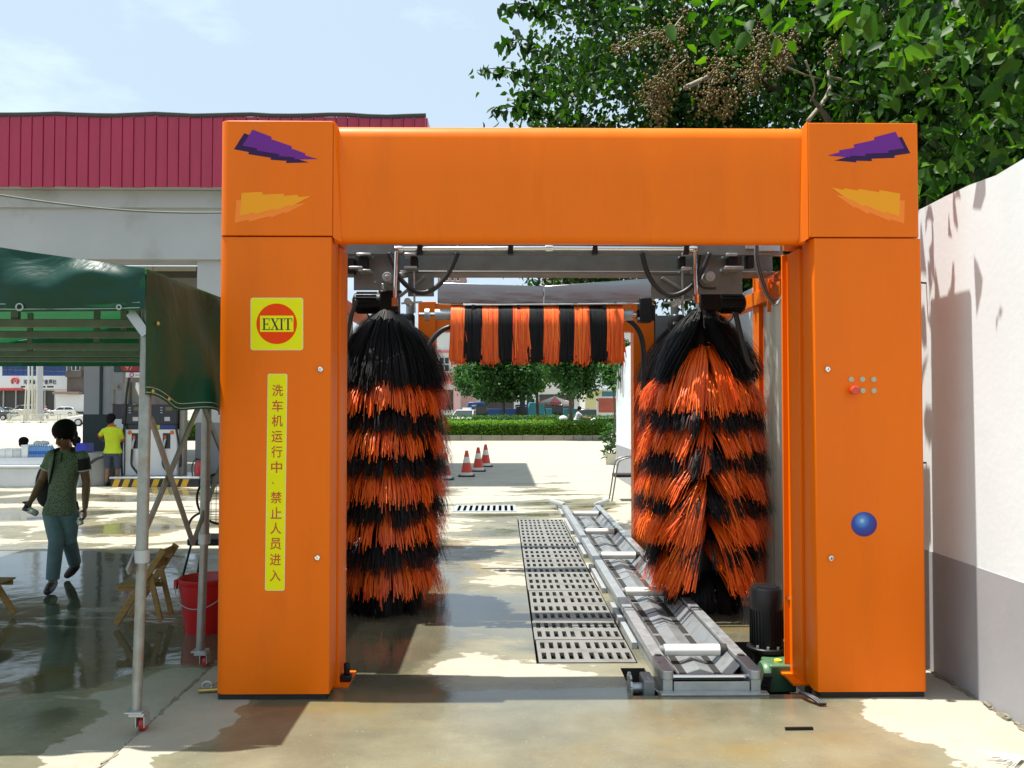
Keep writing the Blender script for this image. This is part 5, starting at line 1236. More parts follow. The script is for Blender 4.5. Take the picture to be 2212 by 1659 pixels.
# ================================================================== fuel station
mat('fascia_red', (0.42, 0.010, 0.055), 0.38, var=.12, vscale=1.5, stretch=(6, 1, .6), coat=.25)
mat('station_white', (0.45, 0.455, 0.46), 0.75, var=.06, vscale=.8, dirt=(.29, .285, .26), dscale=.7, dlo=.55, dhi=.8)
mat('soffit_brown', (0.12, 0.105, 0.085), 0.8, var=.12)
mat('cream', (0.62, 0.58, 0.46), 0.7)
mat('pillar_grey', (0.34, 0.34, 0.35), 0.7, var=.07, vscale=1.2)
mat('base_green', (0.018, 0.034, 0.034), 0.6, var=.15)
mat('base_slate', (0.17, 0.175, 0.20), 0.65, var=.08)
mat('roof_dark', (0.06, 0.06, 0.06), 0.8)
YS0, YS1 = 18.0, 25.2; sS = FPX / YS0
XS1 = at(920, 300, YS0).x; XS0 = -26.0
zf0, zf1 = at(300, 404, YS0).z, at(300, 246, YS0).z
t = thing('station_canopy', 'fuel station canopy with dark red ribbed metal fascia and grey pillars', 'canopy', (-13, 21.5, 0))
n = int((XS1 - XS0) / .237); dx = (XS1 - XS0) / n
for i in range(n):                                   # each ribbed sheet of the fascia
    x = XS0 + i * dx; dz = rng.uniform(-.012, .012); d = rng.uniform(0, .012)
    mb = MB(); poly = [(x + .006, YS0 - d), (x + dx * .80, YS0 - d), (x + dx * .84, YS0 - .016 - d), (x + dx * .94, YS0 - .016 - d), (x + dx - .006, YS0 - d), (x + dx - .006, YS0 + .03), (x + .006, YS0 + .03)]
    mb.prism(poly, zf0 + rng.uniform(-.01, .01), zf1 - .05 + dz); mb.build('fascia_sheet', 'fascia_red', t)
mb = MB(); pts = []
for i in range(60): x = XS0 + (XS1 - XS0) * i / 59; pts.append(Vector((x, YS0 - .01, zf1 - .02 + .015 * math.sin(i * 1.3) + rng.uniform(-.008, .008))))
mb.tube(pts, .05, 6); mb.build('roof_edge', 'roof_dark', t)
mb = MB(); mb.bb(XS0, XS1, YS0 + .031, YS1, zf0 + .02, zf1 - .06); mb.build('roof_slab', 'station_white', t)
# right end fascia
m_ = 28; dy = (YS1 - YS0 - .05) / m_
for i in range(m_):
    mb = MB(); y = YS0 + .04 + i * dy; mb.bb(XS1, XS1 + .03, y, y + dy - .012, zf0, zf1 - .05); mb.build('fascia_sheet', 'fascia_red', t)
zb_, zc_ = at(300, 450, 18.4).z, at(300, 560, 18.4).z
mb = MB(); mb.bb(XS0, at(640, 500, 18.4).x, 18.4, 19.2, zc_, zf0 + .02); mb.build('header_beam', 'station_white', t)
mb = MB(); mb.bb(XS0, at(640, 500, 18.4).x, 18.32, 18.399, zb_, zf0 + .01); mb.build('header_ledge', 'station_white', t)
x0, x1 = at(423, 900, 18.5).x, at(560, 900, 18.5).x
mb = MB(); mb.bb(x0, x1, 18.5, 19.1, -.02, zc_ - .001); p_ = mb.build('pillar', 'station_white', t); zg = at(440, 913, 18.5).z
mb = MB(); mb.bb(x0 - .006, x1 + .006, 18.494, 19.106, -.021, zg); mb.build('pillar_base', 'base_slate', p_)
x0, x1 = at(180, 900, 21).x, at(238, 900, 21).x; zg = at(200, 895, 21).z
mb = MB(); mb.bb(x0, x1, 21, 21.7, -.02, zf0 + .03); p_ = mb.build('pillar', 'pillar_grey', t, bevel=.01)
mb = MB(); mb.bb(x0 - .008, x1 + .008, 20.992, 21.708, -.021, zg); mb.build('pillar_base', 'base_green', p_)
x = at(218, 850, 20.97).x; mb = MB(); mb.bb(x - .03, x + .03, 20.95, 20.99, zg, zf0 + .02); mb.build('conduit', 'base_green', p_)
# lower annex roof behind
t = thing('annex_roof', 'low brown annex roof with cream skylight strips behind the canopy', 'roof', (-15, 30, 0))
zA = at(300, 600, 25.6).z
mb = MB(); mb.bb(-26, -6.6, 25.6, 33, zA, zA + .35); mb.build('roof_plate', 'soffit_brown', t)
for (ua, ub) in ((40, 175), (236, 330), (332, 424)):
    a, b = at(ua, 570, 25.6).x, at(ub, 570, 25.6).x; mb = MB(); mb.bb(a, b, 25.58, 25.599, zA + .20, zA + .34); mb.build('skylight_strip', 'cream', t)
for X in (-7.2, -25): mb = MB(); mb.bb(X, X + .4, 30, 30.4, -.02, zA - .001); mb.build('post', 'pillar_grey', t)
# white sales counter with rounded end
YK = gr(100, 1053, -.022).y; q2 = lambda x, y, Y: at(x * .22058, 853.9 + .22058 * y, Y)
mat('counter_white', (.62, .64, .66), .7, var=.08, vscale=2, dirt=(.30, .30, .28), dscale=1.2, dlo=.55, dhi=.85)
zt_ = q2(300, 612, YK).z; zl = q2(300, 712, YK).z
t = thing('sales_counter', 'low white masonry counter carrying boxes of bottled water', 'counter', (q2(300, 900, YK).x, YK + .3, -.022))
xr = q2(760, 700, YK).x
mb = MB(); mb.bb(-14, xr, YK, YK + .8, -.02, zl); mb.build('plinth', 'counter_white', t, bevel=.015)
mb = MB(); mb.bb(-14, xr + .03, YK - .05, YK + .85, zl + .001, zl + .05); mb.build('ledge', 'counter_white', t, bevel=.01)
mb = MB(); mb.bb(-14, xr - .08, YK + .12, YK + .8, zl + .051, zt_); mb.build('upper_block', 'counter_white', t, bevel=.01)
mat('drum_grey', (.25, .25, .24), .75, var=.15, vscale=3)
xd = q2(852, 700, YK).x; zd = q2(945, 570, YK).z
t = thing('concrete_drum', 'round grey concrete drum between white counter and fuel pump', 'drum', (xd, YK + .5, -.022))
mb = MB(); mb.lathe((xd, YK + .5, 0), [(.33, -.022), (.345, .02), (.345, zd - .04), (.33, zd), (0, zd)], 28); mb.build('barrel', 'drum_grey', t, smooth=35)
mb = MB(); mb.tube(bez(q2(890, 660, YK), q2(930, 625, YK), q2(960, 610, YK), q2(1005, 600, YK)), .035, 8); mb.build('strap', 'black_rubber', t, smooth=True)
# water packs and boxes on the counter
clear_mat('water_blue', (.22, .45, .78), .25); mat('water_label', (.03, .12, .5), .5); mat('styrofoam', (.78, .80, .80), .8, var=.05)
for i, (xa, xb, h_, m2, lab) in enumerate(((-40, 60, .17, 'styrofoam', 'white foam box at the far end of the white counter'), (62, 132, .17, 'styrofoam', 'white foam box in the middle of the white counter'), (136, 212, .17, 'counter_white', 'pale carton between foam box and water bottles'), (216, 280, .26, 'styrofoam', 'taller pale box right beside the water bottles'))):
    a, b = q2(xa, 600, YK + .2).x, q2(xb, 600, YK + .2).x; t = thing('foam_box', lab, 'box', ((a + b) / 2, YK + .35, zt_))
    mb = MB(); mb.bb(a, b, YK + .16, YK + .56, zt_, zt_ + h_ - .03); mb.build('box_body', m2, t, bevel=.01)
    mb = MB(); mb.bb(a - .006, b + .006, YK + .154, YK + .566, zt_ + h_ - .029, zt_ + h_); mb.build('lid', m2, t, bevel=.008)
proto = None
for i in range(9):
    for j in range(2):
        x = q2(297 + i * 23, 600, YK + .2).x; y = YK + .22 + j * .09
        if proto is None:
            t = proto = thing('water_bottle', 'clear blue water bottle in the pack on the white counter', 'bottle', (0, 0, 0), group='water bottles on the counter')
            mb = MB(); mb.lathe((0, 0, 0), [(.036, 0), (.040, .01), (.040, .18), (.030, .215), (.013, .235), (.013, .245)], 12); mb.build('bottle_body', 'water_blue', t, smooth=40)
            mb = MB(); mb.lathe((0, 0, 0), [(.0405, .06), (.0412, .062), (.0412, .13), (.0405, .132)], 12, caps=False); mb.build('label_band', 'water_label', t, smooth=40)
            mb = MB(); mb.lathe((0, 0, 0), [(.015, .243), (.015, .262)], 10); mb.build('cap', 'styrofoam', t, smooth=40)
        else: t = copy_tree(proto)
        t.location = (x, y, zt_)
t = thing('plastic_bag', 'crumpled grey plastic bag on top of the water boxes', 'bag', tuple(q2(410, 480, YK + .4)))
mb = MB(); g_ = np.random.default_rng(3)
for k in range(7): mb.ell(q2(360 + k * 13, 478 - 5 * (k % 4), YK + .4) + Vector(g_.normal(0, .02, 3)), (.09, .07, .05 + .012 * (k % 3)), 10, 6)
remeshed(mb, 'bag_body', mat('bag_grey', (.5, .52, .55), .35), t, .02, 1)
mat('crate_blue', (.02, .03, .42), .4); a, b = q2(758, 470, YK + .3), q2(850, 555, YK + .3)
t = thing('blue_crate', 'bright blue plastic crate on the end of the white counter', 'crate', ((a.x + b.x) / 2, YK + .4, b.z))
mb = MB(); mb.bb(a.x, b.x, YK + .25, YK + .6, zt_ - .05, zt_ + .012); mb.build('crate_base', 'crate_blue', t, bevel=.01)
for sx in (a.x, b.x - .02): mb = MB(); mb.bb(sx, sx + .02, YK + .25, YK + .6, zt_ + .012, a.z); mb.build('crate_side', 'crate_blue', t)
for sy in (YK + .25, YK + .58): mb = MB(); mb.bb(a.x + .02, b.x - .02, sy, sy + .02, zt_ + .012, a.z); mb.build('crate_side', 'crate_blue', t)
# pump island
YI = gr(300, 1052, -.022).y; xi0, xi1 = q2(1083, 850, YI).x, q2(1945, 850, YI).x; zi = q2(1400, 800, YI).z
t = thing('pump_island', 'raised concrete pump island with yellow and black hazard stripes', 'island', ((xi0 + xi1) / 2, YI + .5, -.022))
mat('hazard_black', (.012, .012, .014), .5); mat('hazard_yellow', (.62, .37, .02), .5, var=.15)
mb = MB(); mb.bb(xi0, xi1, YI, YI + 1.2, -.022, zi - .04); mb.build('kerb', 'hazard_black', t, bevel=.01)
mb = MB(); mb.bb(xi0 - .02, xi1 + .02, YI - .02, YI + 1.22, zi - .039, zi); mb.build('island_top', 'galv', t, bevel=.006)
for i in range(9):
    xs = q2(1095 + i * 96, 860, YI).x; mb = MB(); za, zb = -.018, zi - .045; w_ = .125; sk = .06
    if xs + w_ + sk > xi1: continue
    mb.prism([(xs, za), (xs + w_, za), (xs + w_ + sk, zb), (xs + sk, zb)], YI - .003, YI, 'Y'); mb.build('hazard_stripe', 'hazard_yellow', t)
# dispenser
YQ = YI + .32
mat('pump_white', (.66, .67, .68), .4, coat=.2); mat('pump_black', (.012, .012, .018), .35, coat=.2); mat('sign_red_dark', (.30, .008, .012), .4); mat('pump_blue', (.015, .04, .20), .4); mat('pump_lime', (.38, .42, .02), .4); mat('orange_disc', (.65, .13, .02), .5); mat('lcd', (.13, .10, .03), .2); mat('tag_grey', (.45, .45, .47), .5); mat('post_tan', (.30, .27, .23), .5, var=.1)
qd = lambda x, y: q2(x, y, YQ)
t = thing('fuel_dispenser', 'white and black fuel dispenser with red 97 sign above', 'fuel pump', (qd(1480, 800).x, YQ + .25, zi))
def pb(name, x0, y0, x1, y1, d0, d1, m, par=None, bev=0.0):
    a, b = qd(x0, y0), qd(x1, y1); mb = MB(); mb.bb(a.x, b.x, YQ + d0, YQ + d1, b.z, a.z); return mb.build(name, m, par or t, bevel=bev)
zbase = qd(1480, 775).z
a, b = qd(1228, 335), qd(1732, 775); mb = MB(); mb.bb(a.x, b.x, YQ, YQ + .5, zi, a.z); cab = mb.build('cabinet', 'pump_white', t, bevel=.012)
pb('middle_band', 1235, 285, 1728, 334, .02, .48, 'pump_black'); pb('blue_panel', 1565, 290, 1722, 328, .012, .0195, 'pump_blue'); pb('lime_panel', 1530, 290, 1563, 328, .012, .0195, 'pump_lime')
hd = pb('display_head', 1195, 88, 1735, 284, -.02, .5, 'pump_black', None, .015)
for x in (1270, 1580):
    pb('screen', x + 45, 115, x + 110, 150, -.024, -.0205, 'lcd', hd); pb('notice', x + 35, 212, x + 88, 252, -.024, -.0205, 'tag_grey', hd)
    for k in range(3): pb('key', x - 5, 118 + k * 24, x + 14, 126 + k * 24, -.024, -.0205, 'tag_grey', hd)
for x0, x1, dxx in ((1290, 1362, 0), (1595, 1668, 0)):
    hn = pb('nozzle_bay', x0, 370, x1, 522, -.004, .0, 'pump_black', cab)
    a = qd((x0 + x1) / 2 - 14, 500); mb = MB(); mb.tube([a + Vector((.02, -.02, .18)), a + Vector((0, -.05, .08)), a + Vector((-.01, -.05, .0)), a + Vector((-.02, -.05, -.06))], [.02, .028, .022, .016], 8); mb.build('nozzle', 'galv_white', t, smooth=True)
    mb = MB(); mb.ell(a + Vector((.01, -.03, .20)), .035, 8, 6); mb.build('nozzle_guard', 'trim_orange', t)
    b_ = qd(x0 + 75, 790); mb = MB(); mb.tube(bez(a + Vector((-.02, -.05, -.06)), a + Vector((-.03, -.06, -.5)), b_ + Vector((-.15, -.12, .3)), b_ + Vector((.05, -.10, -.0))), .024, 8); mb.build('hose', 'black_rubber', t, smooth=True)
for x in (1272, 1685): a = qd(x, 364); mb = MB(); mb.lathe((a.x, YQ, a.z), [(.045, 0), (.045, -.006)], 16, 'Y'); mb.build('round_sticker', 'orange_disc', cab)
for x0, x1 in ((1197, 1238), (1742, 1790)):
    a, b = qd(x0, 0), qd(x1, 0); mb = MB(); mb.bb(a.x, b.x, YQ + .1, YQ + .3, zi, at(250, 806, YQ).z); mb.build('mast', 'post_tan', t, bevel=.01)
r1 = lambda x, y: at(x * .22058, 508.3 + .22058 * y, YQ)     # zoom of the upper left quarter
def sgn(name, x0, y0, x1, y1, d0, d1, m, par=None):
    a, b = r1(x0, y0), r1(x1, y1); mb = MB(); mb.bb(a.x, b.x, YQ + d0, YQ + d1, b.z, a.z); return mb.build(name, m, par or t, bevel=.006)
sg_ = sgn('price_sign', 1118, 1240, 1800, 1340, -.02, .12, 'base_green'); a, b = r1(1165, 1243), r1(1798, 1328); mb = MB(); mb.prism([(a.x, a.z), (b.x, a.z), (b.x, b.z), (a.x + .09, b.z)], YQ - .024, YQ - .0205, 'Y'); mb.build('red_panel', 'sign_red_dark', sg_)
text('numerals', '97', mat('num_pink', (.55, .25, .24), .5), sg_, r1(1270, 1294) + Vector((0, -.028, 0)), .125, off=.004); text('number_mark', '#', MATS['num_pink'], sg_, r1(1322, 1270) + Vector((0, -.028, 0)), .035)
bx = sgn('brand_box', 1232, 1342, 1790, 1392, -.01, .10, 'pump_white'); a = r1(1292, 1362); mb = MB(); mb.tube([a + Vector((.04 * math.cos(q) * (1 - .2 * math.sin(q)), -.016, .042 * math.sin(q) - .003)) for q in np.linspace(0, 2 * math.pi, 20)], .010, 6); mb.build('drop_logo', mat('logo_pink', (.55, .05, .12), .5), bx); text('brand_name', 'Beilin', MATS['logo_pink'], bx, r1(1352, 1368) + Vector((0, -.014, 0)), .035, shear=.25)
for pts in ([r1(1275, 1395), r1(1250, 1480), r1(1240, 1560), q2(1225, 300, YQ)], [q2(1225, 300, YQ), q2(1190, 500, YQ), q2(1185, 700, YQ), q2(1215, 880, YQ)], [q2(1728, 290, YQ), q2(1745, 450, YQ), q2(1790, 560, YQ), q2(1770, 700, YQ)]):
    mb = MB(); mb.tube([p + Vector((0, -.03, 0)) for p in bez(*pts)], .026, 8); mb.build('hose', 'black_rubber', t, smooth=True)
pb('back_panel', 1250, -130, 1395, 86, .2, .3, 'post_tan')
a = r1(1352, 1490); mb = MB(); mb.tube([a + Vector((.0, -.05, .10)), a + Vector((.02, -.06, 0)), a + Vector((.10, -.06, -.18)), a + Vector((.16, -.06, -.34))], [.03, .05, .05, .04], 10); mb.build('hose_sleeve', 'white_plastic', t, smooth=True)
# second dispenser further back
t2 = thing('fuel_dispenser', 'narrow dark fuel dispenser numbered 6 behind the main pump', 'fuel pump', (at(250, 1000, 20.2).x, 20.2, 0)); Yq2 = 20.2
def pb2(name, x0, y0, x1, y1, d0, d1, m):
    a, b = at(x0, y0, Yq2), at(x1, y1, Yq2); mb = MB(); mb.bb(a.x, b.x, Yq2 + d0, Yq2 + d1, b.z, a.z); return mb.build(name, m, t2, bevel=.01)
mb = MB(); a, b = at(243, 905, Yq2), at(272, 905, Yq2); mb.bb(a.x, b.x, Yq2, Yq2 + .4, -.02, at(250, 905, Yq2).z); mb.build('cabinet', 'pump_white', t2, bevel=.01)
pb2('display_head', 243, 873, 272, 904, -.01, .4, 'pump_black'); pb2('mast_frame', 241, 828, 246, 873, 0, .1, 'post_tan'); pb2('mast_frame', 263, 828, 268, 873, 0, .1, 'post_tan'); k = pb2('number_board', 246, 828, 263, 843, 0, .1, 'post_tan')
text('numeral', '6', MATS['text_dark'], k, at(257, 835, Yq2) + Vector((0, -.004, 0)), .10)
# fire extinguisher on the island
mat('extinguisher_red', (.42, .02, .016), .35, coat=.3); a = q2(1945, 795, YI + .3)
t = thing('fire_extinguisher', 'red fire extinguisher standing beside the grey pillar', 'extinguisher', (a.x, YI + .3, -.022))
mb = MB(); mb.lathe((a.x, YI + .3, 0), [(.085, -.022), (.09, .0), (.09, .38), (.06, .46), (.03, .48), (.03, .52)], 18); mb.build('cylinder', 'extinguisher_red', t, smooth=40)
mb = MB(); mb.bar((a.x - .08, YI + .3, .55), (a.x + .05, YI + .3, .53), .03, .02); mb.build('handle', 'black_iron', t)
mb = MB(); mb.tube(bez((a.x, YI + .3, .53), (a.x - .16, YI + .28, .55), (a.x - .14, YI + .25, .3), (a.x - .1, YI + .24, .16)), .012, 6); mb.build('hose', 'black_rubber', t, smooth=True)

# ================================================================== traffic cones, chair and pot by the wall
mat('cone_red', (.62, .05, .025), .5, var=.1); mat('cone_white', (.68, .66, .58), .5); mat('cone_base', (.02, .02, .02), .7)
proto = None
for u, v in ((1008, 1029), (1033, 1018), (1049, 1008), (962, 1036)):
    p = gr(u, v, -.022)
    if proto is None:
        t = proto = thing('traffic_cone', 'red and white striped traffic cone standing on the wet shaded concrete', 'traffic cone', (0, 0, 0), group='traffic cones')
        mb = MB(); mb.prism(rrect(-.20, .20, -.20, .20, .04), .0, .035); mb.build('base', 'cone_base', t, bevel=.008)
        H = .62; rad = lambda z: .155 - (.155 - .034) * (z / H)
        for za, zb, m2 in ((.035, .10, 'cone_white'), (.10, .33, 'cone_red'), (.33, .47, 'cone_white'), (.47, H, 'cone_red')):
            mb = MB(); mb.lathe((0, 0, 0), [(rad(za), za), (rad(zb - .001), zb - .001)], 20, caps=zb == H); mb.build('band', m2, t, smooth=40)
    else: t = copy_tree(proto)
    t.location = p
YH = gr(1340, 1080, -.022).y; X_ = at(1345, 1030, YH).x
t = thing('steel_chair', 'dark steel tube chair standing against the far end of the wall', 'chair', (X_, YH, -.022))
mat('tube_grey', (.22, .21, .2), .35, .7)
mb = MB(); mb.prism(rrect(X_ - .17, X_ + .26, YH - .2, YH + .22, .04), .40, .45); mb.build('seat', 'dark_cloth', t, bevel=.01)
for dy in (-.19, .19):
    mb = MB(); mb.tube(bez((X_ - .22, YH + dy, -.022), (X_ - .16, YH + dy, .3), (X_ - .14, YH + dy, .55), (X_ - .10, YH + dy, .66)) + bez((X_ - .10, YH + dy, .66), (X_ - .06, YH + dy, .74), (X_ + .10, YH + dy, .76), (X_ + .24, YH + dy, .76)), .013, 8); mb.build('leg_tube', 'tube_grey', t, smooth=True)
    mb = MB(); mb.tube([(X_ + .24, YH + dy, .80), (X_ + .24, YH + dy, -.022)], .013, 8); mb.build('leg_tube', 'tube_grey', t, smooth=True)
mb = MB(); mb.bb(X_ + .225, X_ + .25, YH - .2, YH + .2, .52, .82); mb.build('backrest', 'dark_cloth', t, bevel=.01)

# ================================================================== leaves
LEAF = np.array([(0, 0, 0), (.32, .30, .09), (.25, .68, .02), (.03, 1.04, -.20), (-.22, .66, .04), (-.30, .32, .10), (0, .5, -.05)])
LEAFF = np.array([(0, 1, 6), (1, 2, 6), (2, 3, 6), (3, 4, 6), (4, 5, 6), (5, 0, 6)])
SPRIG = np.array([(0, 0, 0), (.32, .5, .04), (0, 1.0, -.05), (-.32, .5, .04)])
SPRIGF = np.array([(0, 1, 2), (0, 2, 3)])
def leaves(name, P, size, m, parent, seed, droop=.55, tmpl=(LEAF, LEAFF), up=.6, loc=None, width=1.0, bias=None):
    g = np.random.default_rng(seed); n = len(P); T, F = tmpl
    az = g.uniform(0, 2 * math.pi, n); el = g.normal(-droop, .45, n)
    d = np.stack([np.cos(az) * np.cos(el), np.sin(az) * np.cos(el), np.sin(el)], 1)
    if bias is not None: d = d + bias; d /= np.linalg.norm(d, axis=1)[:, None]
    nrm = g.normal(0, .55, (n, 3)) + np.array([0, 0, up]); nrm -= d * (nrm * d).sum(1)[:, None]; nrm /= np.linalg.norm(nrm, axis=1)[:, None] + 1e-9
    s = np.cross(d, nrm); sz = size * g.uniform(.6, 1.25, n)
    V = P[:, None, :] + sz[:, None, None] * (T[None, :, 0:1] * width * s[:, None, :] + T[None, :, 1:2] * d[:, None, :] + T[None, :, 2:3] * nrm[:, None, :])
    FF = (F[None] + (np.arange(n) * len(T))[:, None, None]).reshape(-1, 3)
    return raw(name, V.reshape(-1, 3), FF, m, parent, loc)
leaf_mat('leaf_big', (.009, .032, .005), (.018, .058, .007), (.045, .120, .012), .36, .5)
leaf_mat('leaf_bright', (.022, .075, .008), (.045, .13, .012), (.10, .21, .02), .45, .5)
leaf_mat('leaf_street', (.020, .060, .016), (.035, .100, .022), (.060, .150, .030), .35, .5)
leaf_mat('leaf_hedge', (.045, .12, .010), (.10, .22, .018), (.19, .34, .04), .40, .5)
leaf_mat('leaf_hedge_dark', (.025, .075, .012), (.050, .13, .018), (.09, .19, .03), .35, .5)
mat('bark', (.115, .095, .07), .85, var=.3, vscale=6, stretch=(4, 4, 1), bump=.4, bscale=14)
mat('bark_pale', (.30, .27, .20), .8, var=.25, vscale=8)
mat('berry', (.135, .095, .016), .6, var=.3, vscale=30)

# ------------------------------------------------------------------ big tree over the wall
tt = thing('broadleaf_tree', 'large broadleaf tree with brown fruit clusters overhanging the white wall', 'tree', (4.6, 9.6, -.02))
g = np.random.default_rng(21)
def limb(name, pts, rs, m='bark'):
    q = [Vector(p) for p in pts]; P = []; RR = []
    for i in range(len(q) - 1):
        a, b, c, d = q[max(i - 1, 0)], q[i], q[i + 1], q[min(i + 2, len(q) - 1)]
        for k in range(5):
            s = k / 5; P.append(.5 * ((2 * b) + (-a + c) * s + (2 * a - 5 * b + 4 * c - d) * s * s + (-a + 3 * b - 3 * c + d) * s ** 3)); RR.append(rs[i] * (1 - s) + rs[i + 1] * s)
    P.append(q[-1]); RR.append(rs[-1]); mb = MB(); mb.tube(P, RR, 9); return mb.build(name, m, tt, smooth=True)
limb('trunk', [(4.6, 9.6, -.05), (4.55, 9.55, 1.4), (4.4, 9.4, 2.8), (4.25, 9.2, 4.2), (4.1, 9.2, 6.2)], [.24, .20, .17, .14, .08])
branches = [[(4.4, 9.4, 2.8), (3.5, 9.6, 3.9), (2.4, 9.9, 4.6), (1.3, 10.2, 4.9), (.4, 10.4, 4.7)], [(4.25, 9.2, 4.2), (3.2, 9.6, 5.3), (2.0, 10.2, 5.9), (.9, 10.6, 5.8)],
            [(4.3, 9.3, 3.5), (4.6, 7.9, 4.3), (4.4, 6.6, 4.7), (3.9, 5.4, 4.6), (3.6, 4.6, 4.3)], [(4.2, 9.2, 4.6), (5.4, 9.0, 5.4), (6.6, 8.6, 5.7)], [(4.4, 9.4, 3.0), (3.6, 8.4, 3.7), (3.0, 7.5, 4.1), (2.5, 6.8, 4.2)],
            [(4.3, 9.3, 3.3), (5.2, 8.4, 4.0), (5.8, 7.3, 4.3)], [(4.1, 9.2, 5.4), (3.4, 8.0, 6.1), (2.7, 6.6, 6.0)], [(4.4, 9.4, 2.6), (3.7, 10.4, 3.2), (2.7, 11.2, 3.6), (1.4, 11.6, 3.9)], [(4.5, 9.5, 2.2), (4.2, 8.3, 3.1), (3.7, 7.3, 3.5)]]
for b_ in branches: limb('branch', b_, [.085, .060, .036, .016, .006][:len(b_) - 1] + [.006], 'bark')
def seg_pts(poly, n):
    q = np.array(poly, dtype=float); L_ = np.linalg.norm(np.diff(q, axis=0), axis=1); c = np.concatenate([[0], np.cumsum(L_)]); s = g.uniform(.18, 1, n) * c[-1]
    i = np.clip(np.searchsorted(c, s) - 1, 0, len(L_) - 1); f = (s - c[i]) / L_[i]; return q[i] + (q[i + 1] - q[i]) * f[:, None]
def inside(P):                              # crown volume seen from the bay: keep clear of the sky side
    u = 1085 + P[:, 0] * FPX / P[:, 1] * 1.0; vv = 876 - (P[:, 2] - CAM_H) * FPX / P[:, 1]
    return u, vv
cl = []                                     # clump centres
for b_, n in zip(branches, (26, 24, 24, 16, 20, 14, 16, 20, 14)): cl.append(seg_pts(b_, n) + g.normal(0, .42, (n, 3)))
ex = np.stack([g.uniform(.6, 7.2, 300), g.uniform(8.2, 13.0, 300), g.uniform(3.1, 7.6, 300)], 1); cl.append(ex)
ex = np.stack([g.uniform(3.0, 7.0, 90), g.uniform(9.5, 13.5, 90), g.uniform(2.2, 4.2, 90)], 1); cl.append(ex)
ex = np.stack([g.uniform(3.0, 6.0, 60), g.uniform(5.0, 8.5, 60), g.uniform(3.4, 6.0, 60)], 1); cl.append(ex)
cl = np.concatenate(cl)
u, vv = inside(cl)
lim = 1120 + 30 * np.sin(vv * .02) + g.normal(0, 14, len(cl))
cl = cl[(u > lim) & (cl[:, 1] > 4.0)]
# never over the bay itself nearer than the rear frame
cl = cl[~((cl[:, 0] < 2.75) & (cl[:, 1] < 8.0))]
cl = cl[~((cl[:, 0] < 2.5) & (cl[:, 1] < 9.2) & (cl[:, 2] < 4.6))]
cl = cl[cl[:, 2] > 3.0 - .9 * (cl[:, 0] > 3.1)]
PP = []
for c in cl:
    n = int(g.integers(150, 220)); r = g.uniform(.28, .52)
    PP.append(c + g.normal(0, 1, (n, 3)) * np.array([r, r, r * .7]) * .62)
PP = np.concatenate(PP)
sel = ~((PP[:, 0] > WX - .12) & (PP[:, 0] < WX + .4) & (PP[:, 2] < WT + .05)); PP = PP[sel]
sel = ~((PP[:, 0] < WX) & (PP[:, 2] < 3.05)); PP = PP[sel]
h = len(PP) // 2
cr = leaves('crown', PP, .094, MATS['leaf_big'], tt, 5, droop=.62, up=.5); stuff(cr)
# sprays reaching out over the bay against the sky
for (u0, v0, u1, v1, Y) in ((1180, 178, 1030, 152, 10.2), (1200, 252, 1060, 240, 10.4), (1180, 110, 1085, 95, 10.3), (1190, 40, 1080, 12, 10.4), (1170, 205, 1120, 220, 10.2), (1210, 0, 1120, -20, 10.5)):
    a, b = at(u0, v0, Y + .2), at(u1, v1, Y); mid = (a + b) / 2 + Vector((0, 0, .10)); pts = [a, mid, b]; limb('twig', pts, [.012, .008, .004], 'bark')
    n = 60; tt_ = g.uniform(0, 1, n); q = np.array([np.array(a.lerp(b, s) + Vector((0, 0, .08 * math.sin(s * math.pi)))) for s in tt_]) + g.normal(0, .035, (n, 3)); stuff(leaves('leaf_spray', q, .13, MATS['leaf_big'], tt, int(u0 + v0), droop=.9, up=.3))
# large near leaves at the top
near = []
for (u, v, Y, n, r) in ((1730, -5, 5.6, 20, .16), (1850, 30, 5.3, 22, .18), (1960, 120, 5.8, 34, .25), (2080, 60, 5.2, 40, .3), (2150, 200, 5.6, 44, .3), (2030, 220, 6.0, 36, .28), (2180, 330, 5.9, 30, .26), (2090, 330, 6.3, 26, .22), (1640, 20, 6.2, 22, .22), (1540, 30, 6.6, 20, .2), (2000, 380, 6.6, 14, .12), (2180, -20, 4.9, 40, .3)):
    c = np.array(at(u, v, Y)); near.append(c + g.normal(0, r, (n, 3)) * np.array([1, 1, .7]))
near = np.concatenate(near); near = near[near[:, 0] > 1.0]
stuff(leaves('near_leaves', near, .145, MATS['leaf_bright'], tt, 77, droop=.7, up=.45))
# pale bare twigs in the crown
for (pts, r) in (([(1745, 262), (1790, 200), (1790, 150), (1815, 95)], .022), ([(1790, 165), (1830, 180), (1855, 230), (1858, 270)], .012), ([(1480, 190), (1530, 165), (1545, 150)], .025), ([(1660, 60), (1700, 110), (1720, 140)], .012), ([(1990, 285), (2050, 340), (2120, 400)], .045), ([(1740, 130), (1760, 190), (1750, 220)], .010), ([(1690, 140), (1735, 160), (1775, 170)], .010), ([(1790, 200), (1850, 215), (1910, 205)], .012)):
    Yt = 7.4; limb('bare_twig', [at(u, v, Yt + .1 * i) for i, (u, v) in enumerate(pts)], [r, r * .8, r * .55, r * .35][:len(pts)], 'bark_pale' if r < .04 else 'bark')
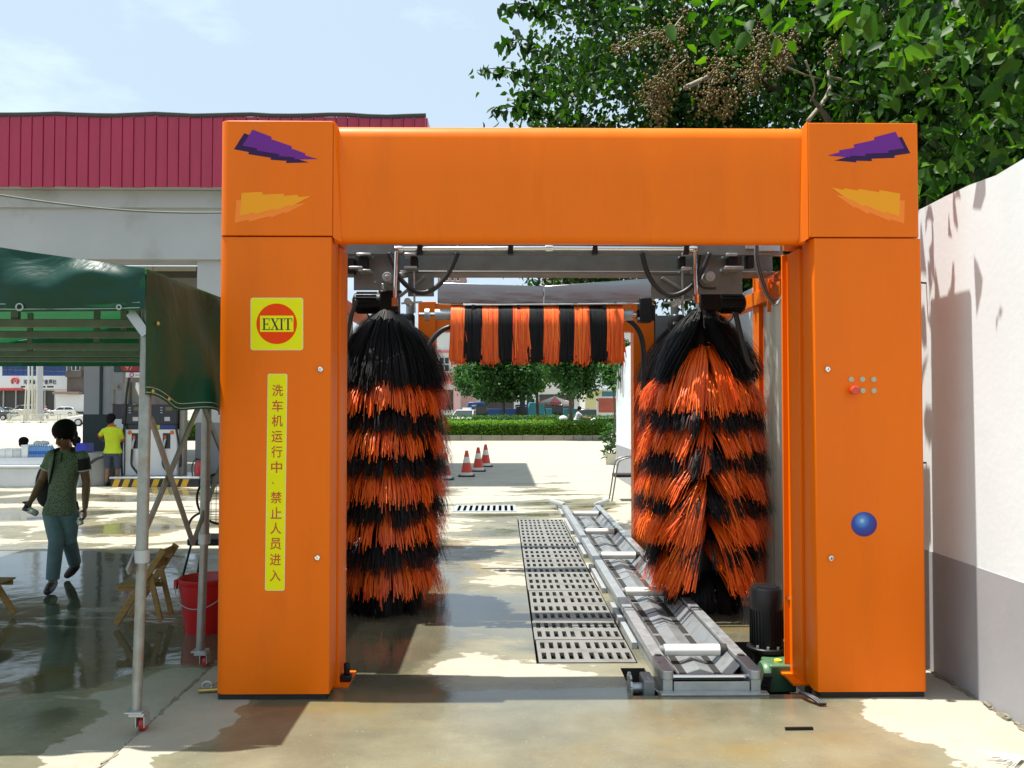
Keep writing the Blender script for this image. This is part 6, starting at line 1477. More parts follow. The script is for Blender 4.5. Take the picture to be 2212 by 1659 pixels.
# fruit clusters
OCT = np.array([(1, 0, 0), (-1, 0, 0), (0, 1, 0), (0, -1, 0), (0, 0, 1), (0, 0, -1)]); OCF = np.array([(0, 2, 4), (2, 1, 4), (1, 3, 4), (3, 0, 4), (2, 0, 5), (1, 2, 5), (3, 1, 5), (0, 3, 5)])
for (u0, v0, u1, v1, w_, n) in ((1420, 70, 1330, 110, 40, 150), (1475, 35, 1440, 95, 45, 150), (1480, 130, 1400, 215, 60, 420), (1560, 125, 1520, 235, 60, 380), (1440, 190, 1420, 260, 40, 200), (1650, 70, 1620, 185, 55, 360), (1720, 60, 1680, 150, 40, 220), (1590, 190, 1560, 255, 40, 160), (1905, 20, 1890, 70, 35, 120), (2020, 110, 2010, 165, 30, 110), (1810, 95, 1800, 130, 35, 120)):
    Y = 7.2; gg = np.random.default_rng(int(u0 * 7 + v0)); s = gg.uniform(0, 1, n) ** .8
    a, b = np.array(at(u0, v0, Y)), np.array(at(u1, v1, Y - .2)); c = a + (b - a) * s[:, None] + gg.normal(0, 1, (n, 3)) * (w_ / FPX * Y) * .38 * (1 - .35 * s)[:, None]
    r = gg.uniform(.010, .0155, n); V = c[:, None, :] + OCT[None] * r[:, None, None]; F = (OCF[None] + (np.arange(n) * 6)[:, None, None]).reshape(-1, 3)
    stuff(raw('fruit_cluster', V.reshape(-1, 3), F, MATS['berry'], tt, smooth=True)); limb('fruit_stalk', [Vector(a), (Vector(a) + Vector(b)) / 2 + Vector((0, 0, .03)), Vector(b)], [.008, .006, .003], 'bark_pale')

# ------------------------------------------------------------------ street trees
def street_tree(label, u, Y, ubot, rx, z0_, z1_, seed, n, lm='leaf_street', trunk_r=.13, lsz=.22, lean=0.0):
    x = at(u, 876, Y).x; t = thing('street_tree', label, 'tree', (x, Y, 0), group='street trees'); gg = np.random.default_rng(seed)
    mb = MB(); mb.tube([(x, Y, -.02), (x + .04 + lean * .3, Y, 1.2), (x - .02 + lean * .6, Y, z0_ + .5), (x + lean, Y, z0_ + 1.6)], [trunk_r, trunk_r * .85, trunk_r * .7, trunk_r * .4], 10); mb.build('trunk', 'bark', t, smooth=True)
    for k in range(6):
        an = k * 1.05; mb = MB(); mb.tube([(x, Y, z0_ + .2), (x + math.cos(an) * rx * .35, Y + math.sin(an) * rx * .35, z0_ + 1.0), (x + math.cos(an) * rx * .7, Y + math.sin(an) * rx * .7, z0_ + 1.9)], [trunk_r * .5, trunk_r * .35, .02], 6); mb.build('limb', 'bark', t, smooth=True)
    nc = 60; th = gg.uniform(0, 2 * math.pi, nc); ph = np.arccos(gg.uniform(-1, 1, nc)); rr = gg.uniform(.45, 1.0, nc) ** .6
    h2 = (z1_ - z0_) / 2; C = np.stack([rr * np.sin(ph) * np.cos(th) * rx, rr * np.sin(ph) * np.sin(th) * rx, rr * np.cos(ph) * h2], 1) + np.array([x, Y, z0_ + h2])
    P = np.concatenate([c + gg.normal(0, .30 * rx * .55, (n // nc, 3)) for c in C]); P = P[P[:, 2] > z0_ - .15]
    stuff(leaves('crown', P, lsz, MATS[lm], t, seed + 1, droop=.3, up=.7, width=1.2)); return t
street_tree('round green street tree standing behind the far hedge', 1087, 57.5, 853, 2.55, 2.1, 6.6, 301, 17000)
street_tree('street tree with slim trunk rising from the near hedge', 1232, 42.6, 853, 1.75, 2.1, 6.6, 302, 16000, lsz=.18, trunk_r=.11)
street_tree('pale olive tree behind the round green street tree', 1040, 66, 853, 1.9, 2.4, 5.4, 303, 8000, lm='leaf_street')
street_tree('yellow green tree between the two darker street trees', 1160, 60, 853, 1.3, 2.8, 6.6, 304, 8000, lm='leaf_hedge')
street_tree('leafy tree beside the end of the boundary wall', 1326, 34, 853, .55, 2.2, 5.4, 305, 3000, lsz=.16, trunk_r=.05)
# ------------------------------------------------------------------ hedges in kerbed beds
mat('kerb_stone', (.25, .225, .17), .85, var=.15, vscale=3, bump=.1)
def hedge(label, x0, x1, y0, y1, zt_, n, seed, lm, kerb):
    t = thing('hedge', label, 'hedge', ((x0 + x1) / 2, (y0 + y1) / 2, 0)); gg = np.random.default_rng(seed)
    mb = MB(); mb.bb(x0 + .12, x1 - .12, y0 + .12, y1 - .12, 0, zt_ - .14); mb.build('hedge_core', mat('hedge_core', (.012, .03, .008), .9), t)
    nf = int(n * .55); nt_ = int(n * .33); ns = n - nf - nt_
    A = np.stack([gg.uniform(x0, x1, nf), y0 + np.abs(gg.normal(0, .05, nf)), gg.uniform(.22, zt_ - .02, nf)], 1)
    B = np.stack([gg.uniform(x0, x1, nt_), gg.uniform(y0, y1, nt_), zt_ + gg.normal(0, .045, nt_)], 1)
    C = np.stack([x1 + gg.normal(0, .05, ns), gg.uniform(y0, y1, ns), gg.uniform(.22, zt_, ns)], 1)
    stuff(leaves('hedge_leaves', np.concatenate([A, B, C]), .10, MATS[lm], t, seed + 1, droop=-.25, tmpl=(SPRIG, SPRIGF), up=.6)); return t
YHg = gr(1100, 952, -.022).y; xe = at(1314, 950, YHg).x
hedge('near clipped bright green hedge in a stone kerbed bed', -16, xe, YHg + .1, YHg + 2.6, .86, 30000, 401, 'leaf_hedge', 1)
hedge('far clipped dark green hedge beyond the road', -18, 12, 53.5, 55.2, .98, 24000, 402, 'leaf_hedge_dark', 1)
t = thing('kerb', 'row of tan kerb stones under the near hedge', 'kerb', (-5, YHg, 0)); k0 = -10.0; kmb = None
while k0 < xe:
    w_ = .98 if k0 < 2.6 else .44
    if kmb is None: mb = MB(); mb.bb(0, .98, 0, .14, -.02, .24); kmb = mb.build('kerb_block', 'kerb_stone', t, bevel=.015); kmb.location = Vector((k0, YHg - .05, 0)) - Vector(t.location); me_ = kmb.data; me_.transform(Matrix.Translation(Vector(t.location)))
    else:
        o = bpy.data.objects.new('kerb_block', me_); col.objects.link(o); o.parent = t; o.location = Vector((k0, YHg - .05 + rng.uniform(-.01, .01), rng.uniform(-.01, .008))) - Vector(t.location); o.scale = (w_ / .98, 1, 1)
    k0 += w_ + .02
t = thing('kerb', 'long low kerb under the far hedge', 'kerb', (-3, 53.3, 0)); mb = MB(); mb.bb(-18, 12, 53.2, 53.35, -.02, .20); mb.build('kerb_run', 'kerb_stone', t)
# ground behind hedges is road: dry asphalt-grey concrete strip
mat('road_grey', (.36, .34, .30), .85, var=.12, vscale=.6, bump=.05)
mb = MB(); mb.bb(-300, 300, 44.4, 53.1, -.021, -.018); struct(mb.build('road', 'road_grey'))
# potted plant and climbing leaves at the wall end
p = gr(1322, 975, -.022); p = Vector((at(1319, 960, 24.5).x, 24.5, 0)); t = thing('potted_plant', 'spiky potted plant beside the far end of the wall', 'plant', (p.x, p.y, -.022))
mb = MB(); mb.lathe((p.x, p.y, 0), [(.13, -.022), (.17, .28), (.18, .30), (.14, .30), (.13, .27)], 16); mb.build('pot', 'cream', t, smooth=35)
gg = np.random.default_rng(8); q = np.array([p.x, p.y, .62]) + gg.normal(0, 1, (110, 3)) * np.array([.12, .12, .26]); stuff(leaves('foliage', q, .22, MATS['leaf_street'], t, 12, droop=-.4, width=.5))
for k in range(3): mb = MB(); mb.cyl((p.x, p.y, .25), (p.x + (k - 1) * .1, p.y, 1.0), .012, n=5); mb.build('stem', 'bark', t)
gg = np.random.default_rng(9); q = np.stack([WX + gg.normal(-.05, .06, 260), WY1 - np.abs(gg.normal(0, .6, 260)), WT - np.abs(gg.normal(0, .35, 260)) + .1], 1)
t = thing('climbing_vine', 'sparse climbing vine hanging over the far end of the wall', 'vine', (WX, WY1 - .5, WT)); stuff(leaves('vine_leaves', q, .13, MATS['leaf_street'], t, 13))
for k in range(4): y = WY1 - .2 - k * .35; mb = MB(); mb.tube(bez((WX + .12, y, WT + .05), (WX - .03, y, WT), (WX - .04, y - .1, WT - .4), (WX - .02, y - .05, WT - .8 - .1 * k)), .008, 5); mb.build('vine_stem', 'bark', t)

# ================================================================== buildings and traffic beyond
mat('tile_white', (.60, .60, .57), .6, var=.08, vscale=.8); mat('pink_wall', (.62, .36, .34), .8, var=.08); mat('glass_dark', (.02, .028, .03), .12, coat=.3); mat('frame_white', (.62, .63, .62), .5)
mat('shop_red', (.50, .05, .045), .5); mat('sign_pink', (.62, .16, .15), .5); mat('yellow_wall', (.55, .50, .26), .8); mat('teal', (.03, .16, .18), .5); mat('shop_dark', (.04, .038, .035), .6, var=.3); mat('glass_blue', (.02, .045, .16), .12, var=.3, vscale=.5)
mat('brown_wall', (.11, .09, .08), .8, var=.2, vscale=.4); mat('tower_brown', (.30, .19, .17), .8, var=.1); mat('sign_white', (.66, .67, .68), .5); mat('roof_tile', (.28, .20, .17), .8); mat('logo_red', (.50, .05, .06), .5); mat('billboard_red', (.40, .085, .05), .5, var=.25, vscale=1.5)
class Bld:
    def __init__(s, label, u0, u1, vtop, Y, depth, m, zt=None):
        a, b = at(u0, 876, Y).x, at(u1, 876, Y).x; s.Y = Y; s.zt = zt or at(1100, vtop, Y).z
        s.t = thing('building', label, 'building', ((a + b) / 2, Y + depth / 2, -.02)); mb = MB(); mb.bb(a, b, Y, Y + depth, -.02, s.zt); s.w = mb.build('wall', m, s.t)
        mb = MB(); mb.bb(a - .1, b + .1, Y - .1, Y + depth + .1, s.zt + .001, s.zt + .35); mb.build('roof_parapet', m, s.t)
    def pan(s, name, u0, v0, u1, v1, m, d=.05, par=None):
        a, b = at(u0, v0, s.Y), at(u1, v1, s.Y); mb = MB(); mb.bb(a.x, b.x, s.Y - d, s.Y - .001, b.z, a.z); return mb.build(name, m, par or s.t)
    def win(s, u0, v0, u1, v1, nx=2, ny=2, glass='glass_dark', fw=1.0):
        f = s.pan('window', u0, v0, u1, v1, 'frame_white', .06)
        for i in range(nx):
            for j in range(ny):
                du, dv = (u1 - u0) / nx, (v1 - v0) / ny; a, b = at(u0 + i * du + .12 * du, v0 + j * dv + .1 * dv, s.Y), at(u0 + (i + 1) * du - .12 * du, v0 + (j + 1) * dv - .1 * dv, s.Y)
                mb = MB(); mb.bb(a.x, b.x, s.Y - .075, s.Y - .0605, b.z, a.z); mb.build('pane', glass, f)
# across the road, seen through the bay
B = Bld('white tiled two storey building with pink column and noodle shop sign', 880, 992, 716, 80, 12, 'tile_white')
B.win(949, 771, 971, 803); B.win(905, 771, 927, 803); B.pan('string_course', 880, 757, 981, 762, 'sign_pink', .12)
sg = B.pan('shop_sign', 900, 806, 981, 829, 'sign_pink', .3)
for ch, u in (('面', 961), ('馆', 971)): p = at(u, 818, 80); text('character', ch, MATS['shop_red'], sg, p + Vector((0, -.31, 0)), .50, off=.015)
B.pan('shop_front', 905, 842, 979, 885, 'shop_dark', .04); B.pan('corner_column', 981, 775, 992, 890, 'pink_wall', .35)
B = Bld('long white building with glazed door behind the street trees', 994, 1262, 735, 84, 12, 'tile_white')
for u in (1040, 1075, 1110, 1150, 1190, 1225): B.win(u, 768, u + 20, 798)
B.win(1121, 848, 1151, 889, 2, 1); B.pan('pink_base', 994, 846, 1030, 889, 'pink_wall', .06); B.pan('shop_front', 1040, 850, 1110, 889, 'shop_dark', .05); B.pan('shop_front', 1165, 852, 1240, 889, 'shop_dark', .05)
B = Bld('pale building with white sign board and yellow lower wall', 1264, 1420, 715, 78, 12, 'tile_white')
B.win(1288, 773, 1305, 794); B.win(1330, 773, 1347, 794); sg = B.pan('shop_sign', 1264, 800, 1400, 838, 'sign_white', .3)
text('character', '国', MATS['text_dark'], sg, at(1302, 820, 78) + Vector((0, -.31, 0)), .62, off=.03); text('letters', 'I S A', MATS['text_dark'], sg, at(1295, 833.5, 78) + Vector((0, -.31, 0)), .17, wide=.95)
B.pan('cornice', 1264, 838, 1400, 843, 'sign_white', .6); B.pan('yellow_front', 1264, 843, 1300, 888, 'yellow_wall', .06); B.pan('shop_front', 1300, 846, 1400, 888, 'teal', .06)
B = Bld('tall brown apartment tower far behind the tree', 1180, 1245, 560, 150, 14, 'tower_brown')
for i in range(5):
    for j in range(6): B.win(1184 + i * 12, 570 + j * 24, 1191 + i * 12, 584 + j * 24, 1, 1)
B = Bld('red brown apartment block rising behind the noodle shop', 945, 1000, 585, 150, 14, 'tower_brown')
for i in range(4):
    for j in range(5): B.win(950 + i * 12, 594 + j * 24, 957 + i * 12, 607 + j * 24, 1, 1)
t = thing('billboard', 'red notice board in a pale frame across the road', 'billboard', (at(1312, 880, 62).x, 62, 0)); a, b = at(1293, 860, 62), at(1340, 891, 62)
mb = MB(); mb.bb(a.x - .12, b.x + .12, 62, 62.2, -.02, a.z + .12); mb.build('frame', 'frame_white', t); mb = MB(); mb.bb(a.x, b.x, 61.97, 61.999, b.z, a.z); mb.build('panel', 'billboard_red', t)
# behind the station
B = Bld('white building with blue glass band and bank sign behind the station', -420, 144, 752, 172, 20, 'tile_white')
r1p = lambda x, y: (x * .12252, 759.0 + .12252 * y)
def bp4(name, x0, y0, x1, y1, m, d=.1, par=None): (u0, v0), (u1, v1) = r1p(x0, y0), r1p(x1, y1); return B.pan(name, u0, v0, u1, v1, m, d, par)
for i in range(12):
    x0 = 45 + i * 94; bp4('window', x0, 200 + i * 6, x0 + 88, 320 + i * 3, 'glass_blue', .1); bp4('window', x0, 326 + i * 3, x0 + 88, 440 + i * 3, 'glass_blue', .1)
sg = bp4('bank_sign', -2200, 432, 1232, 665, 'sign_white', .8)
u, v = r1p(265, 525); p = at(u, v, 171.1); mb = MB(); mb.tube([p + Vector((.62 * math.cos(q), 0, .62 * math.sin(q))) for q in np.linspace(-.9, 4.0, 26)], .22, 8); mb.build('round_logo', 'logo_red', sg, smooth=True)
mb = MB(); mb.box(p, (.35, .1, .35), (0, .78, 0)); mb.build('logo_centre', 'logo_red', sg)
for i, ch in enumerate('河南省农村信用社'):
    u, v = r1p(445 + i * 73.5, 540); text('character', ch, MATS['text_dark'], sg, at(u, v, 171.1), .95, wide=.72, off=.03)
for x0, x1 in ((410, 500), (740, 840), (868, 982)): bp4('subtitle_bar', x0, 612, x1, 640, 'text_dark', .83, sg)
bp4('awning', -1200, 650, 445, 690, 'shop_red', 1.0); bp4('shop_front', -1200, 695, 950, 1085, 'shop_dark', .15)
for x in (70, 290, 620, 800): bp4('shop_column', x, 690, x + 14, 1085, 'pillar_grey', .4)
B = Bld('dark brown building with tiled porch and white wall next to the bank', 144, 330, 752, 165, 16, 'brown_wall')
u0, v0 = r1p(1262, 175); u1, v1 = r1p(1415, 340); B.win(u0, v0, u1, v1, 2, 2); B.win(205, 775, 222, 800); B.win(240, 775, 257, 800)
bp4('balcony', 1180, 345, 1460, 455, 'brown_wall', .6); bp4('porch_roof', 1000, 712, 1460, 755, 'roof_tile', 1.6); bp4('white_panel', 1000, 760, 2400, 1060, 'sign_white', .3)
# utility poles and bundle of guard posts
mat('pole_concrete', (.42, .42, .42), .8, var=.1); mat('post_cream', (.62, .58, .46), .6)
YU = 97.0
def pole(u, v0, v1, r, lab, m, name='utility_pole', lean=0.0, group=None):
    a = at(u, v1, YU); z0_ = -.02; b = at(u + lean, v0, YU); t = thing(name, lab, 'pole', (a.x, YU, z0_), group=group)
    mb = MB(); mb.tube([(a.x, YU, z0_), (b.x, YU, b.z)], [r, r * .85], 12); mb.build('shaft', m, t, smooth=40)
    mb = MB(); mb.lathe((a.x, YU, 0), [(r * 1.2, z0_), (r * 1.2, .12), (r, .16)], 12); mb.build('footing', m, t, smooth=40); return t
pole(86, 560, 892, .36, 'thick grey concrete column behind the cream guard posts', 'pole_concrete')
for u, lab in ((62, 'slim white utility pole beside the concrete column'), (69.5, 'slim tan utility pole beside the concrete column')): pole(u, 600, 900, .10, lab, 'post_cream' if u > 65 else 'frame_white')
for k, x in enumerate((430, 470, 500, 560, 595, 625)):
    pole(r1p(x, 1180)[0], r1p(0, 605)[1], r1p(0, 1185)[1], .075, 'cream guard post in the leaning bundle round the column', 'post_cream', 'guard_post', lean=3.5, group='cream guard posts')
# white road barrier
mat('barrier_white', (.62, .60, .50), .6)
for k in range(5):
    u0 = r1p(120 + k * 300, 0)[0]; u1 = r1p(120 + (k + 1) * 300 - 20, 0)[0]; Yb = 84.0; a, b = at(u0, 900, Yb).x, at(u1, 900, Yb).x
    t = thing('road_barrier', 'cream steel road barrier section along the far lane', 'barrier', ((a + b) / 2, Yb, -.02), group='road barriers')
    for z in (.25, .75): mb = MB(); mb.bb(a, b, Yb, Yb + .05, z, z + .06); mb.build('rail', 'barrier_white', t)
    for q in range(14): x = a + (b - a) * q / 13; mb = MB(); mb.bb(x - .025, x + .025, Yb + .051, Yb + .09, .1, .85); mb.build('upright', 'barrier_white', t)
    for x in (a, b - .2): mb = MB(); mb.bb(x, x + .5, Yb - .2, Yb + .3, -.02, .06); mb.build('foot', 'barrier_white', t); mb = MB(); mb.bb(x + .2, x + .28, Yb + .0, Yb + .05, .061, .95); mb.build('post', 'barrier_white', t)
# ------------------------------------------------------------------ cars
mat('car_white', (.70, .70, .69), .25, coat=.6); mat('car_dark', (.045, .05, .055), .25, coat=.6); mat('car_black', (.012, .012, .014), .22, coat=.6); mat('car_beige', (.55, .52, .42), .3, coat=.5); mat('tyre', (.015, .015, .015), .8); mat('alloy', (.5, .5, .5), .35, .7); mat('car_glass', (.015, .02, .022), .08, coat=.4); mat('lamp_red', (.4, .015, .01), .3); mat('lamp_clear', (.7, .7, .68), .2)
def car(label, loc, rz, paint, kind='hatch', sc_=1.0, group=None):
    t = thing('parked_car', label, 'car', (0, 0, 0), group=group); L_, W_ = 4.2, 1.72
    if kind == 'hatch': low = [(-2.1, .35), (-2.08, .72), (-1.7, .86), (-.95, .95), (1.75, 1.0), (2.05, .92), (2.1, .45), (1.95, .25), (-1.95, .25)]; cab = [(-1.0, .94), (-.25, 1.46), (1.15, 1.52), (1.8, 1.32), (2.0, .97)]
    elif kind == 'suv': low = [(-2.2, .42), (-2.18, .95), (-1.8, 1.05), (-1.0, 1.1), (2.05, 1.1), (2.2, .9), (2.2, .42), (2.0, .32), (-2.0, .32)]; cab = [(-1.05, 1.09), (-.45, 1.62), (1.7, 1.70), (2.05, 1.5), (2.1, 1.09)]
    elif kind == 'van': low = [(-2.1, .35), (-2.08, .9), (-1.6, 1.05), (2.05, 1.05), (2.1, .45), (1.9, .28), (-1.95, .28)]; cab = [(-1.75, 1.04), (-1.0, 1.75), (1.8, 1.85), (2.05, 1.7), (2.08, 1.04)]
    else: low = [(-2.25, .35), (-2.22, .68), (-1.7, .82), (-1.0, .90), (1.5, .93), (2.2, .9), (2.25, .45), (2.05, .25), (-2.05, .25)]; cab = [(-1.05, .89), (-.3, 1.40), (.85, 1.42), (1.6, .93)]
    def loft(prof, w0, w1, zc):                     # width narrows with height
        zs = [p[1] for p in prof]; zmin, zmax = min(zs), max(zs); vs = []
        for sgn_ in (-1, 1):
            for (x, z) in prof: f = (z - zmin) / (zmax - zmin); vs.append((x, sgn_ * (w0 + (w1 - w0) * f), z))
        n = len(prof); fs = [(i, (i + 1) % n, n + (i + 1) % n, n + i) for i in range(n)]; fs += [tuple(range(n)), tuple(n + i for i in range(n))[::-1]]
        return vs, fs
    mb = MB(); mb.add(*loft(low, .80, .86, 0)); mb.build('body', paint, t, bevel=.05, seg=3)
    mb = MB(); mb.add(*loft(cab, .80, .62, 0)); c_ = mb.build('cabin', paint, t, bevel=.04, seg=3)
    zc0, zc1 = min(p[1] for p in cab), max(p[1] for p in cab)
    def side(x0, x1, sg_):
        def xat(z, front):
            pts = cab if front else cab[::-1]
            for (xa, za), (xb, zb) in zip(pts[:-1], pts[1:]):
                if min(za, zb) <= z <= max(za, zb) and za != zb: return xa + (xb - xa) * (z - za) / (zb - za)
            return pts[0][0]
        zb, zt2 = zc0 + .06, zc1 - .10; q = []
        for x, z in ((max(x0, xat(zb, True) + .06), zb), (min(x1, xat(zb, False) - .06), zb), (min(x1, xat(zt2, False) - .05), zt2), (max(x0, xat(zt2, True) + .05), zt2)):
            f = (z - zc0) / (zc1 - zc0); q.append((x, sg_ * (.80 - .18 * f + .012), z))
        mb = MB(); d = Vector((0, -sg_ * .03, 0)); q = [Vector(p) for p in q]; mb.add(q + [p + d for p in q], [(0, 1, 2, 3), (7, 6, 5, 4), (0, 4, 5, 1), (1, 5, 6, 2), (2, 6, 7, 3), (3, 7, 4, 0)]); mb.build('side_window', 'car_glass', c_)
    for sg_ in (-1, 1): side(-3, .42, sg_); side(.50, 3, sg_)
    for (pa, pb_) in ((cab[0], cab[1]), (cab[-1], cab[-2])):
        a, b = Vector((pa[0], 0, pa[1])), Vector((pb_[0], 0, pb_[1])); nrm = (b - a).cross(Vector((0, 1, 0))).normalized(); nrm = nrm if nrm.z > 0 else -nrm
        q = [a.lerp(b, .1) + Vector((0, -.70, 0)), a.lerp(b, .1) + Vector((0, .70, 0)), a.lerp(b, .92) + Vector((0, .58, 0)), a.lerp(b, .92) + Vector((0, -.58, 0))]; q = [p + nrm * .015 for p in q]
        mb = MB(); mb.add(q + [p - nrm * .03 for p in q], [(0, 1, 2, 3), (7, 6, 5, 4), (0, 4, 5, 1), (1, 5, 6, 2), (2, 6, 7, 3), (3, 7, 4, 0)]); mb.build('windscreen', 'car_glass', c_)
    for x in (-1.32, 1.32):
        for sg_ in (-1, 1):
            mb = MB(); mb.lathe((x, sg_ * .76, .32), [(.28, -.1), (.32, -.07), (.32, .07), (.28, .1)], 22, 'Y'); w_ = mb.build('wheel', 'tyre', t, smooth=40); mb = MB(); mb.lathe((x, sg_ * .80, .32), [(.20, -.075), (.21, .075), (.05, .08)], 12, 'Y'); mb.build('rim', 'alloy', w_, smooth=30)
    for sg_ in (-1, 1): mb = MB(); mb.ell((low[1][0] + .10, sg_ * .62, low[1][1] - .02), (.10, .16, .07), 10, 6); mb.build('headlight', 'lamp_clear', t, smooth=True); mb = MB(); mb.ell((2.08, sg_ * .70, .80), (.06, .10, .10), 10, 6); mb.build('tail_light', 'lamp_red', t, smooth=True); mb = MB(); mb.ell((-.75, sg_ * .92, zc0 + .08), (.08, .09, .06), 8, 6); mb.build('mirror', paint, t, smooth=True)
    t.location = loc; t.rotation_euler = (0, 0, rz); t.scale = (sc_,) * 3; return t
def onG(u, Y): return (at(u, 876, Y).x, Y, -.02)
car('white hatchback parked in front of the white wall panel', onG(133, 140), R(205), 'car_white') .rotation_euler = (0, 0, R(20))
car('white car passing behind the dark green pillar base', onG(214, 71), R(6), 'car_white', 'sedan')
car('dark grey sport utility vehicle at the frame edge by the bank', onG(-14, 98), R(190), 'car_dark', 'suv')
car('dark sedan parked under the red bank awning', onG(17, 148), R(188), 'car_black', 'sedan')
car('beige minivan parked behind the cream guard posts', onG(57, 140), R(18), 'car_beige', 'van')
c_ = car('white taxi with roof light across the road', onG(1007, 58.5), R(75), 'car_white', 'sedan'); mb = MB(); mb.bb(.1, .3, -.3, .3, 1.43, 1.56); o = mb.build('roof_light', 'lamp_clear', None, origin=(0, 0, 0)); o.parent = c_
car('black car parked beside the red notice board', onG(1283, 64), R(170), 'car_black', 'sedan')
# ------------------------------------------------------------------ cargo tricycles and truck
mat('truck_blue', (.02, .07, .22), .4, var=.1); mat('trike_blue', (.03, .06, .20), .4); mat('canvas_teal', (.03, .19, .22), .7)
def trike(label, u, Y, m, rz=0.0):
    t = thing('cargo_tricycle', label, 'tricycle', (0, 0, 0))
    mb = MB(); mb.prism([(-.45, .45), (.45, .45), (.47, .95), (.42, 1.0), (-.42, 1.0), (-.47, .95)], -.1, .95, 'Y'); mb.build('cab_lower', m, t, bevel=.04)
    for sx in (-.42, .38): mb = MB(); mb.bb(sx, sx + .04, -.06, .0, 1.0, 1.65); mb.build('pillar', m, t); mb = MB(); mb.bb(sx, sx + .04, .86, .92, 1.0, 1.65); mb.build('pillar', m, t)
    mb = MB(); mb.prism([(-.46, 1.65), (.46, 1.65), (.38, 1.76), (-.38, 1.76)], -.12, 1.0, 'Y'); mb.build('cab_roof', m, t, bevel=.03)
    mb = MB(); mb.bb(-.37, .37, -.05, -.03, 1.02, 1.63); mb.build('windscreen', 'car_glass', t); mb = MB(); mb.lathe((0, -.12, .82), [(.09, .03), (.09, -.03), (.05, -.05)], 14, 'Y'); mb.build('headlight', 'lamp_clear', t, smooth=40)
    mb = MB(); mb.bb(-.62, .62, 1.0, 2.5, .55, .62); mb.build('bed', m, t)
    for a in ((-.62, -.58, 1.0, 2.5), (.58, .62, 1.0, 2.5), (-.58, .58, 2.46, 2.5)): mb = MB(); mb.bb(a[0], a[1], a[2], a[3], .621, .98); mb.build('bed_side', m, t)
    for p in ((0, .15), (-.55, 1.9), (.55, 1.9)): mb = MB(); mb.lathe((p[0], p[1], .26), [(.22, -.06), (.26, -.04), (.26, .04), (.22, .06)], 18, 'X'); mb.build('wheel', 'tyre', t, smooth=40)
    mb = MB(); mb.bar((0, .15, .26), (0, .2, .6), .06, .06); mb.build('fork', 'black_iron', t)
    t.location = onG(u, Y); t.rotation_euler = (0, 0, rz); return t
trike('blue cab cargo tricycle facing the road by the white door', 1127, 57, 'trike_blue'); trike('black cargo tricycle parked next to the white taxi', 1040, 57.5, 'car_black', .3); trike('dark cargo tricycle under the slim trunked tree', 1205, 58, 'car_black', -.5)
def truck(label, u, Y, m, L_=3.6):
    t = thing('cargo_truck', label, 'truck', (0, 0, 0))
    mb = MB(); mb.bb(-L_ / 2, L_ / 2, 0, 1.9, .75, .85); mb.build('bed_floor', m, t)
    for (x0, x1, y0, y1) in ((-L_ / 2, L_ / 2, 0, .06), (-L_ / 2, L_ / 2, 1.84, 1.9), (-L_ / 2, -L_ / 2 + .06, .061, 1.839), (L_ / 2 - .06, L_ / 2, .061, 1.839)): mb = MB(); mb.bb(x0, x1, y0, y1, .851, 1.45); mb.build('bed_side', m, t, bevel=.01)
    for k in range(6): x = -L_ / 2 + .1 + k * (L_ - .25) / 5; mb = MB(); mb.bb(x, x + .06, -.03, -.001, .8, 1.45); mb.build('stake', m, t)
    mb = MB(); mb.prism([(L_ / 2 + .1, .6), (L_ / 2 + 1.5, .6), (L_ / 2 + 1.5, 1.2), (L_ / 2 + 1.25, 1.95), (L_ / 2 + .1, 1.98)], .05, 1.85, 'Y'); mb.build('cab', m, t, bevel=.05); mb = MB(); mb.prism([(L_ / 2 + .45, 1.25), (L_ / 2 + 1.38, 1.25), (L_ / 2 + 1.18, 1.82), (L_ / 2 + .45, 1.82)], .02, .049, 'Y'); mb.build('side_window', 'car_glass', t)
    for x in (-L_ / 2 + .8, L_ / 2 + .8):
        for y in (.15, 1.75): mb = MB(); mb.lathe((x, y, .40), [(.34, -.12), (.4, -.08), (.4, .08), (.34, .12)], 18, 'Y'); mb.build('wheel', 'tyre', t, smooth=40)
    mb = MB(); mb.bb(-L_ / 2 + .1, L_ / 2 + 1.3, .6, 1.3, .55, .749); mb.build('chassis', 'black_iron', t); t.location = onG(u, Y + 1.9); t.rotation_euler = (0, 0, math.pi); return t
truck('blue stake bed truck parked behind the round street tree', 1086, 63, 'truck_blue', 2.6); truck('teal covered truck parked behind the slim trunked tree', 1222, 66, 'canvas_teal', 3.4)
# parasol of a street stall
mat('parasol_red', (.55, .12, .13), .7); p = onG(1198, 61); t = thing('stall_parasol', 'faded red and white stall parasol across the road', 'parasol', p)
for k in range(10):
    a0, a1 = k * math.pi / 5, (k + 1) * math.pi / 5; c = Vector((p[0], p[1], 2.35)); q0 = Vector((p[0] + 1.3 * math.cos(a0), p[1] + 1.3 * math.sin(a0), 1.92)); q1 = Vector((p[0] + 1.3 * math.cos(a1), p[1] + 1.3 * math.sin(a1), 1.92))
    mb = MB(); mb.add([c, q0, q1, q0 - Vector((0, 0, .16)), q1 - Vector((0, 0, .16))], [(0, 1, 2), (1, 3, 4, 2)]); mb.build('canopy_gore', 'parasol_red' if k % 2 else 'cream', t, fix=False)
mb = MB(); mb.cyl(p, (p[0], p[1], 2.38), .025, n=8); mb.build('pole', 'frame_white', t)
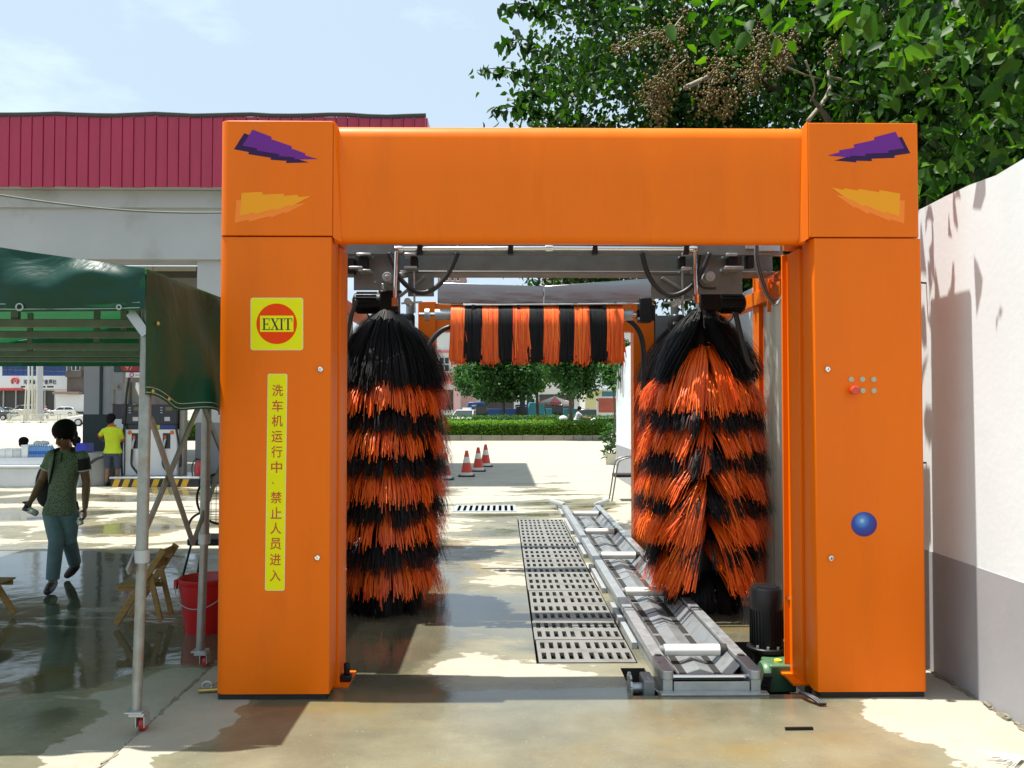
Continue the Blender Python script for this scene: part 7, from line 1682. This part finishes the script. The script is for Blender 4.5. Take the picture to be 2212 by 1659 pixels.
# ------------------------------------------------------------------ motor scooters and riders
mat('scooter_white', (.62, .62, .62), .3, coat=.4); mat('tee_pale', (.50, .50, .55), .8); mat('khaki', (.45, .40, .33), .85)
def scooter(label, loc, rz, m):
    t = thing('motor_scooter', label, 'scooter', (0, 0, 0))
    for x in (-.62, .62): mb = MB(); mb.lathe((x, 0, .25), [(.20, -.05), (.25, -.03), (.25, .03), (.20, .05)], 18, 'Y'); w_ = mb.build('wheel', 'tyre', t, smooth=40); mb = MB(); mb.lathe((x, 0, .25), [(.14, -.04), (.14, .04)], 12, 'Y'); mb.build('rim', 'alloy', w_, smooth=40)
    mb = MB(); mb.prism([(-.85, .55), (-.2, .48), (-.15, .30), (.25, .26), (.35, .30), (.62, .95), (.52, 1.0), (.22, .40), (.0, .40), (-.1, .72), (-.85, .78)], -.14, .14, 'Y'); mb.build('body', m, t, bevel=.04)
    mb = MB(); mb.prism([(-.80, .78), (-.08, .73), (-.02, .80), (-.3, .86), (-.78, .88)], -.13, .13, 'Y'); mb.build('saddle', 'dark_cloth', t, bevel=.03)
    mb = MB(); mb.tube([(.55, -.33, 1.03), (.60, -.15, 1.02), (.60, .15, 1.02), (.55, .33, 1.03)], .02, 8); mb.build('handlebar', 'black_iron', t); mb = MB(); mb.ell((.66, 0, .95), (.10, .12, .10), 12, 8); mb.build('headlight', m, t, smooth=True); mb = MB(); mb.bar((.62, 0, .9), (.64, 0, .25), .08, .08); mb.build('fork', m, t)
    for s_ in (-1, 1): mb = MB(); mb.cyl((.58, s_ * .25, 1.03), (.55, s_ * .32, 1.2), .008, n=5); mb.build('mirror_stalk', 'black_iron', t); mb = MB(); mb.ell((.55, s_ * .33, 1.22), (.02, .06, .04), 8, 6); mb.build('mirror', 'black_iron', t)
    mb = MB(); mb.ell((-.98, 0, 1.0), (.23, .20, .17), 14, 10); mb.build('top_box', m, t, smooth=True); mb = MB(); mb.bb(-.95, -.7, -.06, .06, .789, .86); mb.build('rack', 'black_iron', t)
    t.location = loc; t.rotation_euler = (0, 0, rz); return t
def rider(lab, X, Y, sh, tr, sgn_=1, helm=None):
    g_ = lambda x, y, z: Vector((X + sgn_ * x, Y + y, z)); f = (sgn_, 0, -.05)
    J = dict(root=(X, Y, .5), head=g_(-.10, 0, 1.50), face=f, headup=(0, 0, 1), neck=g_(-.14, 0, 1.33), hip=g_(-.30, 0, .92), shL=g_(-.15, .17, 1.26), shR=g_(-.15, -.17, 1.26), elL=g_(.10, .24, 1.06), elR=g_(.10, -.24, 1.06), wrL=g_(.42, .27, 1.03), wrR=g_(.42, -.27, 1.03),
             hipL=g_(-.28, .10, .90), hipR=g_(-.28, -.10, .90), knL=g_(.14, .15, .86), knR=g_(.14, -.15, .86), anL=g_(.12, .12, .45), anR=g_(.12, -.12, .45), toeL=g_(.26, .12, .40), toeR=g_(.26, -.12, .40))
    return person(lab, J, .02, sh, tr, 'shoe_brown', eyes=False, hatted=helm, skin='skin_light')
Ysc = 45.2; xs = at(1252, 876, Ysc).x
scooter('white motor scooter with top box passing between the hedges', (xs + .1, Ysc, -.018), 0.0, 'scooter_white'); rider('scooter rider in pale tee shirt and khaki trousers', xs + .1, Ysc, 'tee_pale', 'khaki')
Ysc = 110.0; xs = at(97, 876, Ysc).x
scooter('light scooter ridden along the far road by the barrier', (xs, Ysc, -.018), 2.6, 'scooter_white'); rider('scooter rider in orange helmet on the far road', xs, Ysc, 'tee_pale', 'khaki', -1, 'orange_disc')
def motorbike(label, u, Y):
    t = thing('motorcycle', label, 'motorcycle', (0, 0, 0))
    for x in (-.65, .65):
        mb = MB(); mb.tube([Vector((x + .27 * math.cos(q), 0, .30 + .27 * math.sin(q))) for q in np.linspace(0, 2 * math.pi, 25)], .045, 8); w_ = mb.build('wheel', 'tyre', t, smooth=True)
        for k in range(6): q = k * math.pi / 6; mb = MB(); mb.cyl((x - .25 * math.cos(q), 0, .3 - .25 * math.sin(q)), (x + .25 * math.cos(q), 0, .3 + .25 * math.sin(q)), .006, n=4); mb.build('spoke', 'alloy', w_)
    mb = MB(); mb.bb(-.25, .25, -.12, .12, .30, .62); mb.build('engine', 'steel_grey', t, bevel=.04); mb = MB(); mb.ell((.15, 0, .86), (.30, .14, .13), 14, 8); mb.build('tank', 'trim_orange', t, smooth=True); mb = MB(); mb.prism([(-.75, .82), (-.1, .78), (-.1, .86), (-.75, .92)], -.13, .13, 'Y'); mb.build('saddle', 'dark_cloth', t, bevel=.03)
    mb = MB(); mb.bar((.65, 0, .3), (.42, 0, 1.05), .06, .1); mb.build('fork', 'alloy', t); mb = MB(); mb.tube([(.35, -.35, 1.1), (.42, 0, 1.07), (.35, .35, 1.1)], .018, 8); mb.build('handlebar', 'black_iron', t); mb = MB(); mb.bar((-.65, 0, .3), (-.1, 0, .45), .04, .08); mb.build('swing_arm', 'black_iron', t)
    t.location = onG(u, Y); return t
motorbike('parked motorcycle with dark saddle beside the blue cab tricycle', 1158, 57.3)
